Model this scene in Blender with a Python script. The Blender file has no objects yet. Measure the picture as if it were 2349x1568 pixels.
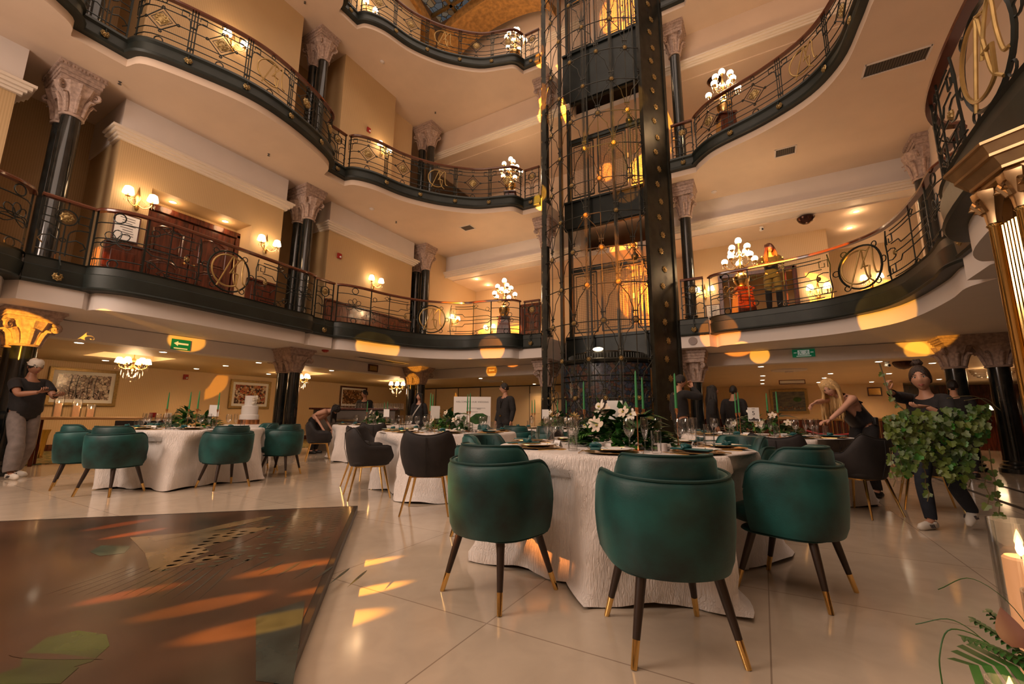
import bpy, math, random
from mathutils import Vector as V, Matrix as M
from mathutils.geometry import tessellate_polygon
C = bpy.context.scene.collection
PI = math.pi
R = random.Random(11)
sin, cos = math.sin, math.cos

class B:
    """collects shapes for one mesh"""
    def __init__(s): s.v = []; s.f = []; s.m = []; s.mi = 0; s.T = None
    def add(s, vs, fs):
        n = len(s.v); T = s.T
        s.v += [tuple(T @ V(p)) for p in vs] if T else [tuple(p) for p in vs]
        s.f += [tuple(i + n for i in f) for f in fs]; s.m += [s.mi] * len(fs); return s
    def box(s, c, d, rz=0):
        x, y, z = d[0] / 2, d[1] / 2, d[2] / 2; a, b = cos(rz), sin(rz)
        vs = [(c[0] + p * a - q * b, c[1] + p * b + q * a, c[2] + r) for r in (-z, z) for p, q in ((-x, -y), (x, -y), (x, y), (-x, y))]
        return s.add(vs, [(3, 2, 1, 0), (4, 5, 6, 7), (0, 1, 5, 4), (1, 2, 6, 5), (2, 3, 7, 6), (3, 0, 4, 7)])
    def frustum(s, c, d0, d1, h, rz=0):
        a, b = cos(rz), sin(rz); vs = []
        for (dx, dy), z in ((d0, 0), (d1, h)):
            for p, q in ((-dx / 2, -dy / 2), (dx / 2, -dy / 2), (dx / 2, dy / 2), (-dx / 2, dy / 2)):
                vs.append((c[0] + p * a - q * b, c[1] + p * b + q * a, c[2] + z))
        return s.add(vs, [(3, 2, 1, 0), (4, 5, 6, 7), (0, 1, 5, 4), (1, 2, 6, 5), (2, 3, 7, 6), (3, 0, 4, 7)])
    def tube(s, pts, r, n=6, closed=False, flat=1.0, up=None):
        pts = [V(p) for p in pts]; L = len(pts)
        if L < 2: return s
        rs = r if isinstance(r, (list, tuple)) else [r] * L
        vs = []; fs = []; prev = None
        for i in range(L):
            a = pts[i - 1] if (i > 0 or closed) else pts[0]
            b = pts[(i + 1) % L] if (i < L - 1 or closed) else pts[-1]
            t = b - a
            if t.length < 1e-9: t = V((0, 0, 1))
            t.normalize()
            if prev is None:
                u = V(up) if up else (V((0, 0, 1)) if abs(t.z) < .9 else V((1, 0, 0)))
            else: u = prev
            u = u - t * u.dot(t)
            if u.length < 1e-6: u = V((1, 0, 0)) - t * t.x
            u.normalize(); w = t.cross(u); prev = u
            for k in range(n):
                an = 2 * PI * k / n + PI / n
                vs.append(pts[i] + u * (cos(an) * rs[i]) + w * (sin(an) * rs[i] * flat))
        for i in range(L if closed else L - 1):
            j = (i + 1) % L
            for k in range(n):
                q = (k + 1) % n; fs.append((i * n + k, i * n + q, j * n + q, j * n + k))
        if not closed: fs += [tuple(range(n - 1, -1, -1)), tuple((L - 1) * n + k for k in range(n))]
        return s.add(vs, fs)
    def cyl(s, a, b, r0, r1=None, n=12): return s.tube([a, b], [r0, r0 if r1 is None else r1], n)
    def lathe(s, prof, n=16, c=(0, 0, 0), sx=1, sy=1, wob=None):
        vs = []; fs = []
        for r, z in prof:
            for k in range(n):
                a = 2 * PI * k / n; rr = r * (wob(a, z) if wob else 1)
                vs.append((c[0] + rr * cos(a) * sx, c[1] + rr * sin(a) * sy, c[2] + z))
        for i in range(len(prof) - 1):
            for k in range(n):
                q = (k + 1) % n; fs.append((i * n + k, i * n + q, (i + 1) * n + q, (i + 1) * n + k))
        if prof[0][0] > 1e-6: fs.append(tuple(range(n - 1, -1, -1)))
        if prof[-1][0] > 1e-6: fs.append(tuple((len(prof) - 1) * n + k for k in range(n)))
        return s.add(vs, fs)
    def ball(s, c, r, n=10, m=6):
        rx, ry, rz = r if isinstance(r, (tuple, list)) else (r, r, r)
        vs = [(c[0], c[1], c[2] - rz)]; fs = []
        for i in range(1, m):
            p = -PI / 2 + PI * i / m
            for k in range(n):
                a = 2 * PI * k / n; vs.append((c[0] + rx * cos(p) * cos(a), c[1] + ry * cos(p) * sin(a), c[2] + rz * sin(p)))
        vs.append((c[0], c[1], c[2] + rz)); e = len(vs) - 1
        for k in range(n):
            q = (k + 1) % n; fs.append((0, 1 + q, 1 + k)); fs.append((e, 1 + (m - 2) * n + k, 1 + (m - 2) * n + q))
            for i in range(m - 2): fs.append((1 + i * n + k, 1 + i * n + q, 1 + (i + 1) * n + q, 1 + (i + 1) * n + k))
        return s.add(vs, fs)
    def prism(s, poly, z0, z1):
        n = len(poly); ar = sum(poly[i][0] * poly[(i + 1) % n][1] - poly[(i + 1) % n][0] * poly[i][1] for i in range(n))
        if ar < 0: poly = poly[::-1]
        vs = [(p[0], p[1], z0) for p in poly] + [(p[0], p[1], z1) for p in poly]
        tr = tessellate_polygon([[V((p[0], p[1], 0)) for p in poly]]); fs = []
        for a, b, c in tr:
            pa, pb, pc = poly[a], poly[b], poly[c]
            if (pb[0] - pa[0]) * (pc[1] - pa[1]) - (pb[1] - pa[1]) * (pc[0] - pa[0]) < 0: b, c = c, b
            fs += [(a, c, b), (a + n, b + n, c + n)]
        fs += [(i, (i + 1) % n, (i + 1) % n + n, i + n) for i in range(n)]
        return s.add(vs, fs)
    def grid(s, fn, nu, nv, cu=False):
        vs = [fn(i / nu if cu else i / (nu - 1), j / (nv - 1)) for i in range(nu) for j in range(nv)]; fs = []
        for i in range(nu if cu else nu - 1):
            for j in range(nv - 1):
                a = i * nv + j; b = ((i + 1) % nu) * nv + j; fs.append((a, b, b + 1, a + 1))
        return s.add(vs, fs)
    def quad(s, *p): return s.add(p, [tuple(range(len(p)))])

def build(b, name, mats, parent=None, smooth=35, loc=None, rz=0, bevel=0, sub=0, solid=0):
    me = bpy.data.meshes.new(name); me.from_pydata(b.v, [], b.f)
    ms = mats if isinstance(mats, (list, tuple)) else [mats]
    for m in ms: me.materials.append(m)
    if len(ms) > 1: me.polygons.foreach_set('material_index', b.m)
    if smooth:
        me.polygons.foreach_set('use_smooth', [True] * len(me.polygons))
        if smooth < 180: me.set_sharp_from_angle(angle=math.radians(smooth))
    me.update(); o = bpy.data.objects.new(name, me); C.objects.link(o)
    if parent: o.parent = parent
    if loc: o.location = loc
    if rz: o.rotation_euler.z = rz
    if solid: d = o.modifiers.new('s', 'SOLIDIFY'); d.thickness = solid; d.offset = 0
    if bevel: d = o.modifiers.new('b', 'BEVEL'); d.width = bevel; d.segments = 2; d.limit_method = 'ANGLE'; d.angle_limit = .6
    if sub: d = o.modifiers.new('u', 'SUBSURF'); d.levels = sub; d.render_levels = sub
    return o
def tag(o, label, cat, group=None):
    o['label'] = label; o['category'] = cat
    if group: o['group'] = group
    return o
def thing(name, label, cat, loc=(0, 0, 0), rz=0, group=None):
    o = bpy.data.objects.new(name, None); C.objects.link(o); o.location = loc; o.rotation_euler = (0, 0, rz); o.empty_display_size = .1
    return tag(o, label, cat, group)
def struct(name, b, m, **k):
    o = build(b, name, m, **k); o['kind'] = 'structure'; return o
def dup(root, loc=None, rz=None, label=None, group=None, scale=None):
    r = root.copy(); C.objects.link(r)
    if loc is not None: r.location = loc
    if rz is not None: r.rotation_euler = (0, 0, rz)
    if label: r['label'] = label
    if group: r['group'] = group
    if scale: r.scale = (scale,) * 3 if not isinstance(scale, tuple) else scale
    def rec(a, b):
        for ch in list(a.children):
            c = ch.copy(); C.objects.link(c); c.parent = b; rec(ch, c)
    kids = list(root.children)
    for ch in kids:
        c = ch.copy(); C.objects.link(c); c.parent = r
        for g in list(ch.children):
            d = g.copy(); C.objects.link(d); d.parent = c
    return r
def cr(pts, k=8, closed=False):
    """Catmull-Rom through points"""
    P = [V(p) for p in pts]; n = len(P); out = []
    for i in range(n if closed else n - 1):
        p0 = P[(i - 1) % n] if (closed or i > 0) else P[0] * 2 - P[1]
        p1 = P[i]; p2 = P[(i + 1) % n]
        p3 = P[(i + 2) % n] if (closed or i + 2 < n) else P[-1] * 2 - P[-2]
        for j in range(k):
            t = j / k; out.append(.5 * ((2 * p1) + (p2 - p0) * t + (2 * p0 - 5 * p1 + 4 * p2 - p3) * t * t + (3 * p1 - p0 - 3 * p2 + p3) * t ** 3))
    if not closed: out.append(P[-1])
    return out
def ring(c, r, n=16, ry=None, ph=0): return [(c[0] + r * cos(ph + 2 * PI * k / n), c[1] + (ry or r) * sin(ph + 2 * PI * k / n)) for k in range(n)]
def arc(c, r, a0, a1, n=10): return [(c[0] + r * cos(math.radians(a0 + (a1 - a0) * k / n)), c[1] + r * sin(math.radians(a0 + (a1 - a0) * k / n))) for k in range(n + 1)]

# ---------------- materials
def mat(name, col, rough=.5, metal=0, var=0, vscale=6, bump=0, bscale=40, spec=.5, emit=None, es=0, sheen=0, coat=0, stretch=None, col2=None):
    m = bpy.data.materials.new(name); m.use_nodes = True; nt = m.node_tree; N = nt.nodes; L = nt.links
    p = N['Principled BSDF']; p.inputs['Base Color'].default_value = (*col, 1); p.inputs['Roughness'].default_value = rough
    p.inputs['Metallic'].default_value = metal; p.inputs['Specular IOR Level'].default_value = spec
    if sheen: p.inputs['Sheen Weight'].default_value = sheen; p.inputs['Sheen Roughness'].default_value = .35; p.inputs['Sheen Tint'].default_value = (*[min(1, c * 4 + .15) for c in col], 1)
    if coat: p.inputs['Coat Weight'].default_value = coat; p.inputs['Coat Roughness'].default_value = .08
    if emit: p.inputs['Emission Color'].default_value = (*emit, 1); p.inputs['Emission Strength'].default_value = es
    if var or bump or col2:
        tc = N.new('ShaderNodeTexCoord'); src = tc.outputs['Object']
        if stretch:
            mp = N.new('ShaderNodeMapping'); mp.inputs['Scale'].default_value = stretch; L.new(src, mp.inputs['Vector']); src = mp.outputs['Vector']
        if var or col2:
            nz = N.new('ShaderNodeTexNoise'); nz.inputs['Scale'].default_value = vscale; nz.inputs['Detail'].default_value = 5; L.new(src, nz.inputs['Vector'])
            rp = N.new('ShaderNodeValToRGB'); e = rp.color_ramp.elements; e[0].position = .35; e[1].position = .65
            lo = [max(0, c * (1 - var)) for c in col]; hi = [min(1, c * (1 + var)) for c in col]
            e[0].color = (*(col if col2 else lo), 1); e[1].color = (*(col2 or hi), 1)
            L.new(nz.outputs['Fac'], rp.inputs['Fac']); L.new(rp.outputs['Color'], p.inputs['Base Color'])
        if bump:
            nb = N.new('ShaderNodeTexNoise'); nb.inputs['Scale'].default_value = bscale; nb.inputs['Detail'].default_value = 3; L.new(src, nb.inputs['Vector'])
            bp = N.new('ShaderNodeBump'); bp.inputs['Strength'].default_value = bump; bp.inputs['Distance'].default_value = .02
            L.new(nb.outputs['Fac'], bp.inputs['Height']); L.new(bp.outputs['Normal'], p.inputs['Normal'])
    return m
def emis(name, col, s):
    m = bpy.data.materials.new(name); m.use_nodes = True; nt = m.node_tree; p = nt.nodes['Principled BSDF']
    p.inputs['Base Color'].default_value = (*col, 1); p.inputs['Emission Color'].default_value = (*col, 1); p.inputs['Emission Strength'].default_value = s; return m
def glassm(name, tint=(1, 1, 1), refl=.09, rough=.02):
    """thin clear glass: lets light through and mirrors more at a glancing angle"""
    m = bpy.data.materials.new(name); m.use_nodes = True; nt = m.node_tree; N = nt.nodes; L = nt.links; N.clear()
    o = N.new('ShaderNodeOutputMaterial'); mx = N.new('ShaderNodeMixShader'); t = N.new('ShaderNodeBsdfTransparent'); t.inputs[0].default_value = (*tint, 1)
    g = N.new('ShaderNodeBsdfGlossy'); g.inputs['Roughness'].default_value = rough
    lw = N.new('ShaderNodeLayerWeight'); lw.inputs['Blend'].default_value = .25
    a = N.new('ShaderNodeMath'); a.operation = 'MULTIPLY_ADD'; a.inputs[1].default_value = .42; a.inputs[2].default_value = refl
    L.new(lw.outputs['Fresnel'], a.inputs[0]); L.new(a.outputs[0], mx.inputs['Fac']); L.new(t.outputs[0], mx.inputs[1]); L.new(g.outputs[0], mx.inputs[2]); L.new(mx.outputs[0], o.inputs['Surface']); return m
def nodes(m): nt = m.node_tree; return nt.nodes, nt.links, nt.nodes['Principled BSDF']
K = {}
K['plaster'] = mat('plaster_white', (.80, .73, .68), .55, var=.02, vscale=2)
K['ceil'] = mat('ceiling_paint', (.78, .62, .48), .6, var=.03, vscale=1.5)
K['lowceil'] = mat('low_ceiling_paint', (.78, .60, .38), .5, var=.03, vscale=1.5)
K['cornice'] = mat('cornice_paint', (.82, .72, .60), .5)
K['iron'] = mat('dark_green_iron', (.013, .018, .016), .38, .35, var=.25, vscale=3)
K['iron2'] = mat('bronze_green_iron', (.028, .028, .021), .40, .55, var=.3, vscale=5)
K['fascia'] = mat('dark_green_fascia', (.020, .026, .022), .45, .2, var=.25, vscale=2.5, bump=.05, bscale=8)
K['monog'] = mat('dull_gilt_letters', (.42, .28, .10), .42, .7, var=.15, vscale=8)
K['gold'] = mat('gold_metal', (.72, .46, .16), .26, 1, var=.12, vscale=12)
K['gilt'] = mat('gilt_paint', (.36, .25, .10), .45, .75, var=.15, vscale=20)
K['brass'] = mat('polished_brass', (.86, .56, .20), .12, 1, var=.08, vscale=4)
K['copper'] = mat('copper_metal', (.80, .36, .16), .25, 1, var=.2, vscale=8)
K['wood'] = mat('mahogany', (.085, .018, .008), .25, var=.45, vscale=4, stretch=(6, 6, .7), coat=.5)
K['rail'] = mat('handrail_mahogany', (.12, .030, .012), .25, coat=.6)
K['oak'] = mat('light_oak', (.42, .24, .10), .4, var=.2, vscale=5, stretch=(1, 8, 8))
K['stone'] = mat('pink_grey_stone', (.46, .34, .28), .75, var=.22, vscale=18, bump=.25, bscale=60)
K['shaft'] = mat('black_green_marble', (.012, .015, .015), .12, var=.5, vscale=7, coat=.4)
K['black'] = mat('black_satin', (.012, .011, .011), .5)
K['blackcloth'] = mat('black_cloth', (.014, .013, .014), .85, var=.2, vscale=20, sheen=.15)
K['white'] = mat('white_card', (.85, .83, .80), .6)
K['porcelain'] = mat('white_porcelain', (.82, .80, .77), .15)
K['gchair'] = mat('green_velvet', (.003, .052, .049), .5, var=.75, vscale=3.2, bump=.05, bscale=120, sheen=.6)
K['gpipe'] = mat('dark_green_piping', (.003, .040, .036), .6, sheen=.2)
K['bchair'] = mat('black_velvet', (.016, .013, .013), .7, var=.4, vscale=5, bump=.04, bscale=120, sheen=.25)
K['legwood'] = mat('dark_brown_leg', (.030, .016, .010), .4)
K['teal'] = mat('teal_satin_napkin', (.005, .085, .09), .35, sheen=.3)
K['leaf'] = mat('green_leaf', (.050, .17, .022), .38, var=.4, vscale=9)
K['leaf2'] = mat('dark_green_leaf', (.018, .080, .014), .38, var=.4, vscale=9)
K['leaf3'] = mat('light_green_leaf', (.13, .22, .045), .45, var=.3, vscale=9)
K['ivy'] = mat('ivy_leaf', (.13, .17, .022), .42, var=.5, vscale=5, col2=(.022, .075, .010))
K['ivy2'] = mat('bright_ivy_leaf', (.04, .20, .02), .4, var=.2)
K['stem'] = mat('plant_stem', (.13, .10, .04), .6)
K['petal'] = mat('cream_petal', (.70, .58, .46), .5, var=.08, vscale=30)
K['petalw'] = mat('white_petal', (.74, .68, .58), .5, var=.06, vscale=30)
K['gcandle'] = mat('green_candle_wax', (.045, .27, .09), .45)
K['wax'] = mat('ivory_candle_wax', (.85, .52, .30), .5, emit=(1, .38, .12), es=.25)
K['flame'] = emis('candle_flame', (1, .55, .18), 40)
K['glass'] = glassm('clear_glass', refl=.06)
K['crystal'] = glassm('cut_crystal', (1, .97, .9), .25, .05)
K['skin'] = mat('skin', (.52, .27, .17), .5, var=.06, vscale=10)
K['skinl'] = mat('fair_skin', (.60, .33, .23), .5, var=.06, vscale=10)
K['skind'] = mat('tan_skin', (.36, .17, .10), .5, var=.06, vscale=10)
K['lip'] = mat('lip', (.36, .10, .08), .4)
K['eyew'] = mat('eye_white', (.7, .68, .65), .3)
K['iris'] = mat('dark_iris', (.02, .012, .008), .2)
K['hairb'] = mat('black_hair', (.010, .007, .006), .45, var=.5, vscale=12, bump=.5, bscale=12, stretch=(14, 14, 1))
K['hairbr'] = mat('brown_hair', (.030, .014, .008), .42, var=.6, vscale=12, bump=.5, bscale=12, stretch=(14, 14, 1))
K['hairy'] = mat('blonde_hair', (.62, .40, .17), .45, var=.4, vscale=14, bump=.4, bscale=14, stretch=(14, 14, 1))
K['greycloth'] = mat('grey_jersey', (.20, .17, .16), .9, var=.15, vscale=12)
K['navy'] = mat('dark_navy_denim', (.010, .014, .024), .85, var=.2, vscale=20)
K['satin'] = mat('black_satin_top', (.022, .022, .026), .3, sheen=.2)
K['shoe'] = mat('white_shoe_leather', (.70, .64, .56), .5)
K['red'] = mat('red_enamel', (.35, .015, .012), .35)
K['sign'] = mat('green_sign', (.0, .18, .07), .5, emit=(0, .3, .12), es=.12)
K['signw'] = mat('sign_white', (.8, .85, .8), .5, emit=(.8, .9, .8), es=.15)
K['grille'] = mat('vent_grey', (.10, .09, .08), .6)
K['spk'] = mat('speaker_grille', (.34, .28, .26), .7)
K['bulb'] = emis('lamp_shade_lit', (1, .72, .42), 9)
K['globe'] = emis('glass_globe_lit', (1, .76, .48), 11)
K['down'] = emis('downlight_lit', (1, .82, .58), 22)
K['ink'] = mat('printed_ink', (.07, .06, .06), .6)
K['cream'] = mat('cream_door', (.74, .55, .33), .45)
K['greybar'] = mat('grey_bar_front', (.10, .075, .055), .5)

# wallpaper with fine vertical stripes
def wallpaper(name, c1, c2, scale=9):
    m = mat(name, c1, .6); N, L, p = nodes(m)
    tc = N.new('ShaderNodeTexCoord'); sp = N.new('ShaderNodeSeparateXYZ'); L.new(tc.outputs['Object'], sp.inputs[0])
    ad = N.new('ShaderNodeMath'); ad.operation = 'ADD'; L.new(sp.outputs['X'], ad.inputs[0]); L.new(sp.outputs['Y'], ad.inputs[1])
    cb = N.new('ShaderNodeCombineXYZ'); L.new(ad.outputs[0], cb.inputs['X'])
    wv = N.new('ShaderNodeTexWave'); wv.inputs['Scale'].default_value = scale; wv.inputs['Distortion'].default_value = 0; L.new(cb.outputs[0], wv.inputs['Vector'])
    nz = N.new('ShaderNodeTexNoise'); nz.inputs['Scale'].default_value = 1.2; L.new(tc.outputs['Object'], nz.inputs['Vector'])
    mu = N.new('ShaderNodeMath'); mu.operation = 'MULTIPLY'; L.new(wv.outputs['Fac'], mu.inputs[0]); L.new(nz.outputs['Fac'], mu.inputs[1])
    mx = N.new('ShaderNodeMix'); mx.data_type = 'RGBA'; mx.inputs['A'].default_value = (*c1, 1); mx.inputs['B'].default_value = (*c2, 1)
    L.new(mu.outputs[0], mx.inputs['Factor']); L.new(mx.outputs['Result'], p.inputs['Base Color']); return m
K['paper'] = wallpaper('striped_wallpaper', (.60, .42, .22), (.44, .29, .13))
K['paper2'] = wallpaper('striped_wallpaper_warm', (.74, .54, .32), (.60, .40, .20), 7)
# polished marble floor with slab joints and dark inlay lines
def marble():
    m = mat('cream_marble', (.62, .52, .41), .1); N, L, p = nodes(m); p.inputs['Specular IOR Level'].default_value = .55
    tc = N.new('ShaderNodeTexCoord')
    mp = N.new('ShaderNodeMapping'); mp.inputs['Rotation'].default_value = (0, 0, 0); L.new(tc.outputs['Object'], mp.inputs['Vector'])
    br = N.new('ShaderNodeTexBrick'); br.offset = 0; br.inputs['Scale'].default_value = 1; br.inputs['Brick Width'].default_value = 1.2; br.inputs['Row Height'].default_value = 1.2
    br.inputs['Mortar Size'].default_value = .0035; br.inputs['Mortar Smooth'].default_value = .1; br.inputs['Color1'].default_value = (.55, .455, .35, 1); br.inputs['Color2'].default_value = (.52, .43, .33, 1); br.inputs['Mortar'].default_value = (.30, .23, .17, 1)
    L.new(mp.outputs['Vector'], br.inputs['Vector'])
    nz = N.new('ShaderNodeTexNoise'); nz.inputs['Scale'].default_value = 5; nz.inputs['Detail'].default_value = 10; nz.inputs['Distortion'].default_value = .6; L.new(tc.outputs['Object'], nz.inputs['Vector'])
    rp = N.new('ShaderNodeValToRGB'); e = rp.color_ramp.elements; e[0].position = .35; e[0].color = (.93, .92, .91, 1); e[1].position = .65; e[1].color = (1.03, 1.02, 1.01, 1); L.new(nz.outputs['Fac'], rp.inputs['Fac'])
    mx = N.new('ShaderNodeMix'); mx.data_type = 'RGBA'; mx.blend_type = 'MULTIPLY'; mx.inputs['Factor'].default_value = 1; L.new(br.outputs['Color'], mx.inputs['A']); L.new(rp.outputs['Color'], mx.inputs['B'])
    L.new(mx.outputs['Result'], p.inputs['Base Color'])
    n2 = N.new('ShaderNodeTexNoise'); n2.inputs['Scale'].default_value = 1.1; L.new(tc.outputs['Object'], n2.inputs['Vector'])
    mr = N.new('ShaderNodeMapRange'); mr.inputs['To Min'].default_value = .07; mr.inputs['To Max'].default_value = .16; L.new(n2.outputs['Fac'], mr.inputs['Value']); L.new(mr.outputs[0], p.inputs['Roughness'])
    return m
K['marble'] = marble()
def carpet():
    m = mat('patterned_carpet', (.10, .09, .03), .95); N, L, p = nodes(m)
    tc = N.new('ShaderNodeTexCoord'); vo = N.new('ShaderNodeTexVoronoi'); vo.inputs['Scale'].default_value = 5; L.new(tc.outputs['Object'], vo.inputs['Vector'])
    rp = N.new('ShaderNodeValToRGB'); rp.color_ramp.interpolation = 'CONSTANT'; e = rp.color_ramp.elements; e[0].color = (.05, .07, .02, 1); e[1].position = .35; e[1].color = (.26, .17, .05, 1); x = e.new(.55); x.color = (.10, .09, .025, 1)
    L.new(vo.outputs['Distance'], rp.inputs['Fac']); L.new(rp.outputs['Color'], p.inputs['Base Color']); return m
K['carpet'] = carpet()
# crinkled tablecloth
def cloth():
    m = mat('crinkled_white_cloth', (.88, .81, .76), .45, sheen=.4); N, L, p = nodes(m)
    tc = N.new('ShaderNodeTexCoord'); mp = N.new('ShaderNodeMapping'); mp.inputs['Scale'].default_value = (1, 1, .16); L.new(tc.outputs['Object'], mp.inputs['Vector'])
    nz = N.new('ShaderNodeTexNoise'); nz.inputs['Scale'].default_value = 75; nz.inputs['Detail'].default_value = 4; nz.inputs['Distortion'].default_value = 1.6; L.new(mp.outputs['Vector'], nz.inputs['Vector'])
    bp = N.new('ShaderNodeBump'); bp.inputs['Strength'].default_value = .8; bp.inputs['Distance'].default_value = .016; L.new(nz.outputs['Fac'], bp.inputs['Height']); L.new(bp.outputs['Normal'], p.inputs['Normal']); return m
K['cloth'] = cloth()
def stained(name, pal, scale=9, es=.12):
    m = mat(name, pal[0], .2); N, L, p = nodes(m)
    tc = N.new('ShaderNodeTexCoord'); vo = N.new('ShaderNodeTexVoronoi'); vo.inputs['Scale'].default_value = scale; L.new(tc.outputs['Object'], vo.inputs['Vector'])
    rp = N.new('ShaderNodeValToRGB'); rp.color_ramp.interpolation = 'CONSTANT'; e = rp.color_ramp.elements; e[0].color = (*pal[0], 1); e[1].position = 1 / len(pal); e[1].color = (*pal[1], 1)
    for i, c in enumerate(pal[2:]): x = e.new((i + 2) / len(pal)); x.color = (*c, 1)
    sp = N.new('ShaderNodeSeparateColor'); L.new(vo.outputs['Color'], sp.inputs[0]); L.new(sp.outputs[0], rp.inputs['Fac'])
    ve = N.new('ShaderNodeTexVoronoi'); ve.feature = 'DISTANCE_TO_EDGE'; ve.inputs['Scale'].default_value = scale; L.new(tc.outputs['Object'], ve.inputs['Vector'])
    lt = N.new('ShaderNodeMath'); lt.operation = 'GREATER_THAN'; lt.inputs[1].default_value = .035; L.new(ve.outputs['Distance'], lt.inputs[0])
    mx = N.new('ShaderNodeMix'); mx.data_type = 'RGBA'; mx.inputs['A'].default_value = (.008, .007, .006, 1); L.new(lt.outputs[0], mx.inputs['Factor']); L.new(rp.outputs['Color'], mx.inputs['B'])
    L.new(mx.outputs['Result'], p.inputs['Base Color']); L.new(mx.outputs['Result'], p.inputs['Emission Color']); p.inputs['Emission Strength'].default_value = es; return m
K['drum'] = stained('stained_glass_drum', [(.035, .042, .055), (.025, .03, .04), (.075, .03, .02), (.04, .04, .03), (.05, .045, .055), (.085, .045, .03), (.03, .04, .05)], 11, .12)
K['roofglass'] = stained('stained_glass_roof', [(.10, .13, .16), (.22, .17, .10), (.16, .10, .05), (.08, .10, .12), (.20, .18, .14)], 4, .35)
K['art1'] = stained('leaded_glass_print', [(.62, .50, .42), (.42, .32, .28), (.70, .60, .52), (.25, .18, .16)], 13, 0)
K['art2'] = stained('figure_glass_print', [(.55, .22, .10), (.62, .45, .28), (.12, .06, .05), (.45, .12, .08), (.66, .52, .40)], 15, 0)
K['art3'] = stained('brown_glass_print', [(.30, .13, .06), (.18, .08, .04), (.46, .26, .14), (.10, .05, .03)], 15, 0)
# plan points are (s, t): s across the atrium, t towards the front; world = (s, -t)
def W(p, z=0): return (p[0], -p[1], z)
CL2 = [(-5.97, 4.31), (-5.68, 4.2), (-5.4, 3.75), (-5.2, 3.0), (-4.9, 2.4), (-4.45, 1.8), (-3.7, 1.15), (-3.0, .88), (-2.6, .72), (-2.45, .35)]
CR2 = [(2.65, .3), (2.79, .5), (3.19, .85), (4.18, 1.28), (5.0, 1.86), (5.42, 2.61), (5.56, 3.48), (5.65, 4.1), (5.97, 4.31)]
CL1 = [(-6.0, 4.31), (-5.8, 4.15), (-5.62, 3.7), (-5.44, 2.8), (-4.95, 1.8), (-4.12, 1.12), (-3.4, .98), (-2.65, .75), (-2.45, .4)]
CR1 = [(2.72, .15), (2.94, .39), (3.77, .55), (4.85, .83), (5.6, 1.4), (5.9, 2.1), (6.0, 3.2), (5.97, 3.9), (6.15, 4.31)]
BAY2 = [(-5.97, 4.95), (-5.55, 5.15), (-5.25, 5.9), (-5.08, 6.8), (-5.1, 7.5), (-5.35, 8.3), (-5.65, 8.95), (-6.02, 9.1)]
BAY1 = [(-6.0, 4.95), (-5.82, 5.1), (-5.78, 5.8), (-5.66, 7.0), (-5.58, 8.0), (-5.62, 8.7), (-5.85, 9.05), (-6.08, 9.13)]
FR2 = [(-6.02, 9.84), (-5.65, 10), (-5.2, 11), (-5.05, 11.9), (-5.2, 12.8), (-5.65, 13.7), (-6, 13.9)]
FR1 = [(-6.2, 9.84), (-5.85, 10), (-5.6, 10.6), (-5.5, 11.8), (-5.6, 13.2), (-5.85, 13.8), (-6.1, 13.9)]
def smooth(p): return [tuple(q)[:2] for q in cr([(a, b, 0) for a, b in p], 5)]
def mirror(p): return [(-a, b) for a, b in p][::-1]
LEV = {1: (2.7, 3.0, 3.38, CL1, CR1, BAY1, FR1), 2: (7.29, 7.46, 7.75, CL2, CR2, BAY2, FR2), 3: (12.36, 12.5, 12.82, CL2, CR2, BAY2, FR2)}
RB1 = [(6.0, 4.95), (5.72, 5.1), (5.5, 5.7), (5.42, 6.9), (5.5, 8.2), (5.7, 8.9), (6.05, 9.13)]
PATHS = {}
for k, (zs, zd, zf, cl, crr, by, fr) in LEV.items():
    rb = RB1 if k == 1 else mirror(by)[::-1]
    PATHS[k] = dict(front=smooth(fr[::-1]), stA=[(-6.02, 9.84), (-6.02, 9.1)], bay=smooth(by[::-1]), stB=[(-5.97, 4.95), (-5.97, 4.31)], corner=smooth(cl),
                    stL=[(-2.45, .34), (-1.82, .33)], stR=[(2.03, .28), (2.68, .28)], cornerR=smooth(crr), stBR=[(5.97, 4.31), (5.97, 4.95)], bayR=smooth(rb))
def plane_normals(P):
    out = []
    for i in range(len(P)):
        a = P[max(i - 1, 0)]; c = P[min(i + 1, len(P) - 1)]
        dx, dy = c[0] - a[0], c[1] - a[1]; l = math.hypot(dx, dy) or 1
        out.append((dy / l, -dx / l))       # right-hand side in (s,t); flipped below so that it points into the atrium
    return out
def SGN(P):
    m = len(P) // 2; nn = plane_normals(P)[min(m, len(P) - 1)]; p = P[m]
    return 1 if (nn[0] * (0 - p[0]) + nn[1] * (6 - p[1])) > 0 else -1
def slab(k):
    zs, zd, zf = LEV[k][:3]; P = PATHS[k]
    inner = []
    def off(n):
        q = P[n]; g = SGN(q); d = .0 if (k > 1 or n[:2] == 'st') else .12
        return [(a - g * x * d, c - g * y * d) for (a, c), (x, y) in zip(q, plane_normals(q))]
    for n in ('front', 'stA', 'bay', 'stB', 'corner', 'stL'): inner += off(n)
    inner += [(-1.7, -1.2), (1.85, -1.2)]
    for n in ('stR', 'cornerR', 'stBR', 'bayR'): inner += off(n)
    inner += [(6.05, 9.9)] + mirror(FR2 if k > 1 else FR1)[::-1]
    q = []
    for p in inner:
        if not q or math.hypot(p[0] - q[-1][0], p[1] - q[-1][1]) > .02: q.append(p)
    poly = [W(p)[:2] for p in q] + [(14.5, -13.9), (14.5, 13), (-14.5, 13), (-14.5, -13.9)]
    b = B(); b.prism(poly, zs, zf - .03)
    struct(['', 'ceiling_ground_gallery', 'ceiling_first_gallery', 'ceiling_second_gallery'][k], b, K['plaster'] if k == 1 else K['ceil'])
for k in (1, 2, 3): slab(k)

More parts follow.
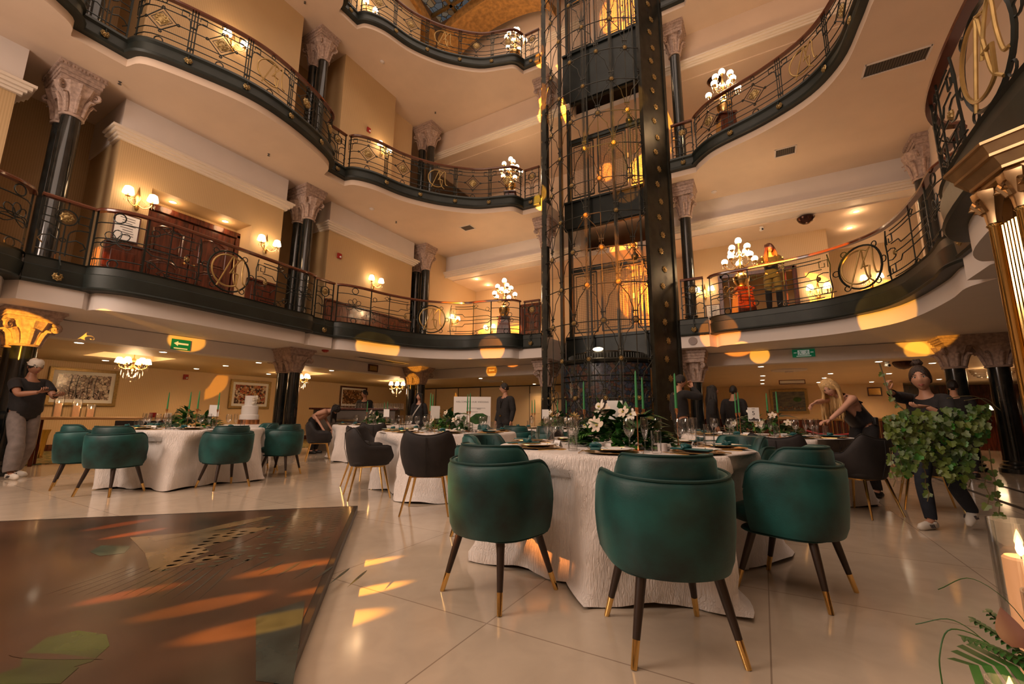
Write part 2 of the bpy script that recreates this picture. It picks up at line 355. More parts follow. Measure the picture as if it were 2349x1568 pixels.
def sweep_profile(b, P, prof, sg=1):
    """prof = [(offset towards the atrium, z)] closed; P in (s,t)"""
    nn = plane_normals(P); n = len(prof); vs = []
    for p, q in zip(P, nn):
        for o, z in prof: vs.append((p[0] + sg * q[0] * o, -(p[1] + sg * q[1] * o), z))
    fs = []
    for i in range(len(P) - 1):
        for k in range(n): r = (k + 1) % n; fs.append((i * n + k, i * n + r, (i + 1) * n + r, (i + 1) * n + k))
    fs += [tuple(range(n)), tuple((len(P) - 1) * n + k for k in range(n))[::-1]]
    b.add(vs, fs)
SG = {n: SGN(PATHS[1][n]) for n in ('front', 'stA', 'bay', 'stB', 'corner', 'stL', 'stR', 'cornerR', 'stBR', 'bayR')}
FP = {1: [(-.15, 2.99), (.05, 2.99), (.07, 3.02), (.04, 3.05), (.06, 3.26), (.03, 3.28), (.025, 3.40), (.05, 3.42), (-.05, 3.42)],
      2: [(-.02, 7.44), (.12, 7.45), (.14, 7.49), (.08, 7.54), (.07, 7.70), (.11, 7.74), (.10, 7.79), (-.05, 7.79)]}
FP[3] = [(o, z + 5.06) for o, z in FP[2]]
NM = dict(front='front bay', stA='front column', bay='second bay', stB='middle column', corner='corner bay', stL='lift landing', stR='lift landing', cornerR='right corner bay', stBR='right column', bayR='right bay')
for k in (1, 2, 3):
    for i, n in enumerate(SG):
        b = B(); sweep_profile(b, PATHS[k][n], FP[k], SG[n])
        o = struct('trim_%d' % (k * 20 + i), b, K['fascia'])

# ---- ground floor
b = B(); b.box((0, 2, -.1), (30, 33, .2)); struct('floor', b, K['marble'], smooth=0)
b = B()
for s0 in (6.15, 6.75): b.box((s0, -2.5, .0005), (.07, 13, .003))
b.box((-.5, 1.9, .0005), (15, .06, .003))
struct('trim_1', b, K['black'], smooth=0)
b = B(); b.prism([(-8.6, -14), (-8.6, 2.2), (-3.2, 2.6), (-3.2, 5.5), (-12.6, 5.5), (-12.6, -14)], 0, .012); struct('floor_carpet', b, K['carpet'], smooth=0)
def wallbox(name, s0, s1, t0, t1, z0, z1, m, kind=True):
    b = B(); b.box(((s0 + s1) / 2, -(t0 + t1) / 2, (z0 + z1) / 2), (abs(s1 - s0), abs(t1 - t0), z1 - z0))
    return struct(name, b, m, smooth=0)
wallbox('wall_left', -12.9, -12.55, -5.5, 16, 0, 2.7, K['paper2'])
wallbox('baseboard_left', -12.55, -12.5, -5.5, 13, 0, .17, K['wood'])
wallbox('wall_back', -12.9, -1.2, -5.8, -5.5, 0, 2.7, K['cream'])
wallbox('wall_lift_side', -1.5, -1.2, -10, -5.8, 0, 2.7, K['paper2'])
wallbox('wall_right_back', -1.5, 8.35, -10.3, -10, .95, 2.7, K['paper2'])
wallbox('baseboard_right_back', -1.5, 8.4, -10.3, -9.95, 0, .95, K['wood'])
wallbox('wall_bar_back', 8.3, 14.5, -12.6, -12.3, 0, 2.7, K['wood'])
wallbox('wall_bar_side', 14.2, 14.5, -12.3, 14, 0, 2.7, K['wood'])
# partition joints on the back wall
b = B()
for s0 in (-10.6, -9.2, -7.9, -6.6, -5.25, -4.3, -3.1): b.box((s0, 5.49, 1.19), (.03, .03, 2.36))
b.box((-7, 5.48, 2.35), (11, .05, .05)); struct('trim_2', b, K['black'], smooth=0)
for i, s0 in enumerate((-4.8, -3.7)):
    d = B(); d.box((s0, 5.47, 1.0), (.86, .05, 2.0)); o = struct('door_%d' % (i + 1), d, K['cream'], bevel=.01)
    d = B(); d.ball((s0 - .33, 5.43, 1.0), .04, 8, 6); build(d, 'door_handle', K['black'], o)
    d = B(); d.box((s0, 5.44, 1.5), (.62, .02, .75)); d.box((s0, 5.44, .5), (.62, .02, .75)); build(d, 'door_panel', K['cream'], o, bevel=.008)
# low ceilings with light trays cut in
TR = [(-10.5, -9.2, 6.4, 7.8), (-10.5, -9.0, 1.95, 3.25), (-9.8, -8.6, -1.5, -.8)]
def holed(name, s0, s1, t0, t1, z0, z1, holes, m):
    ss = sorted({s0, s1, *[h[0] for h in holes], *[h[1] for h in holes]}); tt = sorted({t0, t1, *[h[2] for h in holes], *[h[3] for h in holes]}); b = B()
    for a, c in zip(ss, ss[1:]):
        for d, e in zip(tt, tt[1:]):
            if any(h[0] <= (a + c) / 2 <= h[1] and h[2] <= (d + e) / 2 <= h[3] for h in holes): continue
            b.box(((a + c) / 2, -(d + e) / 2, (z0 + z1) / 2), (c - a, e - d, z1 - z0))
    return struct(name, b, m, smooth=0)
holed('ceiling_left_low', -12.9, -7.8, -5.8, 16, 2.37, 2.68, TR, K['lowceil'])
wallbox('ceiling_back_low', -7.8, 14.4, -12.6, -1.3, 2.37, 2.68, K['lowceil'])
K['tray'] = mat('tray_glow_paint', (.85, .74, .52), .6, emit=(1, .68, .34), es=.5)  # cove light put into the tray paint as a weak glow
for i, h in enumerate(TR): wallbox('ceiling_tray_%d' % i, h[0] - .1, h[1] + .1, h[2] - .1, h[3] + .1, 2.66, 2.69, K['tray'])
wallbox('trim_3', -7.8, -7.45, -1.3, 13, 2.36, 2.69, K['plaster'])
wallbox('trim_4', -7.45, 9, -1.3, -1.0, 2.36, 2.69, K['plaster'])
# ---- first gallery
PAP = K['paper']
def cornice(name, s0, t0, t1, z, side=1, m=None):
    b = B()
    for i, (o, h, dz) in enumerate(((.03, .05, 0), (.07, .05, .05), (.12, .06, .10), (.16, .05, .16))):
        b.box(((s0 + side * o / 2 - side * .2), -(t0 + t1) / 2, z + dz + h / 2), (.4 + o, t1 - t0 + 2 * o, h))
    return struct(name, b, m or K['cornice'], smooth=0)
def pier(n, t0, t1, z0, z1, s=-7.08, m=PAP, depth=2.6): return wallbox(n, s - depth, s, t0, t1, z0, z1, m)
wallbox('wall_first_left_upper', -9.6, -7.05, 5.25, 8.75, 6.45, 7.3, K['plaster'])
pier('wall_first_left_a', 8.1, 8.72, 3.35, 6.45); pier('wall_first_left_b', 5.28, 6.05, 3.35, 6.45); pier('wall_first_left_c', 6.05, 8.1, 5.66, 6.45)
wallbox('wall_first_left_recess', -9.6, -7.75, 6.05, 8.1, 3.35, 5.66, PAP)
cornice('trim_5', -7.05, 5.25, 8.75, 6.4)
wallbox('wall_first_corner_upper', -9.6, -7.05, .3, 3.9, 6.45, 7.3, K['plaster']); pier('wall_first_corner', .33, 3.87, 3.35, 6.45); cornice('trim_6', -7.05, .3, 3.9, 6.4)
wallbox('wall_first_front_upper', -9.6, -7.05, 10.1, 13.6, 6.45, 7.3, K['plaster']); pier('wall_first_front', 10.13, 13.6, 3.35, 6.45); cornice('trim_7', -7.05, 10.1, 13.6, 6.4)
for i, z in enumerate(((3.35, 7.3), (7.74, 12.37), (12.8, 17))): wallbox('wall_gallery_left_%s' % 'abc'[i], -9.2, -8.7, -.5, 14, *z, PAP)
for i, (a, c) in enumerate(((10.15, 13.5), (8.12, 8.7), (5.3, 6.03), (.35, 3.85))):
    b = B(); b.box((-7.05, -(a + c) / 2, 3.83), (.08, c - a, .9)); b.box((-7.02, -(a + c) / 2, 4.28), (.12, c - a, .05))
    n = max(1, round((c - a) / .75))
    for j in range(n): b.box((-7.005, -(a + (j + .5) * (c - a) / n), 3.83), (.02, (c - a) / n - .2, .6))
    struct('baseboard_panelling_%s' % 'abcd'[i], b, K['wood'], smooth=0, bevel=.008)
# back of the first gallery
def tbox(name, s0, s1, t, th, z0, z1, m): return wallbox(name, s0, s1, t - th, t, z0, z1, m)
tbox('wall_first_back_upper', -7.1, -1.2, -1.45, .5, 6.45, 7.3, K['plaster']); tbox('wall_first_right_upper', 1.3, 7.3, -1.45, .5, 6.45, 7.3, K['plaster'])
def tcornice(name, s0, s1, t, z):
    b = B()
    for o, h, dz in ((.03, .05, 0), (.07, .05, .05), (.12, .06, .10), (.16, .05, .16)): b.box(((s0 + s1) / 2, -(t + o / 2) + .0, z + dz + h / 2), (s1 - s0, o + .02, h))
    return struct(name, b, K['cornice'], smooth=0)
tcornice('trim_8', -7.1, -1.2, -1.45, 6.42); tcornice('trim_9', 1.3, 7.3, -1.45, 6.42)
wallbox('ceiling_first_low', -7.1, 9.5, -6.5, -1.9, 6.42, 6.6, K['ceil'])
wallbox('wall_first_back_side', -7.4, -6.95, -3.6, -.5, 3.35, 7.3, K['paper2'])
tbox('wall_first_back', -7.4, 1.9, -3.6, .2, 3.35, 6.5, K['paper2'])
tbox('wall_first_right_a', 1.9, 2.85, -3.1, .2, 3.35, 6.5, K['paper2']); tbox('wall_first_right_b', 4.75, 5.65, -3.1, .2, 3.35, 6.5, K['paper2']); tbox('wall_first_right_c', 2.85, 4.75, -3.1, .2, 5.35, 6.5, K['paper2'])
tbox('wall_first_right_far', 5.2, 9.6, -5.2, .2, 3.35, 6.5, K['paper2']); tbox('wall_first_hall', 1.9, 5.5, -6.2, .2, 3.35, 6.5, K['paper2'])
wallbox('wall_first_right_side', 7.3, 7.6, -1.9, 14, 3.35, 7.3, K['ceil'])
# ---- second gallery
pier('wall_second_left', 5.33, 8.7, 7.72, 12.37, -7.0); pier('wall_second_front', 10.13, 13.6, 7.72, 12.37, -7.0); pier('wall_second_corner', 1.67, 3.86, 7.72, 12.37, -7.0); pier('wall_second_corner_recess', .2, 1.67, 7.72, 12.37, -7.55, m=K['paper2'])
tbox('wall_second_back_upper', -7.3, -1.2, -.75, .5, 11.25, 12.37, K['ceil']); tbox('wall_second_right_upper', 1.3, 7.3, -.75, .5, 11.25, 12.37, K['ceil'])
tcornice('trim_10', -7.3, -1.2, -.75, 11.22); tcornice('trim_11', 1.3, 7.3, -.75, 11.22)
wallbox('ceiling_second_low', -7.6, 9.5, -6.5, -1.2, 11.22, 11.4, K['ceil']); tbox('wall_second_back', -7.6, 9.5, -4.2, .2, 7.74, 11.3, K['ceil'])
wallbox('wall_second_right_side', 7.3, 7.6, -1.2, 14, 7.74, 12.37, K['ceil'])
# ---- third gallery and roof
pier('wall_third_left', 5.33, 8.7, 12.8, 17, -7.0); pier('wall_third_corner', .6, 3.86, 12.8, 17, -7.0)
tbox('wall_third_back', -7.6, 9.5, -1.9, .2, 12.8, 17.6, K['ceil']); wallbox('wall_third_right_side', 7.3, 7.6, -1.2, 14, 12.8, 17.6, K['ceil'])
tcornice('trim_12', -7.3, -1.2, -1.9, 15.6)
K['vault'] = mat('gilded_plaster', (.50, .27, .08), .5, .2, var=.25, vscale=7)
b = B(); b.box((0, -6.5, 17.45), (13.8, 13.9, .06)); struct('ceiling_stained_glass', b, K['roofglass'], smooth=0)
b = B()
for s0 in range(-6, 8, 2):
    b.box((s0, -6.5, 17.38), (.12, 14, .12))
for t0 in range(0, 14, 2): b.box((0, -t0, 17.38), (14, .12, .12))
struct('trim_13', b, K['gilt'], smooth=0)
b = B()
def archband(x0, x1, z0, rise, fn, w, d):
    n = 20; pts = []
    for i in range(n + 1):
        u = i / n; pts.append((x0 + (x1 - x0) * u, z0 + rise * math.sqrt(max(0, 1 - (2 * u - 1) ** 2))))
    for (a, za), (c, zc) in zip(pts, pts[1:]):
        b.quad(fn(a, za, 0), fn(c, zc, 0), fn(c, zc + w, 0), fn(a, za + w, 0)); b.quad(fn(a, za, 0), fn(a, za, d), fn(c, zc, d), fn(c, zc, 0))
        b.quad(fn(a, za, d), fn(c, zc, d), fn(c, zc + w, d), fn(a, za + w, d))
for i in range(3): archband(-.15 + 4.7 * i, 4.5 + 4.7 * i, 16.0, 1.0, lambda a, z, d: (-6.85 - d, -a, z), .45, 1.2)
archband(-6.85, -2.0, 16.0, 1.0, lambda a, z, d: (a, .25 + d, z), .45, 1.2); archband(2, 6.85, 16.0, 1.0, lambda a, z, d: (a, .25 + d, z), .45, 1.2)
struct('trim_14', b, K['vault'], smooth=40)
# outer shell
for nm, a in dict(wall_outer_left=(-14.8, -14.5, -13, 16), wall_outer_right=(14.5, 14.8, -13, 16), wall_outer_front=(-14.8, 14.8, 15.9, 16.2), wall_outer_back=(-14.8, 14.8, -13.3, -13)).items(): wallbox(nm, *a, 0, 18, K['ceil'])
wallbox('ceiling_roof', -14.8, 14.8, -13.3, 16.2, 18, 18.2, K['ceil'])

# ---------------- columns
def bell(b, cx, cy, z0, z1, r0, r1):
    h = z1 - z0
    b.lathe([(r0 * 1.12, 0), (r0 * 1.22, h * .03), (r0 * 1.12, h * .08), (r0 * 1.0, h * .1), (r0 * 1.05, h * .3), (r0 * 1.25, h * .55), (r1 * .86, h * .8), (r1, h)], 24, (cx, cy, z0), wob=lambda a, z: 1 + .055 * cos(12 * a) * min(1, z / h + .2))
    for i in range(8):          # leaf tips curling out
        a = PI / 4 * i; rr = r0 * 1.35
        b.tube([(cx + r0 * 1.02 * cos(a), cy + r0 * 1.02 * sin(a), z0 + h * .1), (cx + rr * .98 * cos(a), cy + rr * .98 * sin(a), z0 + h * .5), (cx + (rr + .05) * cos(a), cy + (rr + .05) * sin(a), z0 + h * .66), (cx + (rr + .11) * cos(a), cy + (rr + .11) * sin(a), z0 + h * .62)], [r0 * .2, r0 * .24, r0 * .2, r0 * .08], 6)
def column(s, t, z0, z1, twin, label, caph, fr, w=.98, d=.66, r=.145, group=None):
    c = thing('column', label, 'column', (s, -t, z0), 0, group); H = z1 - z0
    b = B(); za = H - fr; offs = (-twin, twin) if twin else (0,)
    ww = w if twin else .62
    b.box((0, 0, H - fr * .14), (ww, d, fr * .28)); b.box((0, 0, H - fr * .38), (ww * .94, d * .92, fr * .26)); b.box((0, 0, H - fr * .6), (ww * .90, d * .88, fr * .22)); b.box((0, 0, H - fr * .86), (ww * .84, d * .82, fr * .3))
    nd = int(ww / .05)
    for i in range(nd):
        for sy in (-1, 1): b.box((-ww / 2 + (i + .5) * ww / nd, sy * d / 2, H - fr * .2), (.025, .02, fr * .12))
    for i in range(int(d / .05)):
        for sx in (-1, 1): b.box((sx * ww / 2, -d / 2 + (i + .5) * .05, H - fr * .2), (.02, .025, fr * .12))
    for o in offs: bell(b, o, 0, za - caph, za, r, min(.34, ww * .36) if not twin else .30)
    for sx in (-1, 1):      # corner volutes
        for sy in (-1, 1):
            x0, y0 = sx * (ww / 2 - .1), sy * (d / 2 - .1)
            sp = [(x0 + sx * .07 * k / 14 * cos(k * .6) * .9, y0 + sy * .07 * k / 14 * cos(k * .6) * .9, za - .10 + .08 * k / 14 * sin(k * .6)) for k in range(15)]
            b.tube(sp, .028, 6)
    build(b, 'capital', K['stone'], c)
    for o in offs:
        q = B(); q.lathe([(r * 1.04, .22), (r * 1.0, .3), (r * .99, (za - caph) * .5), (r * .95, za - caph + .02)], 24, (o, 0, 0)); build(q, 'shaft', K['shaft'], c)
        q = B(); q.lathe([(r * 1.45, 0), (r * 1.45, .08), (r * 1.3, .10), (r * 1.35, .14), (r * 1.1, .17), (r * 1.15, .21), (r * 1.04, .23)], 24, (o, 0, 0)); build(q, 'base', K['shaft'], c)
    return c
lvl = [(0, 2.7, 'on the ground floor', .42, .2, .16), (3.40, 7.29, 'on the first gallery', .60, .34, .145), (7.77, 12.36, 'on the second gallery', .60, .34, .145)]
for i, (z0, z1, wh, ch, fr, r) in enumerate(lvl):
    w, d = (1.12, .74) if i == 0 else (.98, .66)
    lit = ', its capital lit amber' if i == 0 else ''
    column(-7.25, 9.45, z0, z1, .23, 'twin black marble column nearest the dance floor %s%s' % (wh, lit), ch, fr, w, d, r)
    column(-7.2, 4.62, z0, z1, .23, 'twin black marble column in the middle of the long side %s' % wh, ch, fr, w, d, r)
    column(-7.12, -.2, z0, z1, .23, 'twin black marble column at the far inner corner %s' % wh, ch, fr, w, d, r)
    column(2.23, -.35, z0, z1, 0, 'single black marble column beside the right lift post %s' % wh, ch if i else .5, fr if i else .32, w, d, r)
    column(-2.0, -.35, z0, z1, 0, 'single black marble column half hidden by the left lift post %s' % wh, ch if i else .5, fr if i else .32, w, d, r)
    if i < 2: column(7.5, -.75, z0, z1, .32, 'twin black marble column at the right corner %s' % wh, ch * 1.1, fr, 1.2 if i == 0 else .98, d, r * 1.05)
class Rail:
    def __init__(s, P, sg, z0):
        s.P = [V((a, b)) for a, b in P]; s.sg = sg; s.z0 = z0; s.n = [V(q) * sg for q in plane_normals(P)]
        s.l = [0]
        for a, c in zip(s.P, s.P[1:]): s.l.append(s.l[-1] + (c - a).length)
        s.L = s.l[-1]
    def trim(s, d): s.o = d; s.L -= 2 * d
    def at(s, u, z, off=0):
        u = min(max(u, -.01), s.L + .01) + getattr(s, 'o', 0); i = 0
        while i < len(s.l) - 2 and s.l[i + 1] < u: i += 1
        f = (u - s.l[i]) / max(1e-6, s.l[i + 1] - s.l[i]); p = s.P[i].lerp(s.P[i + 1], f); n = s.n[i].lerp(s.n[i + 1], min(1, max(0, f)))
        return V((p.x + n.x * off, -(p.y + n.y * off), s.z0 + z))
    def line(s, b, pts, r=.011, closed=False, n=5, off=0, step=.12):
        out = []
        q = pts + [pts[0]] if closed else pts
        for (u0, z0), (u1, z1) in zip(q, q[1:]):
            m = max(1, int(abs(u1 - u0) / step))
            for j in range(m): out.append(s.at(u0 + (u1 - u0) * j / m, z0 + (z1 - z0) * j / m, off))
        if not closed: out.append(s.at(*q[-1], off))
        b.tube(out, r, n, closed)
def petal(u, z, a, l, w):
    a = math.radians(a); o = []
    for k in range(12):
        t = 2 * PI * k / 12; x = l * (1 - cos(t)) / 2; y = w * sin(t) * (.5 + .5 * (1 - cos(t)) / 2)
        o.append((u + x * cos(a) - y * sin(a), z + x * sin(a) + y * cos(a)))
    return o
def rosette(r, u, z, rad, off, parent, name='rosette', m=None, pet=8):
    c = r.at(u, z, off); c2 = r.at(u, z, off + .03); ax = (c2 - c).normalized(); up = V((0, 0, 1)); sd = up.cross(ax)
    b = B(); T = M.Translation(c) @ M((sd, up, ax)).transposed().to_4x4()
    b.T = T; b.lathe([(rad * .95, -.012), (rad, .0), (rad * .8, .012), (rad * .62, .006), (rad * .4, .02), (rad * .15, .028), (0, .03)], 16, wob=lambda a, z: 1 + .10 * cos(pet * a))
    for k in range(pet): a = 2 * PI * k / pet; b.ball((rad * .62 * cos(a), rad * .62 * sin(a), .012), (rad * .2, rad * .2, .012), 6, 4)
    return build(b, name, m or K['gilt'], parent)
def monogram(r, u, z, R0, parent, off=.02):
    """interlaced looping letters cut from flat gold bar"""
    b = B(); g = lambda pts, w: r.line(b, pts, w, n=6, off=off, step=.03)
    s_ = R0
    G = arc((u - .08 * s_, z + .02 * s_), .78 * s_, 55, 300, 22)
    g(G + [(u + .34 * s_, z - .62 * s_), (u + .40 * s_, z - .05 * s_), (u + .08 * s_, z - .02 * s_)], .016 * s_ / .4)
    D = [(u - .55 * s_, z - .85 * s_), (u - .30 * s_, z - .2 * s_), (u - .02 * s_, z + .55 * s_), (u + .1 * s_, z + .8 * s_), (u + .16 * s_, z + .2 * s_), (u + .25 * s_, z - .5 * s_), (u + .55 * s_, z - .85 * s_)]
    g([tuple(p)[:2] for p in cr([(a, c, 0) for a, c in D], 5)], .014 * s_ / .4)
    Mm = [(u + .0 * s_, z - .1 * s_), (u + .22 * s_, z + .35 * s_), (u + .48 * s_, z + .74 * s_), (u + .62 * s_, z + .66 * s_), (u + .6 * s_, z + .1 * s_), (u + .68 * s_, z - .42 * s_), (u + .86 * s_, z - .50 * s_)]
    g([tuple(p)[:2] for p in cr([(a, c, 0) for a, c in Mm], 5)], .014 * s_ / .4)
    return build(b, 'monogram', K['monog'], parent)
def handrail(r, parent):
    b = B(); prof = [(-.045, 1.0), (-.05, 1.03), (-.03, 1.055), (0, 1.06), (.03, 1.055), (.05, 1.03), (.045, 1.0)]; m = max(2, int(r.L / .12) + 1)
    vs = []; n = len(prof)
    for i in range(m):
        for o, z in prof: vs.append(r.at(r.L * i / (m - 1), z, o))
    fs = [(i * n + k, i * n + (k + 1) % n, (i + 1) * n + (k + 1) % n, (i + 1) * n + k) for i in range(m - 1) for k in range(n)] + [tuple(range(n)), tuple((m - 1) * n + k for k in range(n))[::-1]]
    b.add(vs, fs); return build(b, 'handrail', K['rail'], parent)
def post(r, u, parent, z0=-.02, z1=1.0, rad=.017, dbl=False):
    b = B()
    for d in ((-.045, 0, .045) if dbl else (0,)): b.tube([r.at(u + d, z0 + (.06 if dbl and d else 0)), r.at(u + d, z1)], rad * (.7 if dbl else 1), 4)
    if dbl:
        for z in (.16, .62): b.tube([r.at(u - .055, z), r.at(u + .055, z)], .018, 4)
    return build(b, 'post', K['iron'], parent)
def foot(r, u, parent, dz=-.17):
    b = B(); b.tube([r.at(u, .08, 0), r.at(u, -.02, .06), r.at(u, -.1, .13), r.at(u, dz, .13), r.at(u, dz - .03, .10)], .013, 5); f = build(b, 'hook_foot', K['iron'], parent)
    rosette(r, u, dz - .02, .065, .11, f, 'rosette'); return f
def lyre(r, t, dz=-.17):
    """short straight length in front of a column"""
    c = r.L / 2; h = r.L / 2; b = B(); L_ = lambda p, w=.011, cl=False: r.line(b, p, w, cl)
    for s in (-1, 1):
        L_([(c + s * .055, .1), (c + s * .055, .46)] + [(c + s * (.055 + (h - .10) * (1 - cos(a))), .46 + .14 * sin(a)) for a in (PI / 8, PI / 4, 3 * PI / 8, PI / 2)] + [(c + s * (h - .02), .60)])
        L_([(c + s * (h - .03), .66), (c + s * (h - .03), .84), (c + s * (h - .17), .84), (c + s * (h - .17), .70), (c + s * (h - .03), .70)])
        L_([(c + s * .055, .34), (c + s * .15, .40), (c + s * .24, .37), (c + s * .28, .30), (c + s * .22, .24)])
        L_([(c + s * .13, .75), (c + s * (h - .17), .75)])
    L_(ring((c, .75), .13, 16), .012, True); L_(ring((c, .36), .035, 8), .009, True)
    L_([(0, .14), (r.L, .14)]); L_([(c, .1), (c, .62)]); L_([(c, .88), (c, 1)])
    build(b, 'scrollwork', K['iron'], t); rosette(r, c, .75, .085, .0, t); post(r, .015, t); post(r, r.L - .015, t); foot(r, c, t, dz)
def bayA(r, t):
    """first gallery: rings, knots, key squares and a gilded monogram"""
    b = B(); c = r.L / 2; ln = lambda p, w=.010, cl=False: r.line(b, p, w, cl)
    for s in (-1, 1):
        X = lambda d: c + s * d; e = c; k = min(1, (e - .9) / 1.6)
        E = e - .95 * k if e > 1.6 else e * .6      # inner post of the end field, measured from the middle
        mid = (E + .72) / 2
        for z in (.80, .52, .44, .15): ln([(X(E), z), (X(e), z)])
        q = (E + e) / 2
        ln(ring((q * s + c, .90), .085, 14), .011, True); ln(ring((q * s + c, .075), .07, 14), .011, True)
        for a in (45, 90, 135, 180 + 20, 360 - 20): ln(petal(X(q), .47, a, .22, .075), .008, True)
        ln([(X(.72), .90), (X(mid), .90)]); ln([(X(.72), .83), (X(mid + .1), .83), (X(E - .1), .72), (X(E), .70)])
        ln([(X(.72), .66), (X(.95), .66), (X(1.02), .58), (X(E - .1), .58), (X(E), .52)]); ln([(X(.82), .47), (X(E), .47)])
        ln([(X(.72), .28), (X(.95), .28), (X(1.02), .36), (X(E - .1), .36), (X(E), .44)]); ln([(X(.5), .13), (X(mid + .1), .13), (X(E - .1), .22), (X(E), .24)]); ln([(X(.72), .06), (X(mid), .06)])
        for z in (.9, .06):
            ln([(X(mid + .02), z), (X(mid + .08), z + .05), (X(mid + .16), z), (X(mid + .08), z - .05)], .009, True)
            ln(ring((X(mid - .0), z), .035, 8), .008, True)
        ln(ring((X(E - .12), .78), .06, 12), .009, True); ln(ring((X(E - .12), .18), .06, 12), .009, True)
        for z in (.76, .20):     # key squares
            ln([(X(.60), z - .08), (X(.60), z + .08), (X(.76), z + .08), (X(.76), z - .06), (X(.66), z - .06), (X(.66), z + .02)])
        ln([(X(.60), .95), (X(.56), .72), (X(.58), .47), (X(.56), .22), (X(.60), .02)], .012)
        ln([(X(.60), .56), (X(.70), .58), (X(.80), .55), (X(.84), .47), (X(.80), .40), (X(.70), .37), (X(.60), .39)])
        for a in (50, 130, 230, 310): 
            if s > 0: ln(ring((c + .46 * cos(math.radians(a)), .48 + .46 * sin(math.radians(a))), .055, 10), .010, True)
        rosette(r, X(.80), .47, .05, 0, t)
        post(r, X(E), t); post(r, min(max(X(e - .02), .015), r.L - .015), t); post(r, X(mid), t, rad=.011)
    ln(ring((c, .48), .42, 28), .020, True)
    for s in (-1, 1): ln(ring((c + s * .47, .48), .06, 10), .010, True)
    build(b, 'scrollwork', K['iron'], t); monogram(r, c, .48, .42, t)
def bayB(r, t, dz=-.17, mono=True):
    """upper galleries: paired posts with hooked feet, diamonds with gilded rosettes"""
    b = B(); n = max(2, round(r.L / 1.12)); n += (n % 2 == 0); w = r.L / n; ln = lambda p, wd=.010, cl=False: r.line(b, p, wd, cl)
    for z in (.90, .78, .32, .18): ln([(0, z), (r.L, z)])
    for i in range(n):
        u0 = i * w; m = u0 + w / 2
        ln(ring((m, .945), .04, 8), .008, True); ln(ring((m, .09), .065, 12), .011, True)
        if mono and i == n // 2: continue
        ln([(u0, .54), (m - .25, .54)]); ln([(m + .25, .54), (u0 + w, .54)])
        ln([(m - .23, .54), (m, .78), (m + .23, .54), (m, .30)], .012, True); ln([(m - .16, .54), (m, .70), (m + .16, .54), (m, .38)], .007, True)
        for p in ((m - .25, .54), (m + .25, .54), (m, .80), (m, .28)): ln(ring(p, .022, 6), .012, True)
        rosette(r, m, .54, .115, 0, t)
    for i in range(n + 1):
        u = min(max(i * w, .05), r.L - .05)
        ends = i in (0, n)
        post(r, u, t, dbl=not ends)
        for s in (-1, 1):
            ln([(u + s * .05, .60), (u + s * .06, .74), (u + s * .13, .80), (u + s * .2, .80), (u + s * .2, .92), (u + s * .09, .92), (u + s * .09, .84)], .009)
        if not ends: foot(r, u, t, dz)
    build(b, 'scrollwork', K['iron'], t)
    if mono: monogram(r, r.L / 2, .52, .36, t)
GN = {1: 'first', 2: 'second', 3: 'third'}
WH = dict(front='in the foremost bay of the long side', stA='before the column nearest the dance floor', bay='bowing out above the double door bay', stB='before the middle column of the long side', corner='sweeping round the far inner corner to the lift',
          stL='between the corner and the left lift post', stR='between the right lift post and its column', cornerR='sweeping round the right inner corner', stBR='at the right corner column', bayR='high over the brass lamp')
for k in (1, 2, 3):
    z0 = {1: 3.41, 2: 7.78, 3: 12.84}[k]
    for n in SG:
        if k == 3 and n in ('front', 'stA', 'bay', 'cornerR', 'stBR', 'bayR', 'stR'): continue
        if k == 2 and n in ('stBR', 'bayR'): continue
        r = Rail(PATHS[k][n], SG[n], z0); r.trim(.055)
        t = thing('balcony_railing', '%s gallery iron railing with mahogany handrail %s' % (GN[k], WH[n]), 'railing')
        handrail(r, t)
        if n[:2] == 'st': lyre(r, t, -.26 if k == 1 else -.15)
        elif k == 1: bayA(r, t)
        else: bayB(r, t, -.15)
# ---------------- the wrought-iron lift
LT = thing('lift_tower', 'tall dark green wrought-iron lift cage with gilded rosettes in the middle of the hall', 'lift', (0, 0, 0))
TOP = 17
def plate(p0, p1, name):
    """pierced flat post between two plan points"""
    a = V(W(p0)); c = V(W(p1)); d = (c - a); L_ = d.length; d.normalize(); nrm = V((d.y, -d.x, 0))
    if nrm.y > 0: nrm = -nrm
    b = B(); mid = (a + c) / 2; rz = math.atan2(d.y, d.x)
    b.box((mid.x, mid.y, TOP / 2), (L_, .05, TOP), rz)
    for q in (a, c): b.box((q.x, q.y, TOP / 2), (.09, .12, TOP), rz)
    o = build(b, name, K['iron2'], LT)
    hb = B(); hb2 = B(); z = .55; i = 0
    fr = M.Translation(mid + nrm * .028) @ M((d, V((0, 0, 1)), nrm)).transposed().to_4x4()
    while z < TOP - .3:
        hb.T = fr; sx = .07 if i % 2 else -.07
        for s in (-1, 1):
            hb.add([(sx + s * .02, z - .12, 0), (sx + s * .09, z - .22, 0), (sx + s * .05, z - .30, 0), (sx + s * .03, z - .2, 0)], [(0, 1, 2, 3)])
        hb.add([(sx - .02, z - .16, 0), (sx + .02, z - .16, 0), (sx + .012, z - .34, 0), (sx - .012, z - .34, 0)], [(0, 1, 2, 3)])
        hb.add([(-sx - .02, z - .02, 0), (-sx + .02, z + .05, 0), (-sx + .01, z + .2, 0), (-sx - .01, z + .2, 0)], [(0, 1, 2, 3)])
        rb = B(); rb.T = fr @ M.Translation((sx * .7, z, 0)); rb.lathe([(.075, 0), (.08, .012), (.05, .022), (.03, .018), (.028, .035), (0, .04)], 16, wob=lambda a, zz: 1 + .22 * cos(8 * a) * (1 if zz < .02 else 0))
        build(rb, 'rosette', K['gilt'], o); z += .46; i += 1
    build(hb, 'pierced_leaf_pattern', K['black'], o, smooth=0)
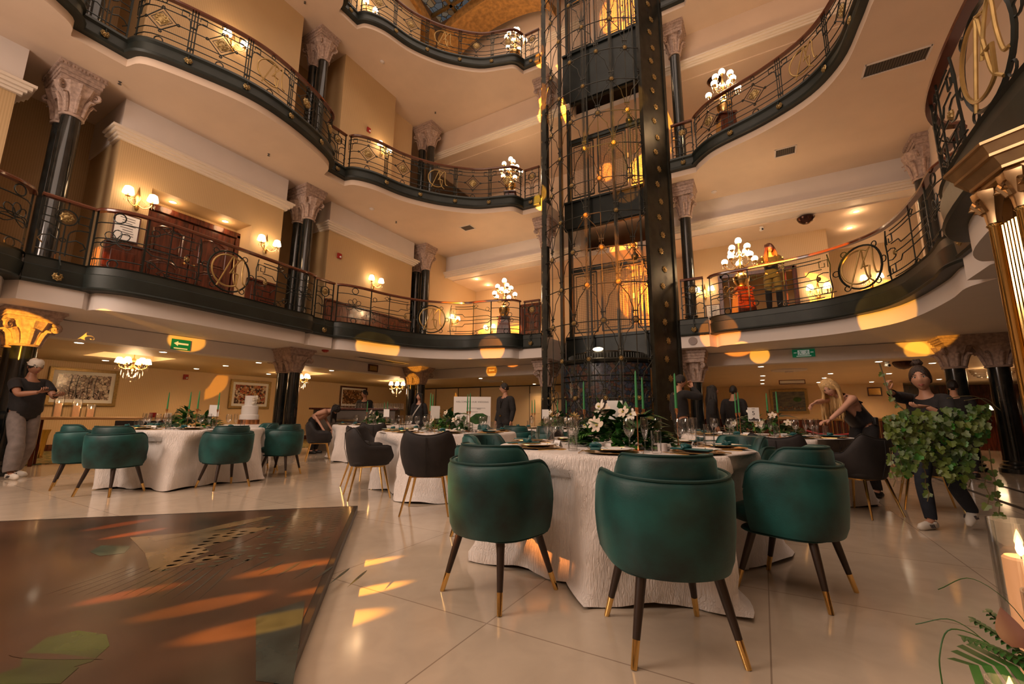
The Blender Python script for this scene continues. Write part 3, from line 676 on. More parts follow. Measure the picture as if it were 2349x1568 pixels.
PL0, PL1 = (-1.73, .33), (-1.36, 1.05); PR0, PR1 = (1.95, .25), (1.52, 1.05)
plate(PL0, PL1, 'left_post'); plate(PR1, PR0, 'right_post')
AC = smooth([PL1, (-.7, 1.42), (.05, 1.55), (.85, 1.42), PR1]); GR = Rail(AC, SGN(AC), 0)
U = [0.02, GR.L * .245, GR.L * .495, GR.L * .745, GR.L - .02]; US = [(a + c) / 2 for a, c in zip(U, U[1:])]
rows = [.55 + .92 * i for i in range(-0, 18)]
rows = [2.39 + .945 * (i - 2) for i in range(18)]
b = B()
for u in U + US: b.tube([GR.at(u, .1), GR.at(u, TOP)], .016 if u in U else .011, 5)
for u in U[1:4]:
    for s in (-.035, .035): b.tube([GR.at(u + s, .1), GR.at(u + s, TOP)], .007, 4)
build(b, 'upright_bars', K['iron2'], LT)
for i, z in enumerate(rows):
    if z < .3: continue
    b = B(); cols = U if i % 2 == 0 else US; nxt = US if i % 2 == 0 else U
    GR.line(b, [(0, z), (GR.L, z)], .013)
    for u in cols:          # ogee curves running down to the neighbouring uprights, with scrolls under each boss
        for s in (-1, 1):
            w = (U[1] - U[0]) / 2; v = u + s * w
            if -.05 < v < GR.L + .05:
                GR.line(b, [(u + s * .02, z - .05), (u + s * .10, z - .16), (u + s * .24, z - .34), (u + s * (w - .1), z - .5), (u + s * (w - .035), z - .66), (u + s * (w - .03), z - .8)], .010, step=.06)
            GR.line(b, [(u + s * .02, z - .04), (u + s * .07, z - .10), (u + s * .12, z - .10), (u + s * .13, z - .05), (u + s * .10, z - .03)], .009)
        GR.line(b, [(u - .07, z + .22), (u + .07, z + .22)], .016); GR.line(b, ring((u, z), .075, 14), .012, True)
    build(b, 'lattice', K['iron2'], LT)
    for u in cols:
        if .03 < u < GR.L - .03: rosette(GR, u, z, .055, .02, LT, 'boss', K['gilt'], 6)
# rear frame, floor bands, landing gates with wire mesh
def mesh_panel(x0, x1, y, z0, z1, parent):
    b = B()
    for x in (x0, x1): b.box((x, y, (z0 + z1) / 2), (.035, .04, z1 - z0))
    for z in (z0, z1): b.box(((x0 + x1) / 2, y, z), (x1 - x0, .04, .035))
    for x in (x0 + .09, x1 - .09): b.box((x, y - .01, (z0 + z1) / 2), (.014, .02, z1 - z0 - .16))
    for z in (z0 + .09, z1 - .09): b.box(((x0 + x1) / 2, y - .01, z), (x1 - x0 - .16, .02, .014))
    k = int((x1 - x0) / .055)
    for i in range(1, k): b.box((x0 + (x1 - x0) * i / k, y + .01, (z0 + z1) / 2), (.005, .005, z1 - z0))
    k = int((z1 - z0) / .055)
    for i in range(1, k): b.box(((x0 + x1) / 2, y + .01, z0 + (z1 - z0) * i / k), (x1 - x0, .005, .005))
    return build(b, 'mesh_panel', K['iron'], parent, smooth=0)
b = B()
for x in (-1.6, -1.3, 1.35, 1.7): b.box((x, .75, TOP / 2), (.1, .12, TOP))
for x in (-.55, .25, 1.0): b.box((x, .5, TOP / 2), (.05, .05, TOP))
build(b, 'rear_frame', K['iron2'], LT, smooth=0)
for z0, z1, i in ((2.55, 3.42, 0), (6.9, 7.9, 1), (11.4, 13.4, 2)):
    b = B(); b.box((.1, .72, (z0 + z1) / 2), (3.1, .12, z1 - z0)); b.box((.1, .64, z1 - .06), (3.1, .08, .06)); b.box((.1, .64, z0 + .06), (3.1, .08, .06)); build(b, 'landing_band', K['iron'], LT, smooth=0)
for zf in (3.42, 7.9, 13.4):
    g = B(); g.box((.1, .74, zf + 2.1), (2.9, .09, .09)); g.box((.1, .74, zf + 2.2), (2.9, .05, .03)); g.ball((.75, .7, zf + 2.25), .11, 10, 6); g.lathe([(.05, 0), (.02, .1), (.04, .13), (0, .2)], 8, (.75, .7, zf + 2.33))
    gate = build(g, 'landing_gate', K['iron'], LT)
    for x0, x1 in ((-1.2, -.45), (-.3, .6), (.75, 1.3)): mesh_panel(x0, x1, .74, zf + .12, zf + 2.0, gate)
    h = B(); h.box((.68, .68, zf + 1.05), (.05, .06, .16)); build(h, 'gate_latch', K['gold'], gate)
# stained-glass drum and its metal cap inside the foot of the cage
b = B(); DR = lambda u, v: (.08 + 1.28 * cos(math.radians(200 + 140 * u)), -.15 + 1.05 * sin(math.radians(200 + 140 * u)), .05 + 2.3 * v)
b.grid(DR, 25, 8); drum = build(b, 'stained_glass_drum', K['drum'], LT)
b = B()
for v in (.02, .4, .8, .86, 1.0): b.tube([V(DR(i / 24, v)) + V((0, -.01, 0)) for i in range(25)], .018, 5)
for u in range(0, 25, 4): b.tube([V(DR(u / 24, 0)), V(DR(u / 24, 1))], .012, 5)
build(b, 'leading_bars', K['iron2'], drum)
b = B(); b.lathe([(1.36, 0), (1.38, .06), (1.2, .12), (1.0, .14), (1.0, .30), (.9, .33), (0, .34)], 32, (.08, -.1, 2.36), sy=.85)
for k in range(44): a = PI + PI * k / 43; b.tube([(.08 + 1.08 * cos(a), -.1 + .9 * sin(a), 2.44), (.08 + 1.08 * cos(a), -.1 + .9 * sin(a), 2.62)], .014, 4)
build(b, 'drum_cap', K['iron2'], LT)
b = B(); b.ball((.1, -.95, 2.72), (.14, .10, .05), 12, 6); build(b, 'cage_lamp', K['bulb'], LT)
b = B()
for k in range(9):
    u = GR.L * (k + .5) / 9; GR.line(b, ring((u, 1.45), .09, 12, .17), .010, True); GR.line(b, ring((u, 1.05), .12, 12, .10), .009, True)
build(b, 'foot_scrolls', K['iron2'], LT)
for k in range(9): rosette(GR, GR.L * (k + .5) / 9, 1.47, .028, .02, LT, 'bead', K['gilt'], 5)
for k in range(4):      # large gilded leaf flowers low on the cage
    u = GR.L * (k + .5) / 4; b = B()
    for j in range(7):
        a = PI * (j + .0) / 6; b.tube([GR.at(u, .95, .06), GR.at(u + .09 * cos(a), .95 + .09 * sin(a), .10), GR.at(u + .17 * cos(a), .95 + .17 * sin(a), .08)], [.012, .05, .01], 6)
    build(b, 'leaf_flower', K['gilt'], LT)
# ---------------- lamps, doors, pictures, signs
LIGHTS = []
def candelabra(s, t, z, label):
    c = thing('candelabra', label, 'lamp', (s, -t, z), .4, 'standing candelabra on the galleries')
    b = B(); b.frustum((0, 0, 0), (.52, .52), (.50, .50), .08); b.frustum((0, 0, .08), (.46, .46), (.34, .34), .68); b.frustum((0, 0, .76), (.44, .44), (.40, .40), .07); build(b, 'pedestal', K['wood'], c, smooth=0, bevel=.01)
    b = B(); b.lathe([(.17, .83), (.18, .87), (.12, .91), (.17, 1.0), (.19, 1.12), (.14, 1.2), (.06, 1.24), (.08, 1.28), (.03, 1.33)], 16); build(b, 'urn', K['gold'], c)
    b = B(); b.lathe([(.03, 1.3), (.045, 1.42), (.025, 1.5), (.035, 1.62), (.02, 1.7), (.03, 1.82), (.018, 1.9), (.03, 2.0), (.05, 2.03)], 10); build(b, 'stem', K['gold'], c)
    def arm(a, r, z0, z1):
        b = B(); ca, sa = cos(a), sin(a)
        b.tube(cr([(.02 * ca, .02 * sa, z0), (r * .4 * ca, r * .4 * sa, z0 - .08), (r * .85 * ca, r * .85 * sa, z0 - .04), (r * ca, r * sa, z1)], 4), .011, 5)
        b.lathe([(.015, 0), (.05, .02), (.06, .05), (.055, .055)], 10, (r * ca, r * sa, z1)); m = build(b, 'arm', K['gold'], c)
        g = B(); g.lathe([(.056, .055), (.075, .085), (.078, .12), (.06, .16), (.03, .18), (0, .185)], 12, (r * ca, r * sa, z1)); build(g, 'globe', K['globe'], m)
        d = B()
        for k in range(6): q = PI / 3 * k; d.lathe([(0, -.09), (.009, -.06), (.006, -.02), (0, 0)], 5, (r * ca + .06 * cos(q), r * sa + .06 * sin(q), z1 + .03))
        d.tube([(r * ca, r * sa, z1), (r * .6 * ca, r * .6 * sa, z1 - .12), (.03 * ca, .03 * sa, z1 + .1)], .005, 4); build(d, 'crystal_drops', K['crystal'], m)
    for k in range(5): arm(2 * PI * k / 5, .36, 1.45, 1.50)
    for k in range(4): arm(2 * PI * k / 4 + .5, .24, 1.72, 1.76)
    g = B(); g.lathe([(.05, 2.03), (.078, 2.07), (.08, 2.11), (.06, 2.16), (.03, 2.18), (0, 2.185)], 12); build(g, 'globe', K['globe'], c)
    LIGHTS.append((s, t, z + 1.75, 55)); return c
candelabra(-3.53, -.35, 3.39, 'lit candelabra on a mahogany pedestal on the first gallery, left of the lift')
candelabra(3.45, -.4, 3.39, 'lit candelabra on a mahogany pedestal on the first gallery beside the leaning woman')
candelabra(-3.3, -.3, 7.76, 'lit candelabra behind the second gallery railing, left of the lift')
candelabra(3.42, .35, 7.76, 'lit candelabra behind the second gallery railing, right of the lift')
candelabra(-3.1, -.2, 12.83, 'lit candelabra on the topmost gallery, left of the lift')

def sconce(p, face, label):
    c = thing('wall_sconce', label, 'wall lamp', p, face, 'gilt two-shade wall sconces')
    b = B(); b.lathe([(0, -.2), (.03, -.18), (.05, -.1), (.03, 0), (.06, .08), (.03, .18), (.012, .3), (0, .34)], 10, (0, -.03, 0), sy=.5); build(b, 'back_plate', K['gold'], c)
    for s in (-1, 1):
        b = B(); b.tube(cr([(0, -.04, -.05), (s * .08, -.10, -.12), (s * .17, -.15, -.08), (s * .2, -.16, .0)], 4), .011, 5); b.tube(cr([(s * .08, -.1, -.12), (s * .13, -.11, -.02), (s * .06, -.08, .04)], 4), .008, 4)
        b.lathe([(.01, 0), (.045, .015), (.02, .03), (.015, .09)], 10, (s * .2, -.16, 0)); a = build(b, 'arm', K['gold'], c)
        g = B(); g.lathe([(.095, .07), (.088, .12), (.065, .2), (.04, .215)], 14, (s * .2, -.16, 0)); build(g, 'lamp_shade', K['bulb'], a, solid=.004)
        d = B()
        for k in range(5): q = 2 * PI * k / 5; d.lathe([(0, -.1), (.01, -.07), (.006, -.03), (0, 0)], 5, (s * .2 + .05 * cos(q), -.16 + .05 * sin(q), 0)); 
        build(d, 'crystal_drops', K['crystal'], a)
    n = V((sin(face), -cos(face), 0)); q = V(p) + n * .28; LIGHTS.append((q.x, -q.y, p[2] + .12, 7))
    return c
FX = PI / 2        # face +x
sconce((-7.06, -8.32, 5.22), FX, 'gilt wall sconce left of the recessed double door on the first gallery')
sconce((-7.06, -5.67, 5.22), FX, 'gilt wall sconce between the recessed double door and the middle column')
sconce((-7.06, -2.12, 5.22), FX, 'gilt wall sconce on the striped wall between middle and corner columns, first gallery')
sconce((-6.98, -7.05, 9.95), FX, 'gilt wall sconce behind the second gallery railing nearest the monogram')
sconce((-6.98, -2.2, 9.9), FX, 'gilt wall sconce on the second gallery below a red alarm box')
sconce((-6.98, -3.2, 14.6), FX, 'gilt wall sconce behind the topmost gallery railing')
sconce((-6.93, 1.9, 4.75), FX, 'gilt wall sconce behind the corner column on the first gallery side wall')
sconce((-6.1, 3.58, 4.6), 0, 'gilt wall sconce low behind the railing on the first gallery rear wall')
sconce((2.35, 3.08, 4.9), 0, 'gilt wall sconce beside the framed notice right of the lift')
sconce((5.3, 3.08, 4.55), 0, 'gilt wall sconce seen through the right monogram of the first gallery')
sconce((6.9, 5.18, 5.2), 0, 'gilt wall sconce deep in the first gallery at the right')

def crystal_chandelier(s, t, z, label, kind=0):
    c = thing('crystal_chandelier', label, 'chandelier', (s, -t, z), .3, 'crystal chandeliers of the ground floor')
    b = B(); b.lathe([(.06, .42), (.05, .40), (.012, .38), (.012, .26), (.04, .22), (.05, .16), (.02, .1), (.06, .02), (.03, -.05), (0, -.08)], 10); build(b, 'stem', K['gold'], c)
    for k in range(6):
        a = PI / 3 * k; ca, sa = cos(a), sin(a); b = B()
        b.tube(cr([(.03 * ca, .03 * sa, .05), (.14 * ca, .14 * sa, -.02), (.25 * ca, .25 * sa, .02), (.27 * ca, .27 * sa, .08)], 4), .012, 5); b.lathe([(.01, .07), (.05, .09), (.02, .10), (.015, .14)], 8, (.27 * ca, .27 * sa, 0)); m = build(b, 'arm', K['gold'], c)
        g = B(); g.lathe([(.085, .12), (.075, .17), (.05, .24), (.035, .25)], 12, (.27 * ca, .27 * sa, 0)); build(g, 'lamp_shade', K['bulb'], m, solid=.004)
        d = B()
        for j in range(3): d.lathe([(0, -.13), (.014, -.09), (.008, -.03), (0, 0)], 5, (.27 * ca + .05 * cos(j * 2.1), .27 * sa + .05 * sin(j * 2.1), .07)); d.lathe([(0, -.15), (.014, -.1), (.008, -.04), (0, 0)], 5, ((.10 + .05 * j) * ca, (.10 + .05 * j) * sa, -.05 - .06 * (2 - j)))
        build(d, 'crystal_drops', K['crystal'], m)
    d = B(); d.lathe([(0, -.36), (.025, -.32), (.012, -.26), (.03, -.22), (.01, -.16), (0, -.08)], 8); build(d, 'pendant', K['crystal'], c)
    LIGHTS.append((s, t, z - .12, 30)); return c
crystal_chandelier(-9.85, 7.03, 2.10, 'crystal chandelier in front of the black-and-white picture')
crystal_chandelier(-9.75, 2.6, 2.09, 'crystal chandelier half hidden behind the middle twin column')
crystal_chandelier(-9.2, -1.35, 2.09, 'crystal chandelier left of the far corner column')
for x, y, l in ((9.0, 4.6, 'round crystal basket lamp on the ceiling between the two right shafts'), (10.6, 4.4, 'round crystal basket lamp on the ceiling beyond the right column')):
    c = thing('ceiling_lamp', l, 'ceiling lamp', (x, y, 2.37), 0); b = B(); b.lathe([(.1, 0), (.1, -.05), (.02, -.06)], 12); build(b, 'canopy', K['gold'], c)
    b = B()
    for k in range(5): b.tube([V((r_ * cos(a), r_ * sin(a), -.06 - .045 * k)) for a in [2 * PI * j / 20 for j in range(20)] for r_ in [.42 * math.sqrt(1 - (k / 5.5) ** 2)]], .014, 4, True)
    build(b, 'crystal_basket', K['crystal'], c); b = B(); b.ball((0, 0, -.1), .07, 8, 6); build(b, 'bulb', K['globe'], c); LIGHTS.append((x, -y, 2.15, 10))

DL = [(-8.0, 8.55, 'nearest the yellow-lit column'), (-11.32, 7.13, 'above the black-and-white picture'), (-8.0, 7.15, 'under the green arrow sign'), (-11.42, 4.95, 'near the red alarm box by the wall'), (-9.66, 4.99, 'midway between wall and beam'), (-8.02, 4.98, 'just left of the middle column'),
      (-11.01, 2.92, 'above the coloured glass picture'), (-7.98, 2.72, 'left of the wooden plaque'), (-5.26, -1.6, 'behind the beam left of the lift'), (-5.32, -3.12, 'next to the round ceiling dome left of the lift'), (3.71, -1.75, 'first in the row right of the lift'), (3.75, -4.67, 'second in the row right of the lift'),
      (3.74, -6.53, 'third in the row right of the lift'), (3.74, -8.37, 'last in the row right of the lift'), (5.55, -4.71, 'first in the row above the landscape painting'), (5.56, -6.38, 'second in the row above the landscape painting'), (5.59, -8.46, 'last in the row above the landscape painting'), (6.17, -1.75, 'left of the white camera'),
      (7.07, -5.43, 'left of the ivy woman\'s hair'), (7.26, -9.0, 'above the brass plaque'), (7.36, -2.68, 'right of the ivy woman\'s bun'), (8.99, -8.52, 'beyond the ivy woman\'s shoulder'), (-4.73, -4.91, 'over the cream doors')]
for s, t, l in DL:
    c = thing('downlight', 'small recessed downlight ' + l, 'downlight', (s, -t, 2.37), 0, 'ceiling downlights of the ground floor')
    b = B(); b.lathe([(.085, 0), (.09, -.008), (.07, -.01), (.07, 0)], 16); build(b, 'trim_ring', K['white'], c); b = B(); b.lathe([(.068, -.006), (.05, -.012), (0, -.013)], 16); build(b, 'lens', K['down'], c)
for x, y, z, l in ((-5.89, 2.1, 6.42, 'nearer one under the first gallery ceiling left of the lift'), (-5.92, 3.0, 6.42, 'farther one under the first gallery ceiling left of the lift'), (6.22, 2.2, 6.42, 'upper one under the first gallery ceiling at the right'), (6.24, 3.37, 6.42, 'lower one under the first gallery ceiling at the right'), (-7.42, -7.6, 5.66, 'over the left leaf of the double door'), (-7.42, -6.5, 5.66, 'over the right leaf of the double door')):
    c = thing('downlight', 'small round downlight, ' + l, 'downlight', (x, y, z), 0); b = B(); b.lathe([(.07, 0), (.075, -.008), (.055, -.01), (.055, 0)], 14); build(b, 'trim_ring', K['white'], c); b = B(); b.lathe([(.054, -.006), (.04, -.012), (0, -.013)], 14); build(b, 'lens', K['down'], c); LIGHTS.append((x, -y, z - .12, 5))

def simple(name, label, cat, loc, m, fn, rz=0, group=None, **k):
    b = B(); fn(b); o = build(b, name, m, loc=loc, rz=rz, **k); return tag(o, label, cat, group)
dome = lambda b: b.lathe([(.2, 0), (.21, -.03), (.17, -.11), (.09, -.17), (0, -.19)], 18)
K['bowl'] = mat('dark_bronze_bowl', (.05, .018, .012), .2, .6)
simple('ceiling_bowl', 'dark bronze ceiling bowl above the candelabra and leaning woman', 'ceiling lamp', (5.09, 1.98, 6.42), K['bowl'], dome)
simple('ceiling_bowl', 'dark bronze ceiling bowl above the second gallery candelabra at the right', 'ceiling lamp', (3.16, 1.6, 11.22), K['bowl'], dome)
simple('ceiling_bowl', 'dark bronze ceiling bowl behind the ivy woman\'s hair bun', 'ceiling lamp', (6.68, 2.06, 2.37), K['bowl'], dome)
for x, y, l in ((-5.5, 2.7, 'flat round ceiling dome left of the lift'), (4.4, 3.0, 'flat round ceiling dome right of the lift')): simple('ceiling_dome', l, 'ceiling lamp', (x, y, 2.37), K['plaster'], lambda b: b.lathe([(.45, 0), (.43, -.03), (.1, -.05), (.1, -.07), (0, -.075)], 24))
def cctv(p, l):
    c = thing('security_camera', l, 'camera', p); b = B(); b.lathe([(.05, 0), (.05, -.03), (.03, -.05)], 12); build(b, 'mount', K['white'], c)
    b = B(); b.tube([(-.02, .03, -.08), (.02, -.09, -.10)], .04, 10); build(b, 'housing', K['white'], c); b = B(); b.tube([(.02, -.09, -.10), (.023, -.095, -.1005)], .028, 10); build(b, 'lens', K['black'], c)
cctv((4.04, 2.09, 6.42), 'white security camera under the first gallery ceiling'); cctv((6.35, 1.9, 2.37), 'white security camera near the ivy woman\'s head')
def vent(x, y, z, w, d, n, label, rz=0):
    c = thing('air_vent', label, 'vent', (x, y, z), rz); b = B()
    for s in (-1, 1): b.box((s * w / 2, 0, -.006), (.03, d + .03, .014)); b.box((0, s * d / 2, -.006), (w, .03, .014))
    build(b, 'frame', K['plaster'], c, smooth=0); b = B()
    for i in range(n): b.box((-w / 2 + (i + .5) * w / n, 0, -.002), (w / n * .3, d, .01))
    build(b, 'louvres', K['grille'], c, smooth=0); b = B(); b.box((0, 0, -.0004), (w, d, .0006)); build(b, 'duct_dark', K['black'], c, smooth=0)  # thin black sheet stands for the dark hollow behind the louvres
vent(-4.54, -.43, 7.29, .42, .34, 9, 'square ceiling vent over the first gallery corner left of the lift', 0); vent(6.2, -2.32, 7.29, .9, .34, 22, 'long ceiling vent nearest the right balcony', 0); vent(4.61, -.2, 7.29, .42, .34, 10, 'square ceiling vent over the right candelabra', 0)
vent(-6.6, -1.9, 2.7, .22, 2.0, 4, 'long slot vent in the soffit between middle and far columns')
det = lambda b: (b.lathe([(.07, 0), (.075, -.02), (.055, -.035), (.03, -.04), (.03, -.05), (0, -.052)], 14))
for x, y, z, l in ((-6.21, -3.08, 12.36, 'under the third gallery floor'), (-6.33, -2.99, 7.29, 'under the second gallery floor at the corner bay'), (2.95, 1.0, 7.29, 'by the right lift column')): simple('smoke_detector', 'round white smoke detector ' + l, 'smoke detector', (x, y, z), K['plaster'], det)
spr = lambda b: (b.lathe([(.03, 0), (.012, -.01), (.012, -.04), (.03, -.045), (.03, -.05)], 8))
for x, y, z, l in ((-6.33, -1.96, 7.29, 'near the corner column'), (-6.36, -6.22, 7.29, 'over the double door bay'), (-6.24, -.38, 12.36, 'near the far column under the third gallery'), (-6.54, -5.62, 12.36, 'high over the second gallery middle bay'), (-6.6, -9.0, 7.29, 'near the foremost column')): simple('ceiling_sprinkler', 'tiny dark ceiling sprinkler ' + l, 'sprinkler', (x, y, z), K['grille'], spr)
simple('round_speaker', 'round grey loudspeaker in the white balcony edge right of the lift', 'loudspeaker', (2.3, -.295, 2.86), K['spk'], lambda b: b.tube([(0, .02, 0), (0, -.012, 0)], .10, 24))
def alarm(p, rz, l):
    c = thing('fire_alarm', l, 'fire alarm', p, rz); b = B(); b.box((0, -.02, 0), (.14, .05, .16)); build(b, 'mounting_box', K['red'], c, bevel=.008); b = B(); b.ball((.02, -.05, -.03), (.035, .02, .03), 8, 6); build(b, 'strobe', K['white'], c)
alarm((-7.07, -3.47, 5.72), FX, 'red fire alarm box on the striped first gallery wall'); alarm((-6.99, -2.79, 10.34), FX, 'red fire alarm box above the second gallery railing'); alarm((-12.54, -4.74, 2.17), FX, 'red fire alarm box on the ground floor wall between two pictures')
simple('ceiling_strobe', 'small red ceiling strobe beside the middle column capital', 'fire alarm', (-6.35, -4.2, 2.7), K['red'], lambda b: b.lathe([(.09, 0), (.09, -.03), (.04, -.06), (0, -.065)], 12))
# signs
def sign(p, rz, w, h, m, l, cat='sign'):
    c = thing('wall_sign', l, cat, p, rz); b = B(); b.box((0, -.012, 0), (w, .024, h)); build(b, 'panel', m, c, smooth=0); return c
g = sign((-7.44, -7.06, 2.50), FX, .36, .23, K['sign'], 'green exit sign with a white arrow on the left beam', 'sign')
b = B(); y = -.026; b.quad((-.14, y, .02), (-.06, y, .075), (-.06, y, .04), (.14, y, .04), (.14, y, 0), (-.06, y, 0), (-.06, y, -.035)); b.box((0, y, -.085), (.26, .002, .022)); build(b, 'arrow', K['signw'], g, smooth=0)
def words(txt, size, parent, loc, rot, m, name='lettering', sx=1):
    cu = bpy.data.curves.new('t', 'FONT'); cu.body = txt; cu.size = size; cu.align_x = 'CENTER'; cu.align_y = 'CENTER'; cu.extrude = .0006; cu.resolution_u = 3
    t = bpy.data.objects.new('t', cu); C.objects.link(t); dg = bpy.context.evaluated_depsgraph_get(); me = bpy.data.meshes.new_from_object(t.evaluated_get(dg)); bpy.data.objects.remove(t)
    me.materials.clear(); me.materials.append(m); o = bpy.data.objects.new(name, me); C.objects.link(o); o.parent = parent; o.location = loc; o.rotation_euler = rot; o.scale = (sx, 1, 1); return o
UP = (PI / 2, 0, 0)
g = sign((4.63, .99, 2.57), 0, .46, .19, K['sign'], 'green emergency exit sign with running figures on the right beam')
b = B(); y = -.026; b.box((0, y, .015), (.24, .002, .12)); build(b, 'white_field', K['signw'], g, smooth=0)
b = B(); y = -.028
for s in (-1, 1):
    x0 = s * .07; b.tube([(x0, y, .055), (x0 + s * .01, y, .0555)], .012, 8)
    b.tube([(x0, y, .04), (x0 - s * .01, y, .005)], .009, 4); b.tube([(x0 - s * .01, y, .005), (x0 + s * .02, y, -.015), (x0 + s * .015, y, -.04)], .006, 4); b.tube([(x0 - s * .01, y, .005), (x0 - s * .03, y, -.02), (x0 - s * .05, y, -.02)], .006, 4); b.tube([(x0 - s * .035, y, .03), (x0, y, .038), (x0 + s * .03, y, .02)], .005, 4)
build(b, 'running_figures', K['sign'], g); b = B(); [b.box((s * .17, -.026, .015), (.06, .002, .02)) for s in (-1, 1)]; b.box((0, -.026, -.07), (.3, .002, .02)); build(b, 'sign_lines', K['signw'], g, smooth=0)
g = sign((-7.44, -1.55, 2.53), FX, .40, .24, K['wood'], 'small wooden plaque with yellow panel on the left beam'); b = B(); b.box((0, -.027, 0), (.30, .004, .15)); build(b, 'yellow_panel', K['gilt'], g, smooth=0)
g = sign((-4.38, .99, 2.56), 0, .36, .20, K['oak'], 'wooden sign with an arrow on the beam left of the lift'); b = B(); y = -.027; b.quad((-.12, y, 0), (-.06, y, .05), (-.06, y, .02), (.12, y, .02), (.12, y, -.02), (-.06, y, -.02), (-.06, y, -.05)); build(b, 'arrow', K['white'], g, smooth=0)
g = sign((4.65, 6.8, 2.285), 0, .8, .15, K['wood'], 'narrow framed panel hung under the ceiling right of the lift'); b = B(); b.box((0, -.027, 0), (.74, .004, .10)); build(b, 'white_panel', K['white'], g, smooth=0)
g = sign((7.48, 9.98, 2.05), 0, .44, .34, K['wood'], 'wood-framed brass plaque on the rear wall beside the ivy woman'); b = B(); b.box((0, -.027, 0), (.36, .004, .25)); build(b, 'brass_plate', K['brass'], g, smooth=0)
def frame(name, p, rz, w, h, fw, fm, im, label, cat='picture', matw=0, dep=.05):
    c = thing(name, label, cat, p, rz); b = B()
    for s in (-1, 1):
        b.box((s * (w / 2 - fw / 2), -dep / 2, 0), (fw, dep, h)); b.box((0, -dep / 2, s * (h / 2 - fw / 2)), (w - 2 * fw, dep, fw))
        b.box((s * (w / 2 - fw * .3), -dep, 0), (fw * .3, .02, h - fw * .3)); b.box((0, -dep, s * (h / 2 - fw * .3)), (w - fw, .02, fw * .3))
    build(b, 'frame', fm, c, smooth=0, bevel=.006)
    if matw: b = B(); b.box((0, -.012, 0), (w - 2 * fw, .012, h - 2 * fw)); build(b, 'mount', K['white'], c, smooth=0)
    b = B(); b.box((0, -.014, 0), (w - 2 * fw - 2 * matw, .014, h - 2 * fw - 2 * matw)); o = build(b, 'print', im, c, smooth=0); return c
c = frame('framed_picture', (-12.54, -7.13, 1.69), FX, 1.45, 1.02, .085, K['gilt'], K['art1'], 'gilt-framed black-and-white leaded glass print behind the man in the cap', 'picture', .09)
b = B()
for i, x in enumerate((-.2, -.08, .02, .17, .3)): b.tube(cr([(x, -.024, -.3), (x + .03, -.024, -.1), (x - .01, -.024, .1), (x + .05, -.024, .3)], 4), [.01, .03][i % 2] + .01, 6, flat=.1, up=(0, 1, 0))
build(b, 'white_streaks', K['white'], c)
b = B()
for i, x in enumerate((-.26, -.13, .1, .24)): b.tube(cr([(x, -.022, -.3), (x - .03, -.022, 0), (x, -.022, .3)], 4), .035, 6, flat=.1, up=(0, 1, 0))
build(b, 'dark_bands', K['ink'], c)
frame('framed_picture', (-12.54, -2.62, 1.70), FX, 1.45, 1.02, .085, K['gilt'], K['art2'], 'gilt-framed print of coloured stained glass behind the tiered cake', 'picture', .09)
frame('framed_picture', (-12.54, 2.0, 1.80), FX, 1.5, .95, .07, K['wood'], K['art3'], 'brown-framed glass print behind the bartender', 'picture', .08)
K['land'] = mat('landscape_painting', (.05, .06, .07), .4, col2=(.16, .15, .12), vscale=4, stretch=(1, 1, 3))
c = frame('framed_picture', (4.65, 9.98, 1.70), 0, 1.35, 1.02, .11, K['gilt'], K['land'], 'gilt-framed dark landscape painting behind the blonde woman', 'picture')
b = B(); b.ball((.3, -.02, .08), (.16, .004, .1), 12, 8); build(b, 'painted_tree', K['leaf2'], c); b = B(); [b.ball((-.45 + .07 * k, -.02, -.3 + .03 * (k % 3)), (.03, .004, .04), 6, 4) for k in range(14)]; build(b, 'painted_crowd', K['art3'], c)
c = frame('framed_notice', (-7.04, -8.42, 4.62), FX, .42, .56, .025, K['wood'], K['white'], 'framed white notice under the sconce left of the double door', 'notice', 0, .02)
b = B(); [b.box((.0 + .02 * (k % 2), -.022, .2 - .05 * k), (.24 - .04 * (k % 3), .002, .012)) for k in range(8)]; build(b, 'printed_lines', K['ink'], c, smooth=0)
c = frame('framed_notice', (2.55, 3.07, 4.25), 0, .42, .56, .025, K['wood'], K['white'], 'framed white notice on the wall right of the lift', 'notice', 0, .02)
b = B(); [b.box((0, -.022, .2 - .05 * k), (.24 - .04 * (k % 3), .002, .012)) for k in range(8)]; build(b, 'printed_lines', K['ink'], c, smooth=0)
# doors on the first gallery
def panel_door(b, x, w, h, y):
    b.box((x, y, h / 2), (w, .06, h))
    for z0, z1 in ((.12, .95), (1.1, h - .25)):
        pts = [(x - w * .32, z0), (x + w * .32, z0), (x + w * .32, z1 - .1), (x + w * .15, z1 - .02), (x, z1), (x - w * .15, z1 - .02), (x - w * .32, z1 - .1)]
        b.tube([(p, y - .035, q) for p, q in pts], .022, 6, True); b.tube([(x + (p - x) * .8, y - .035, z0 + (q - z0) * .88 + .05) for p, q in pts], .012, 5, True)
d = bpy.data.objects.new('door_3', None); C.objects.link(d); d.location = (-7.62, -7.07, 3.38); d.rotation_euler.z = FX; d['kind'] = 'structure'
for i, x in enumerate((-.46, .46)):
    b = B(); panel_door(b, x, .90, 1.98, 0); o = build(b, 'door_leaf', K['wood'], d); q = B(); q.ball((x - (.36 if x > 0 else -.36), -.07, 1.0), .03, 8, 6); build(q, 'door_handle', K['gold'], o)
b = B(); [b.box((s * 1.0, -.02, 1.04), (.12, .1, 2.1)) for s in (-1, 1)]; b.box((0, -.02, 2.08), (2.1, .1, .14)); build(b, 'door_frame', K['wood'], d, smooth=0, bevel=.01)
d = bpy.data.objects.new('door_4', None); C.objects.link(d); d.location = (-4.15, 3.55, 3.38); d['kind'] = 'structure'
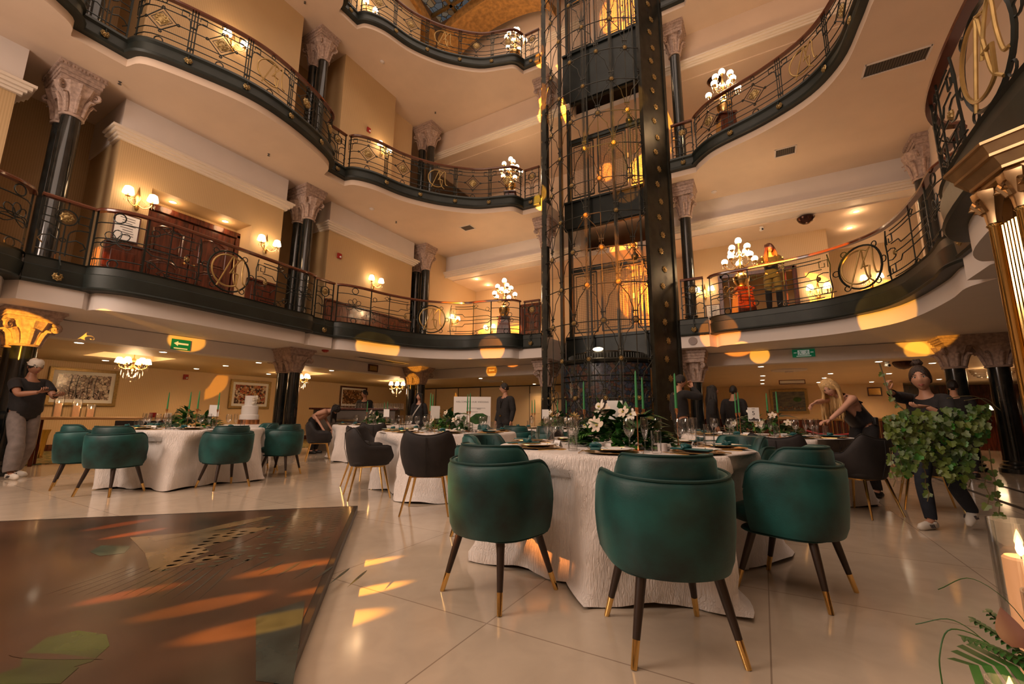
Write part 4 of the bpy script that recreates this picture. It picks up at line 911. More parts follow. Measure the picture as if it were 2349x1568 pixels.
b = B(); panel_door(b, 0, .86, 1.98, 0); o = build(b, 'door_leaf', K['wood'], d); b = B(); [b.box((s * .48, -.02, 1.04), (.1, .1, 2.1)) for s in (-1, 1)]; b.box((0, -.02, 2.08), (1.06, .1, .12)); build(b, 'door_frame', K['wood'], d, smooth=0, bevel=.01)
d = bpy.data.objects.new('door_5', None); C.objects.link(d); d.location = (3.8, 3.02, 3.38); d['kind'] = 'structure'
b = B(); [b.box((s * .98, 0, 1.0), (.12, .16, 2.05)) for s in (-1, 1)]; b.box((0, 0, 1.98), (2.0, .16, .12)); [b.box((s * .75, -.03, .98), (.04, .04, 1.9)) for s in (-1, 1)]; build(b, 'door_frame', K['wood'], d, smooth=0, bevel=.01)
b = B(); b.box((.3, 2.9, .55), (2.4, .05, .5)); build(b, 'hall_glow_panel', K['tray'], d, smooth=0)  # glowing panel set in the hall behind the open frame
# round ground spill: lights that belong to the fittings
def yaw(fs, ft): return math.atan2(-fs, -ft)          # turns local +Y to the plan direction (fs, ft)
def ucurve(hw, back, front, n=30, e=2.4):
    """U-shaped plan: left front -> back -> right front (front is +Y)"""
    pts = []
    L1 = front + .02
    for i in range(n + 1):
        a = PI + PI * i / n
        c, s_ = cos(a), sin(a); x = hw * math.copysign(abs(c) ** (2 / e), c); y = -back * abs(s_) ** (2 / e)
        pts.append((x, y))
    k = 6; left = [(-hw, front - front * i / k) for i in range(k)]; right = [(hw, front * (i + 1) / k) for i in range(k)]
    return left + pts + right
def shell(b, plan, ztop, zbot, th, taper=.9, lean=0, ring_n=3):
    """upholstered wall following a plan curve; ztop(u), zbot(u) for u in 0..1 along it"""
    n = len(plan); l = [0]
    for (x0, y0), (x1, y1) in zip(plan, plan[1:]): l.append(l[-1] + math.hypot(x1 - x0, y1 - y0))
    vs = []; m = None; edge = []
    for i, (x, y) in enumerate(plan):
        u = l[i] / l[-1]; a = plan[max(i - 1, 0)]; c = plan[min(i + 1, n - 1)]; dx, dy = c[0] - a[0], c[1] - a[1]; q = math.hypot(dx, dy); nx, ny = -dy / q, dx / q   # inward
        zt, zb = ztop(u), zbot(u); h = zt - zb; row = []
        for o, f in ((0, 0), (-.012, .12), (-.014, .4), (-.01, .75), (-.006, .93), (.01, .99), (th * .5, 1.0), (th * .9, .98), (th, .9), (th, .4), (th, 0)):
            k = 1 - (1 - taper) * (1 - f) ** 1.5; row.append((x * k + nx * o, y * k + ny * o + lean * f * (1 - y / .3) * 0, zb + h * f))
        m = len(row); vs += row; edge.append(row[5])
    fs = [(i * m + k, i * m + (k + 1) % m, (i + 1) * m + (k + 1) % m, (i + 1) * m + k) for i in range(n - 1) for k in range(m)]
    fs += [tuple(range(m - 1, -1, -1)), tuple((n - 1) * m + k for k in range(m))]
    b.add(vs, fs); return edge
def cushion(b, w, y0, y1, z0, z1, e=3.2, n=36):
    cy, hy = (y0 + y1) / 2, (y1 - y0) / 2; prof = [(.86, 0), (.97, .12), (1, .4), (.99, .72), (.93, .92), (.8, 1.0), (.4, 1.03), (0, 1.04)]; vs = []; fs = []
    for k, f in prof:
        for i in range(n):
            a = 2 * PI * i / n; c, s_ = cos(a), sin(a); vs.append((w / 2 * k * math.copysign(abs(c) ** (2 / e), c), cy + hy * k * math.copysign(abs(s_) ** (2 / e), s_), z0 + (z1 - z0) * f))
    for j in range(len(prof) - 1):
        for i in range(n): q = (i + 1) % n; fs.append((j * n + i, j * n + q, (j + 1) * n + q, (j + 1) * n + i))
    fs.append(tuple(range(n - 1, -1, -1))); b.add(vs, fs)
def rnd(u, d=.13): # rounded drop at both ends of a shell
    x = max(0, d - u, u - (1 - d)) / d; return 1 - math.sqrt(max(0, 1 - x * x))
def green_chair():
    c = thing('green_chair', 'green velvet tub chair', 'chair')
    b = B(); pl = ucurve(.295, .30, .13); ed = shell(b, pl, lambda u: .745 - .17 * rnd(u, .10) + .012 * cos(2 * PI * u), lambda u: .335 + .012 * abs(2 * u - 1), .05, .90); build(b, 'outer_shell', K['gchair'], c, smooth=60)
    b = B(); b.tube([(x, y, z + .003) for x, y, z in ed], .0075, 6); build(b, 'piping', K['gpipe'], c)
    b = B(); pl = [(x, y - .012) for x, y in ucurve(.225, .235, .05, 26)]; ed = shell(b, pl, lambda u: .835 - .26 * rnd(u, .16), lambda u: .44, .085, 1.0); bk = build(b, 'back_cushion', K['gchair'], c, smooth=60)
    b = B(); b.tube([(x, y, z + .002) for x, y, z in ed], .006, 6)
    for k in (9, 13, 19, 23):
        x, y = pl[k + 0]; q = math.hypot(x, y); b.tube([(x - x / q * .084, y - y / q * .084, .48), (x - x / q * .086, y - y / q * .086, .79)], .0035, 4)
    build(b, 'cushion_seams', K['gpipe'], bk)
    b = B(); cushion(b, .50, -.20, .285, .375, .475); build(b, 'seat', K['gchair'], c, smooth=60)
    b = B(); cushion(b, .50, -.23, .24, .325, .345); build(b, 'seat_base', K['gpipe'], c, smooth=60)
    for sx in (-1, 1):
        for sy in (-1, 1):
            p = V((sx * .165, sy * .155 - .01, .335)); q = V((sx * .232, sy * .238, 0)); m = p.lerp(q, .70)
            b = B(); b.tube([p, p.lerp(q, .35), m], [.023, .020, .0155], 12); l = build(b, 'leg', K['legwood'], c)
            b = B(); b.tube([m, q.lerp(p, .02), q], [.0158, .0135, .013], 12); build(b, 'leg_tip', K['brass'], l)
    return c
def black_chair():
    c = thing('black_chair', 'black velvet armchair', 'chair')
    def zt(u):
        d = abs(2 * u - 1)                     # 0 at the middle of the back, 1 at the front of the arms
        if d < .30: return .80 + .05 * (d / .30) ** 2
        if d < .62: t = (d - .30) / .32; t = t * t * (3 - 2 * t); return .85 - .21 * t
        if d < .9: return .64 - .01 * (d - .62)
        x = (d - .9) / .1; return .637 - .13 * (1 - math.sqrt(max(0, 1 - x * x)))
    b = B(); pl = ucurve(.305, .29, .25, 34, 2.6); ed = shell(b, pl, zt, lambda u: .375 + .02 * abs(2 * u - 1), .045, .74); build(b, 'tub_back', K['bchair'], c, smooth=60)
    b = B(); b.tube([(x, y, z + .002) for x, y, z in ed], .005, 5); b.tube([(0, -.302, .78), (0, -.298, .6), (0, -.24, .40)], .004, 4)
    for s in (-1, 1): b.tube([(s * .30, -.06, .70), (s * .29, .0, .55), (s * .25, -.02, .42)], .0035, 4)
    build(b, 'seams', K['black'], c)
    b = B(); cushion(b, .50, -.22, .25, .385, .485); build(b, 'seat', K['bchair'], c, smooth=60)
    b = B(); b.tube([(-.17, -.16, .375), (.17, -.16, .375), (.17, .17, .375), (-.17, .17, .375)], .013, 4, True); build(b, 'seat_frame', K['brass'], c)
    for sx in (-1, 1):
        for sy in (-1, 1): b = B(); b.tube([(sx * .165, sy * .165, .375), (sx * .245, sy * .245, 0)], [.016, .009], 8); build(b, 'leg', K['brass'], c)
    return c
GC = green_chair(); BC = black_chair(); used = set()
SEATS = []
def chair(src, s, t, f, label, group):
    n = math.hypot(*f); SEATS.append((s, -t, f[0] / n, -f[1] / n))
    if src not in used:
        used.add(src); o = src; o.location = (s, -t, 0); o.rotation_euler.z = yaw(*f); o['label'] = label; o['group'] = group; return o
    return dup(src, (s, -t, 0), yaw(*f), label, group)
G1 = 'green velvet chairs'; G2 = 'black velvet armchairs'
chair(GC, 3.20, 9.30, (-.51, -.86), 'big green velvet tub chair in the front centre, its back to the camera', G1)
chair(GC, 2.24, 9.22, (.22, -.97), 'green velvet tub chair left of the front centre one, seat edge showing', G1)
chair(GC, 3.74, 8.30, (-.93, -.36), 'green velvet tub chair at the right of the nearest table, turned sideways', G1)
chair(GC, 1.55, 8.25, (1, .05), 'green velvet chair just beyond the left foreground one, inner back facing the camera', G1)
chair(GC, 3.42, 7.0, (-.5, .85), 'green velvet chair on the far right side of the nearest table behind its glasses', G1)
chair(GC, -3.53, 9.17, (-.45, -.89), 'green velvet chair with three legs clear at the near left of the left-hand table', G1)
chair(GC, -4.55, 9.2, (.3, -.95), 'green velvet chair half hidden at the far left of the left-hand table', G1)
chair(GC, -2.91, 8.16, (-1, 0), 'green velvet chair before the middle of the left-hand tablecloth, back to the camera', G1)
chair(GC, -3.38, 7.05, (-.88, .47), 'green velvet chair in side view at the right of the left-hand table', G1)
chair(GC, -4.25, 6.9, (-.2, 1), 'green velvet chair behind the left-hand table, only its back top showing', G1)
chair(GC, -5.28, 8.0, (1, 0), 'green velvet chair behind the left-hand table beside the candle console', G1)
chair(GC, -.12, 4.78, (.1, -1), 'green velvet chair at the table near the lift, left one', G1)
chair(GC, .52, 4.80, (-.3, -.95), 'green velvet chair at the table near the lift, right one', G1)
chair(GC, -1.0, 4.3, (.8, -.5), 'green velvet chair near the standing man in the dark suit', G1)
chair(BC, -.72, 7.58, (.55, -.84), 'black velvet armchair in side view on gilded legs, left of the second table', G2)
chair(BC, .50, 7.84, (-.53, -.85), 'black velvet armchair with its plain back to the camera at the second table', G2)
chair(BC, -1.45, 6.95, (.95, -.3), 'black velvet armchair just behind the side-view one', G2)
chair(BC, -3.55, 4.95, (-.74, -.67), 'black velvet armchair before the white table near the bar, back to the camera', G2)
chair(BC, -4.95, 5.2, (.55, -.83), 'black velvet armchair standing apart on the open floor left of the others', G2)
chair(BC, -5.35, 3.9, (1, .1), 'black velvet armchair beyond the table near the bar', G2)
chair(BC, 1.3, 6.8, (-.9, .3), 'black velvet armchair with low arms behind the nearest table', G2)
chair(BC, 3.74, 6.02, (0, -1), 'black velvet armchair pushed against the table with the number card', G2)
chair(BC, 4.50, 5.45, (-.75, -.66), 'black velvet armchair on gilded legs behind the right green chair', G2)
chair(BC, 5.22, 4.72, (-1, -.1), 'black velvet armchair half hidden behind the ivy', G2)
# ---------------- dance floor board
BD = thing('dance_floor_board', 'low square dance floor panel printed with dark tropical leaves', 'dance floor', (-.13, -8.22, 0), -PI / 4)
K['board'] = mat('dark_printed_board', (.060, .028, .015), .27, var=.5, vscale=1.5, coat=.15); K['bleaf1'] = mat('printed_olive_leaf', (.065, .08, .02), .2, var=.4, vscale=3); K['bleaf2'] = mat('printed_tan_leaf', (.17, .11, .05), .2, var=.4, vscale=4); K['bleaf3'] = mat('printed_teal_leaf', (.06, .085, .055), .2, var=.3, vscale=6); K['bleaf4'] = mat('printed_grey_leaf', (.045, .052, .042), .2, var=.3, vscale=6); K['bedge'] = mat('dark_board_edge', (.02, .014, .011), .4)
SB = 5.2
b = B(); b.box((SB / 2, -SB / 2, .028), (SB, SB, .056)); build(b, 'platform', K['bedge'], BD, smooth=0, bevel=.004)
b = B(); b.quad((.04, -SB + .04, .0575), (SB - .04, -SB + .04, .0575), (SB - .04, -.04, .0575), (.04, -.04, .0575))
bi = BD.matrix_basis.inverted() if False else (M.Translation((-.13, -8.22, 0)) @ M.Rotation(-PI / 4, 4, 'Z')).inverted()
def flat(pts, mi, z=.0582):
    q = [bi @ V((s, -t, 0)) for s, t in pts]; b.mi = mi; n = len(q); tr = tessellate_polygon([[V((p.x, p.y, 0)) for p in q]])
    vs = [(p.x, p.y, z) for p in q]; fs = []
    for a, c, d in tr:
        A, C_, D = vs[a], vs[c], vs[d]
        fs.append((a, c, d) if (C_[0] - A[0]) * (D[1] - A[1]) - (C_[1] - A[1]) * (D[0] - A[0]) > 0 else (a, d, c))
    b.add(vs, fs)
def bleaf(p, q, w, mi, z=.0582, wav=0):
    p, q = V(p), V(q); d = q - p; nrm = V((-d.y, d.x)).normalized(); up = []; dn = []
    for k in range(13):
        t = k / 12; ww = w * math.sin(PI * min(1, t * 1.02) ** .7) * (1 + wav * cos(k * 2.6)); c = p + d * t
        up.append(tuple(c + nrm * ww)); dn.append(tuple(c - nrm * ww))
    flat(up + dn[::-1], mi, z)
flat([(-.04, 9.16), (-.64, 9.96), (-.08, 10.07), (.38, 10.21), (.42, 10.01), (.52, 9.74), (.40, 9.85), (.12, 9.80)], 2); bleaf((-.42, 8.96), (-.35, 9.95), .075, 2, .0586); bleaf((.02, 9.3), (.42, 10.1), .05, 0, .0587)
flat([(1.05, 10.87), (.94, 10.78), (.97, 10.69), (1.12, 10.64), (1.25, 10.67), (1.34, 10.75), (1.32, 10.86), (1.27, 10.93)], 1); flat([(1.16, 10.95), (1.16, 10.89), (1.35, 10.79), (1.43, 10.86), (1.25, 10.97)], 1, .0585)
bleaf((1.0, 10.9), (1.36, 10.72), .02, 0, .0587); flat([(-.44, 10.25), (-.56, 10.15), (-.36, 10.05), (-.2, 10.14), (-.26, 10.25)], 3); flat([(1.49, 10.21), (1.53, 9.98), (2.14, 10.45), (2.0, 10.5)], 4)
for i in range(16):       # rows of small fern leaflets in the far corner
    for j in range(11):
        s0 = -.14 + .088 * i * .72 - .05 * j * .7; t0 = 8.44 + .088 * i * .72 + .085 * j
        if R.random() < .85: bleaf((s0, t0), (s0 + .035, t0 - .055), .016, 3)
for k in range(13):       # pale frond ribs
    a = k / 12; bleaf((.15 + a * .55, 10.25 - a * .35), (.32 + a * .75, 10.55 - a * .28 + .1 * (1 - a)), .007, 4)
for k in range(9): bleaf((.5 + .12 * k, 9.75 - .03 * k), (.62 + .12 * k, 10.0 - .03 * k), .010, 4)
b.mi = 0; build(b, 'printed_top', [K['board'], K['bleaf1'], K['bleaf2'], K['bleaf3'], K['bleaf4']], BD, smooth=0)
# ---------------- bar counter, console, cake table, screens, urns
def at(p): return (p[0], -p[1], p[2] if len(p) > 2 else 0)
c = thing('bar_counter', 'dark grey bar counter with wood top in front of the brown-framed print', 'bar', at((-6.45, 2.9)), yaw(.5, .866))
b = B(); b.box((0, 0, .57), (2.3, .55, 1.14)); build(b, 'body', K['greybar'], c, smooth=0); b = B(); b.box((0, .02, 1.165), (2.5, .68, .05)); build(b, 'worktop', K['wood'], c, smooth=0, bevel=.01)
b = B(); [b.tube([(x - .3, .282, .35), (x + .3, .282, .35), (x + .3, .282, .85), (x - .3, .282, .85)], .02, 4, True) for x in (-.7, .2)]; build(b, 'front_moulding', K['gilt'], c)
c = thing('console_table', 'long wooden console with lit candles behind the left-hand chairs', 'table', at((-8.15, 7.9)), yaw(1, .35))
b = B(); b.box((0, 0, .885), (2.0, .5, .05)); build(b, 'table_top', K['oak'], c, smooth=0, bevel=.008)
b = B(); b.box((-.55, 0, .60), (.8, .42, .48)); build(b, 'cabinet', K['black'], c, smooth=0)
for x in (-.93, .93):
    for y in (-.2, .2): b = B(); b.box((x, y, .43), (.06, .06, .86)); build(b, 'leg', K['wood'], c, smooth=0)
c = thing('cake_table', 'small table under a white cloth carrying the tiered cake', 'table', at((-6.35, 6.0)), 0)
b = B(); b.lathe([(.52, .0), (.50, .3), (.47, .74), (.46, .77), (0, .775)], 32, wob=lambda a, z: 1 + .03 * cos(9 * a) * (1 - z)); build(b, 'tablecloth', K['cloth'], c, smooth=60)
c = thing('wedding_cake', 'white tiered cake with white flowers and a copper band', 'cake', at((-6.35, 6.0, .776)))
z = 0
b = B(); b.lathe([(.21, 0), (.21, .10), (0, .101)], 32); build(b, 'cake_stand', K['copper'], c); z = .10
for r_, h in ((.19, .11), (.165, .20), (.12, .22)): b = B(); b.lathe([(r_, z), (r_, z + h - .01), (r_ - .01, z + h), (0, z + h)], 32); build(b, 'tier', K['porcelain'], c); z += h
b = B()
for k in range(26):
    a = 2.6 + R.uniform(-.5, .5) if k < 13 else .3 + R.uniform(-.5, .5); r_ = .17 if k < 13 else .12; zz = R.uniform(.16, .34) if k < 13 else R.uniform(.45, .62); b.ball((r_ * cos(a), r_ * sin(a), zz), R.uniform(.02, .035), 6, 4)
build(b, 'sugar_flowers', K['petalw'], c)
for k in range(2): tag(build(B().box((0, 0, .05), (.12, .08, .10)), 'gift_box', K['white'] if k else K['red'], loc=at((-7.78, 7.25 - .28 * k, .911)), smooth=0), ['small red patterned box on the wooden console', 'small white box on the wooden console'][k], 'box', None)
def brass_screen(s, t, w, rz, l):
    c = thing('brass_screen', l, 'screen', (s, -t, 0), rz); b = B(); b.box((0, 0, .98), (w, .12, .04)); b.box((0, 0, .08), (w, .12, .04)); [b.box((q * w / 2, 0, .5), (.03, .10, 1.0)) for q in (-1, 1)]; build(b, 'frame', K['brass'], c, smooth=0)
    for k in range(int(w / .055)): b = B(); x = -w / 2 + .03 + k * .055; b.tube([(x, 0, .1), (x + .008 * sin(k * 3), .02, .5), (x, 0, .97)], .011, 5); build(b, 'bar', K['gilt'] if k % 2 else K['black'], c)
brass_screen(5.6, -.9, 1.15, 0, 'brass screen of upright bars behind the ivy woman')
c = thing('rope_stanchion', 'brass rope post left of the ivy', 'post', at((5.35, 1.0))); b = B(); b.lathe([(.15, 0), (.15, .02), (.03, .05), (.025, .09), (.025, .85), (.04, .88), (.03, .93), (0, .95)], 14); build(b, 'post', K['brass'], c)
b = B(); b.tube([(0, 0, .82), (-.25, .1, .72), (-.5, .2, .68), (-.75, .3, .70), (-.95, .38, .76)], .016, 8); build(b, 'red_rope', K['red'], c)
c = thing('copper_jar', 'big rounded copper jar standing behind the second table', 'jar', at((-3.55, 1.2))); b = B(); b.lathe([(.22, 0), (.30, .1), (.40, .45), (.42, .75), (.36, 1.0), (.2, 1.18), (.13, 1.25), (.15, 1.32), (.12, 1.33)], 24); build(b, 'body', K['copper'], c)
b = B(); b.lathe([(.13, 1.33), (.15, 1.35), (.05, 1.42), (.03, 1.46), (0, 1.5)], 16); build(b, 'lid', K['copper'], c)
simple('brass_bin', 'tall flared brass bin beside the man in the cap', 'bin', at((-10.3, 8.35)), K['brass'], lambda b: b.lathe([(.14, 0), (.13, .05), (.17, .5), (.2, .62), (.18, .62)], 18))
c = thing('display_cabinet', 'mahogany cabinet with moulded top behind the man in the cap', 'cabinet', at((-11.3, 9.2)), yaw(1, 0)); b = B(); b.box((0, 0, 1.05), (.8, .4, 2.1)); build(b, 'body', K['wood'], c, smooth=0)
b = B(); b.box((0, 0, 2.13), (.95, .5, .06)); b.box((0, 0, 2.19), (1.05, .56, .06)); build(b, 'moulded_top', K['wood'], c, smooth=0, bevel=.01); b = B(); b.box((0, .205, 1.35), (.5, .01, 1.2)); build(b, 'glass_pane', K['art1'], c, smooth=0)
# ornate black iron table with wood top at the left edge
c = thing('iron_console', 'ornate black iron scrollwork table with reddish wood top at the far left edge', 'table', at((-6.95, 10.5)), yaw(.5, .866))
b = B(); b.box((0, 0, 1.0), (1.5, .75, .05)); build(b, 'table_top', K['rail'], c, smooth=0, bevel=.015)
K['lacq'] = mat('black_lacquered_iron', (.012, .011, .012), .12, .4)
for s in (-1, 1):
    for q in (-1, 1):
        b = B(); b.tube(cr([(s * .55, q * .3, .96), (s * .66, q * .34, .8), (s * .60, q * .3, .5), (s * .5, q * .28, .25), (s * .62, q * .33, .02)], 6), [.06] * 12 + [.05] * 13, 8, flat=.5)
        for zz in (.72, .22): b.tube([(s * .6 + .12 * k / 20 * cos(k * .55), q * .34, zz + .12 * k / 20 * sin(k * .55)) for k in range(21)], .022, 6)
        build(b, 'leg', K['lacq'], c)
b = B()
for k in range(5): b.tube(cr([(-.55, .34, .3 + .13 * k), (-.3, .35, .36 + .13 * k), (0, .35, .27 + .13 * k), (.3, .35, .36 + .13 * k), (.55, .34, .3 + .13 * k)], 5), .025, 6)
build(b, 'scroll_apron', K['lacq'], c)
b = B(); b.box((0, .02, .55), (1.0, .5, .7)); build(b, 'panel', K['lacq'], c, smooth=0)
# welcome sign
c = thing('welcome_sign', 'white welcome board with monstera print on an easel', 'sign', at((-3.0, 2.1)), yaw(.5, .866))
b = B(); b.box((0, .0, 1.0), (.98, .025, 1.0)); build(b, 'board', K['white'], c, smooth=0)
words('WELCOME TO OUR WEDDING', .062, c, (0, .0135, 1.36), (PI / 2, 0, PI), K['ink'])
words('AND', .05, c, (-.18, .0135, 1.18), (PI / 2, 0, PI), K['ink'], 'script_line')
b = B(); [b.box((-.1 + .04 * k, .0135, 1.20 - .05 * k), (.5 - .12 * k, .002, .008)) for k in (0, 2)]; build(b, 'text_lines', K['ink'], c, smooth=0)
b = B(); b.quad(*[(x, .0138, z) for x, z in ((.05, .95), (-.1, 1.06), (-.28, 1.07), (-.42, 1.0), (-.40, .85), (-.25, .8), (-.1, .78), (.05, .84))]); b.quad(*[(x, .0138, z) for x, z in ((.3, .9), (.22, 1.02), (.15, .95), (.2, .8))]); build(b, 'monstera_print', K['leaf2'], c, smooth=0)
b = B(); [b.tube([(s * .1, -.02, 1.55), (s * .42, -.03, 0)], .016, 6) for s in (-1, 1)]; b.tube([(0, -.03, 1.5), (0, -.45, 0)], .016, 6); b.tube([(-.4, .03, .49), (.4, .03, .49)], .016, 6); build(b, 'easel', K['gilt'], c)
# brass lamp pavilion rising at the right edge of the view
K['brassdim'] = mat('antique_brass', (.50, .33, .17), .3, .9, var=.15, vscale=6)
c = thing('brass_pavilion', 'tall brass pavilion corner with fluted glass-like rods and ornate capital at the right edge', 'lamp', at((5.53, 7.45)), .15)
b = B(); ZC = 2.34
def octa(r, z0, z1, r2=None): b.lathe([(r, z0), (r2 or r, z1)], 8, (0, 0, 0))
b.T = M.Rotation(PI / 8, 4, 'Z')
octa(.42, ZC + .27, ZC + .30); octa(.45, ZC + .30, ZC + .32); octa(.45, ZC + .32, ZC + .38, .49); octa(.52, ZC + .38, ZC + .40); octa(.52, ZC + .40, ZC + .46, .55); octa(.57, ZC + .46, ZC + .48)
build(b, 'cornice', K['brassdim'], c)
for k in range(8):
    a = 2 * PI * k / 8 + PI / 8; x, y = .36 * cos(a), .36 * sin(a)
    b = B(); b.lathe([(.045, 0), (.05, .03), (.036, .06), (.034, ZC), (.045, ZC + .02), (.03, ZC + .03)], 12, (x, y, 0)); p = build(b, 'tube_post', K['brass'], c)
    b = B(); b.lathe([(.035, 0), (.04, .06), (.065, .16), (.08, .20), (.085, .24), (.06, .27)], 14, (x, y, ZC + .03), wob=lambda q, z: 1 + .09 * cos(7 * q)); [b.tube([(x + .05 * cos(q), y + .05 * sin(q), ZC + .12), (x + .095 * cos(q), y + .095 * sin(q), ZC + .2), (x + .10 * cos(q), y + .10 * sin(q), ZC + .15)], .018, 6) for q in (a - .8, a, a + .8)]; build(b, 'capital', K['brassdim'], p)
for k in range(8):
    a0, a1 = 2 * PI * k / 8 + PI / 8, 2 * PI * (k + 1) / 8 + PI / 8; b = B()
    for j in range(1, 8):
        f = j / 8; b.tube([(.34 * (cos(a0) * (1 - f) + cos(a1) * f), .34 * (sin(a0) * (1 - f) + sin(a1) * f), .15), (.34 * (cos(a0) * (1 - f) + cos(a1) * f), .34 * (sin(a0) * (1 - f) + sin(a1) * f), ZC)], .0115, 8)
    build(b, 'rod_panel', K['brass'], c)
b = B(); b.lathe([(.42, 0), (.42, .12), (.38, .15), (0, .15)], 8); build(b, 'base', K['brassdim'], c)
K['ledcol'] = emis('cool_lamp_core', (.75, .88, 1), 2.0); b = B(); b.lathe([(.10, .2), (.10, 1.75), (0, 1.76)], 12); build(b, 'lamp_core', K['ledcol'], c)
# ---------------- round tables, cloths and everything laid on them
TH = .775
def tcloth(c, Rt, hem, seed, label, tail=None):
    rr = random.Random(seed); n = 144; ph = [rr.uniform(0, 6.28) for _ in range(5)]; k1 = rr.choice((11, 13)); k2 = rr.choice((7, 8)); b = B()
    def fold(a): return .55 * sin(k1 * a + ph[0]) + .45 * sin(k2 * a + ph[1]) + .25 * sin(19 * a + ph[2])
    rows = [(0, TH), (.5, TH), (.9, TH), (.985, TH), (1.0, TH - .008), (1.008, TH - .03)] + [None] * 12
    vs = []; m = len(rows)
    for j in range(m):
        rs, zs = [], []
        for i in range(n):
            a = 2 * PI * i / n
            if rows[j]: r, z = rows[j][0] * Rt, rows[j][1]
            else:
                f = (j - 5) / 12; z = (TH - .03) * (1 - f) + .006; fl = fold(a); amp = .075 * f ** .8
                r = Rt * 1.008 + (hem - Rt) * f ** 1.3 + amp * fl
                if f > .93: z = max(.004, z + .012 + .012 * sin(13 * a + ph[3])); r += .05 * (1 + sin(5 * a + ph[4])) * .5
                if tail and f > .55:
                    d = abs((a - tail + PI) % (2 * PI) - PI); r += .28 * max(0, 1 - d / .45) * (f - .55) / .45
            r0 = r
            if z < .770:
                for sx, sy, fx, fy in SEATS:       # the cloth gives way to chairs pushed against it
                    if abs(sx - c[0]) + abs(sy + c[1]) > 2.6: continue
                    while r > .5:
                        qx, qy = c[0] + r * cos(a) - sx, -c[1] + r * sin(a) - sy; al = qx * fx + qy * fy; la = abs(qx * fy - qy * fx)
                        if la < .33 and -.36 < al < (.19 if z > .67 else .31): r -= .02
                        else: break
            rs.append(r); zs.append(z)
        for k in range(1, 14):
            for i in range(n): rs[i] = min(rs[i], rs[i - 1] + .05, rs[(i + 1) % n] + .05)
        for i in range(n): a = 2 * PI * i / n; vs.append((rs[i] * cos(a), rs[i] * sin(a), zs[i]))
    fs = [(j * n + i, j * n + (i + 1) % n, (j + 1) * n + (i + 1) % n, (j + 1) * n + i) for j in range(1, m - 1) for i in range(n)]
    fs = [f[::-1] for f in fs] + [tuple(n + i for i in range(n))]
    b.add(vs, fs); o = build(b, 'tablecloth', K['cloth'], smooth=180, loc=(c[0], -c[1], 0)); tag(o, label, 'tablecloth'); return o
def stem_glass(bowl, h, rf): # profile of outer and inner wall
    return bowl
def g_wine(lo=16):
    b = B(); b.lathe([(.034, 0), (.034, .003), (.008, .008), (.004, .02), (.004, .085), (.012, .095), (.030, .112), (.040, .14), (.0415, .165), (.037, .20), (.033, .215), (.0315, .215), (.0355, .20), (.040, .165), (.0385, .14), (.028, .114), (.0, .102)], lo); return b
def g_flute(lo=16):
    b = B(); b.lathe([(.030, 0), (.030, .003), (.007, .008), (.004, .02), (.004, .075), (.010, .088), (.021, .12), (.0265, .16), (.026, .21), (.0245, .225), (.0232, .225), (.0245, .21), (.025, .16), (.0195, .12), (.0, .092)], lo); return b
def g_tumbler(lo=16):
    b = B(); b.lathe([(.0, 0), (.030, 0), (.031, .004), (.0345, .12), (.036, .14), (.0345, .14), (.033, .12), (.029, .014), (0, .012)], lo); return b
def single(name, b, m, cat, sm=40): o = build(b, name, m, smooth=sm); o['category'] = cat; return o
P_wine = single('wine_glass', g_wine(), K['glass'], 'glass'); P_flute = single('champagne_flute', g_flute(), K['glass'], 'glass'); P_tum = single('water_tumbler', g_tumbler(), K['glass'], 'glass')
b = B(); b.lathe([(.0, 0), (.10, 0), (.165, .010), (.168, .013), (.10, .004), (0, .004)], 40, wob=lambda a, z: 1 + (.012 * cos(24 * a) if z > .008 else 0)); P_charger = single('charger_plate', b, K['gold'], 'plate')
b = B(); b.lathe([(.0, .006), (.075, .006), (.09, .012), (.145, .024), (.146, .027), (.09, .016), (.07, .010), (0, .010)], 40)
P_plate = thing('dinner_plate', 'p', 'plate'); build(b, 'plate_body', K['porcelain'], P_plate); b = B(); b.tube([(.1455 * cos(2 * PI * k / 40), .1455 * sin(2 * PI * k / 40), .0255) for k in range(40)], .0022, 5, True); build(b, 'gilt_rim', K['gold'], P_plate)
b = B()
for k in range(7): a = k * .9; b.tube([(.10 * cos(a), .10 * sin(a), .0165), (.128 * cos(a + .12), .128 * sin(a + .12), .0235)], .003, 4)
build(b, 'rim_leaf_pattern', K['leaf2'], P_plate)
P_nap = thing('knotted_napkin', 'n', 'napkin')
b = B(); b.box((0, -.03, .012), (.06, .25, .010)); build(b, 'folded_cloth', K['teal'], P_nap, bevel=.005); b = B(); b.tube(cr([(-.03, 0, .016), (-.02, .015, .032), (.012, .015, .036), (.028, -.008, .024), (.0, -.02, .03), (-.025, -.008, .03), (.02, .025, .016)], 5), .012, 8); build(b, 'knot', K['teal'], P_nap)
b = B(); b.box((.031, -.03, .008), (.005, .25, .004)); build(b, 'gold_cutlery_edge', K['gold'], P_nap, smooth=0)
def cutlery(kind):
    b = B(); b.tube([(0, -.10, .004), (0, .02, .006), (0, .05, .005)], [.004, .003, .003], 6, flat=.5)
    if kind == 'knife': b.tube([(0, .04, .005), (.002, .08, .005), (0, .12, .004)], [.004, .009, .002], 6, flat=.2, up=(0, 0, 1))
    else:
        for x in (-.008, -.003, .003, .008): b.tube([(0, .045, .005), (x, .07, .006), (x, .105, .008)], .0018, 4)
    return b
P_knife = single('gold_knife', cutlery('knife'), K['gold'], 'knife'); P_fork = single('gold_fork', cutlery('fork'), K['gold'], 'fork')
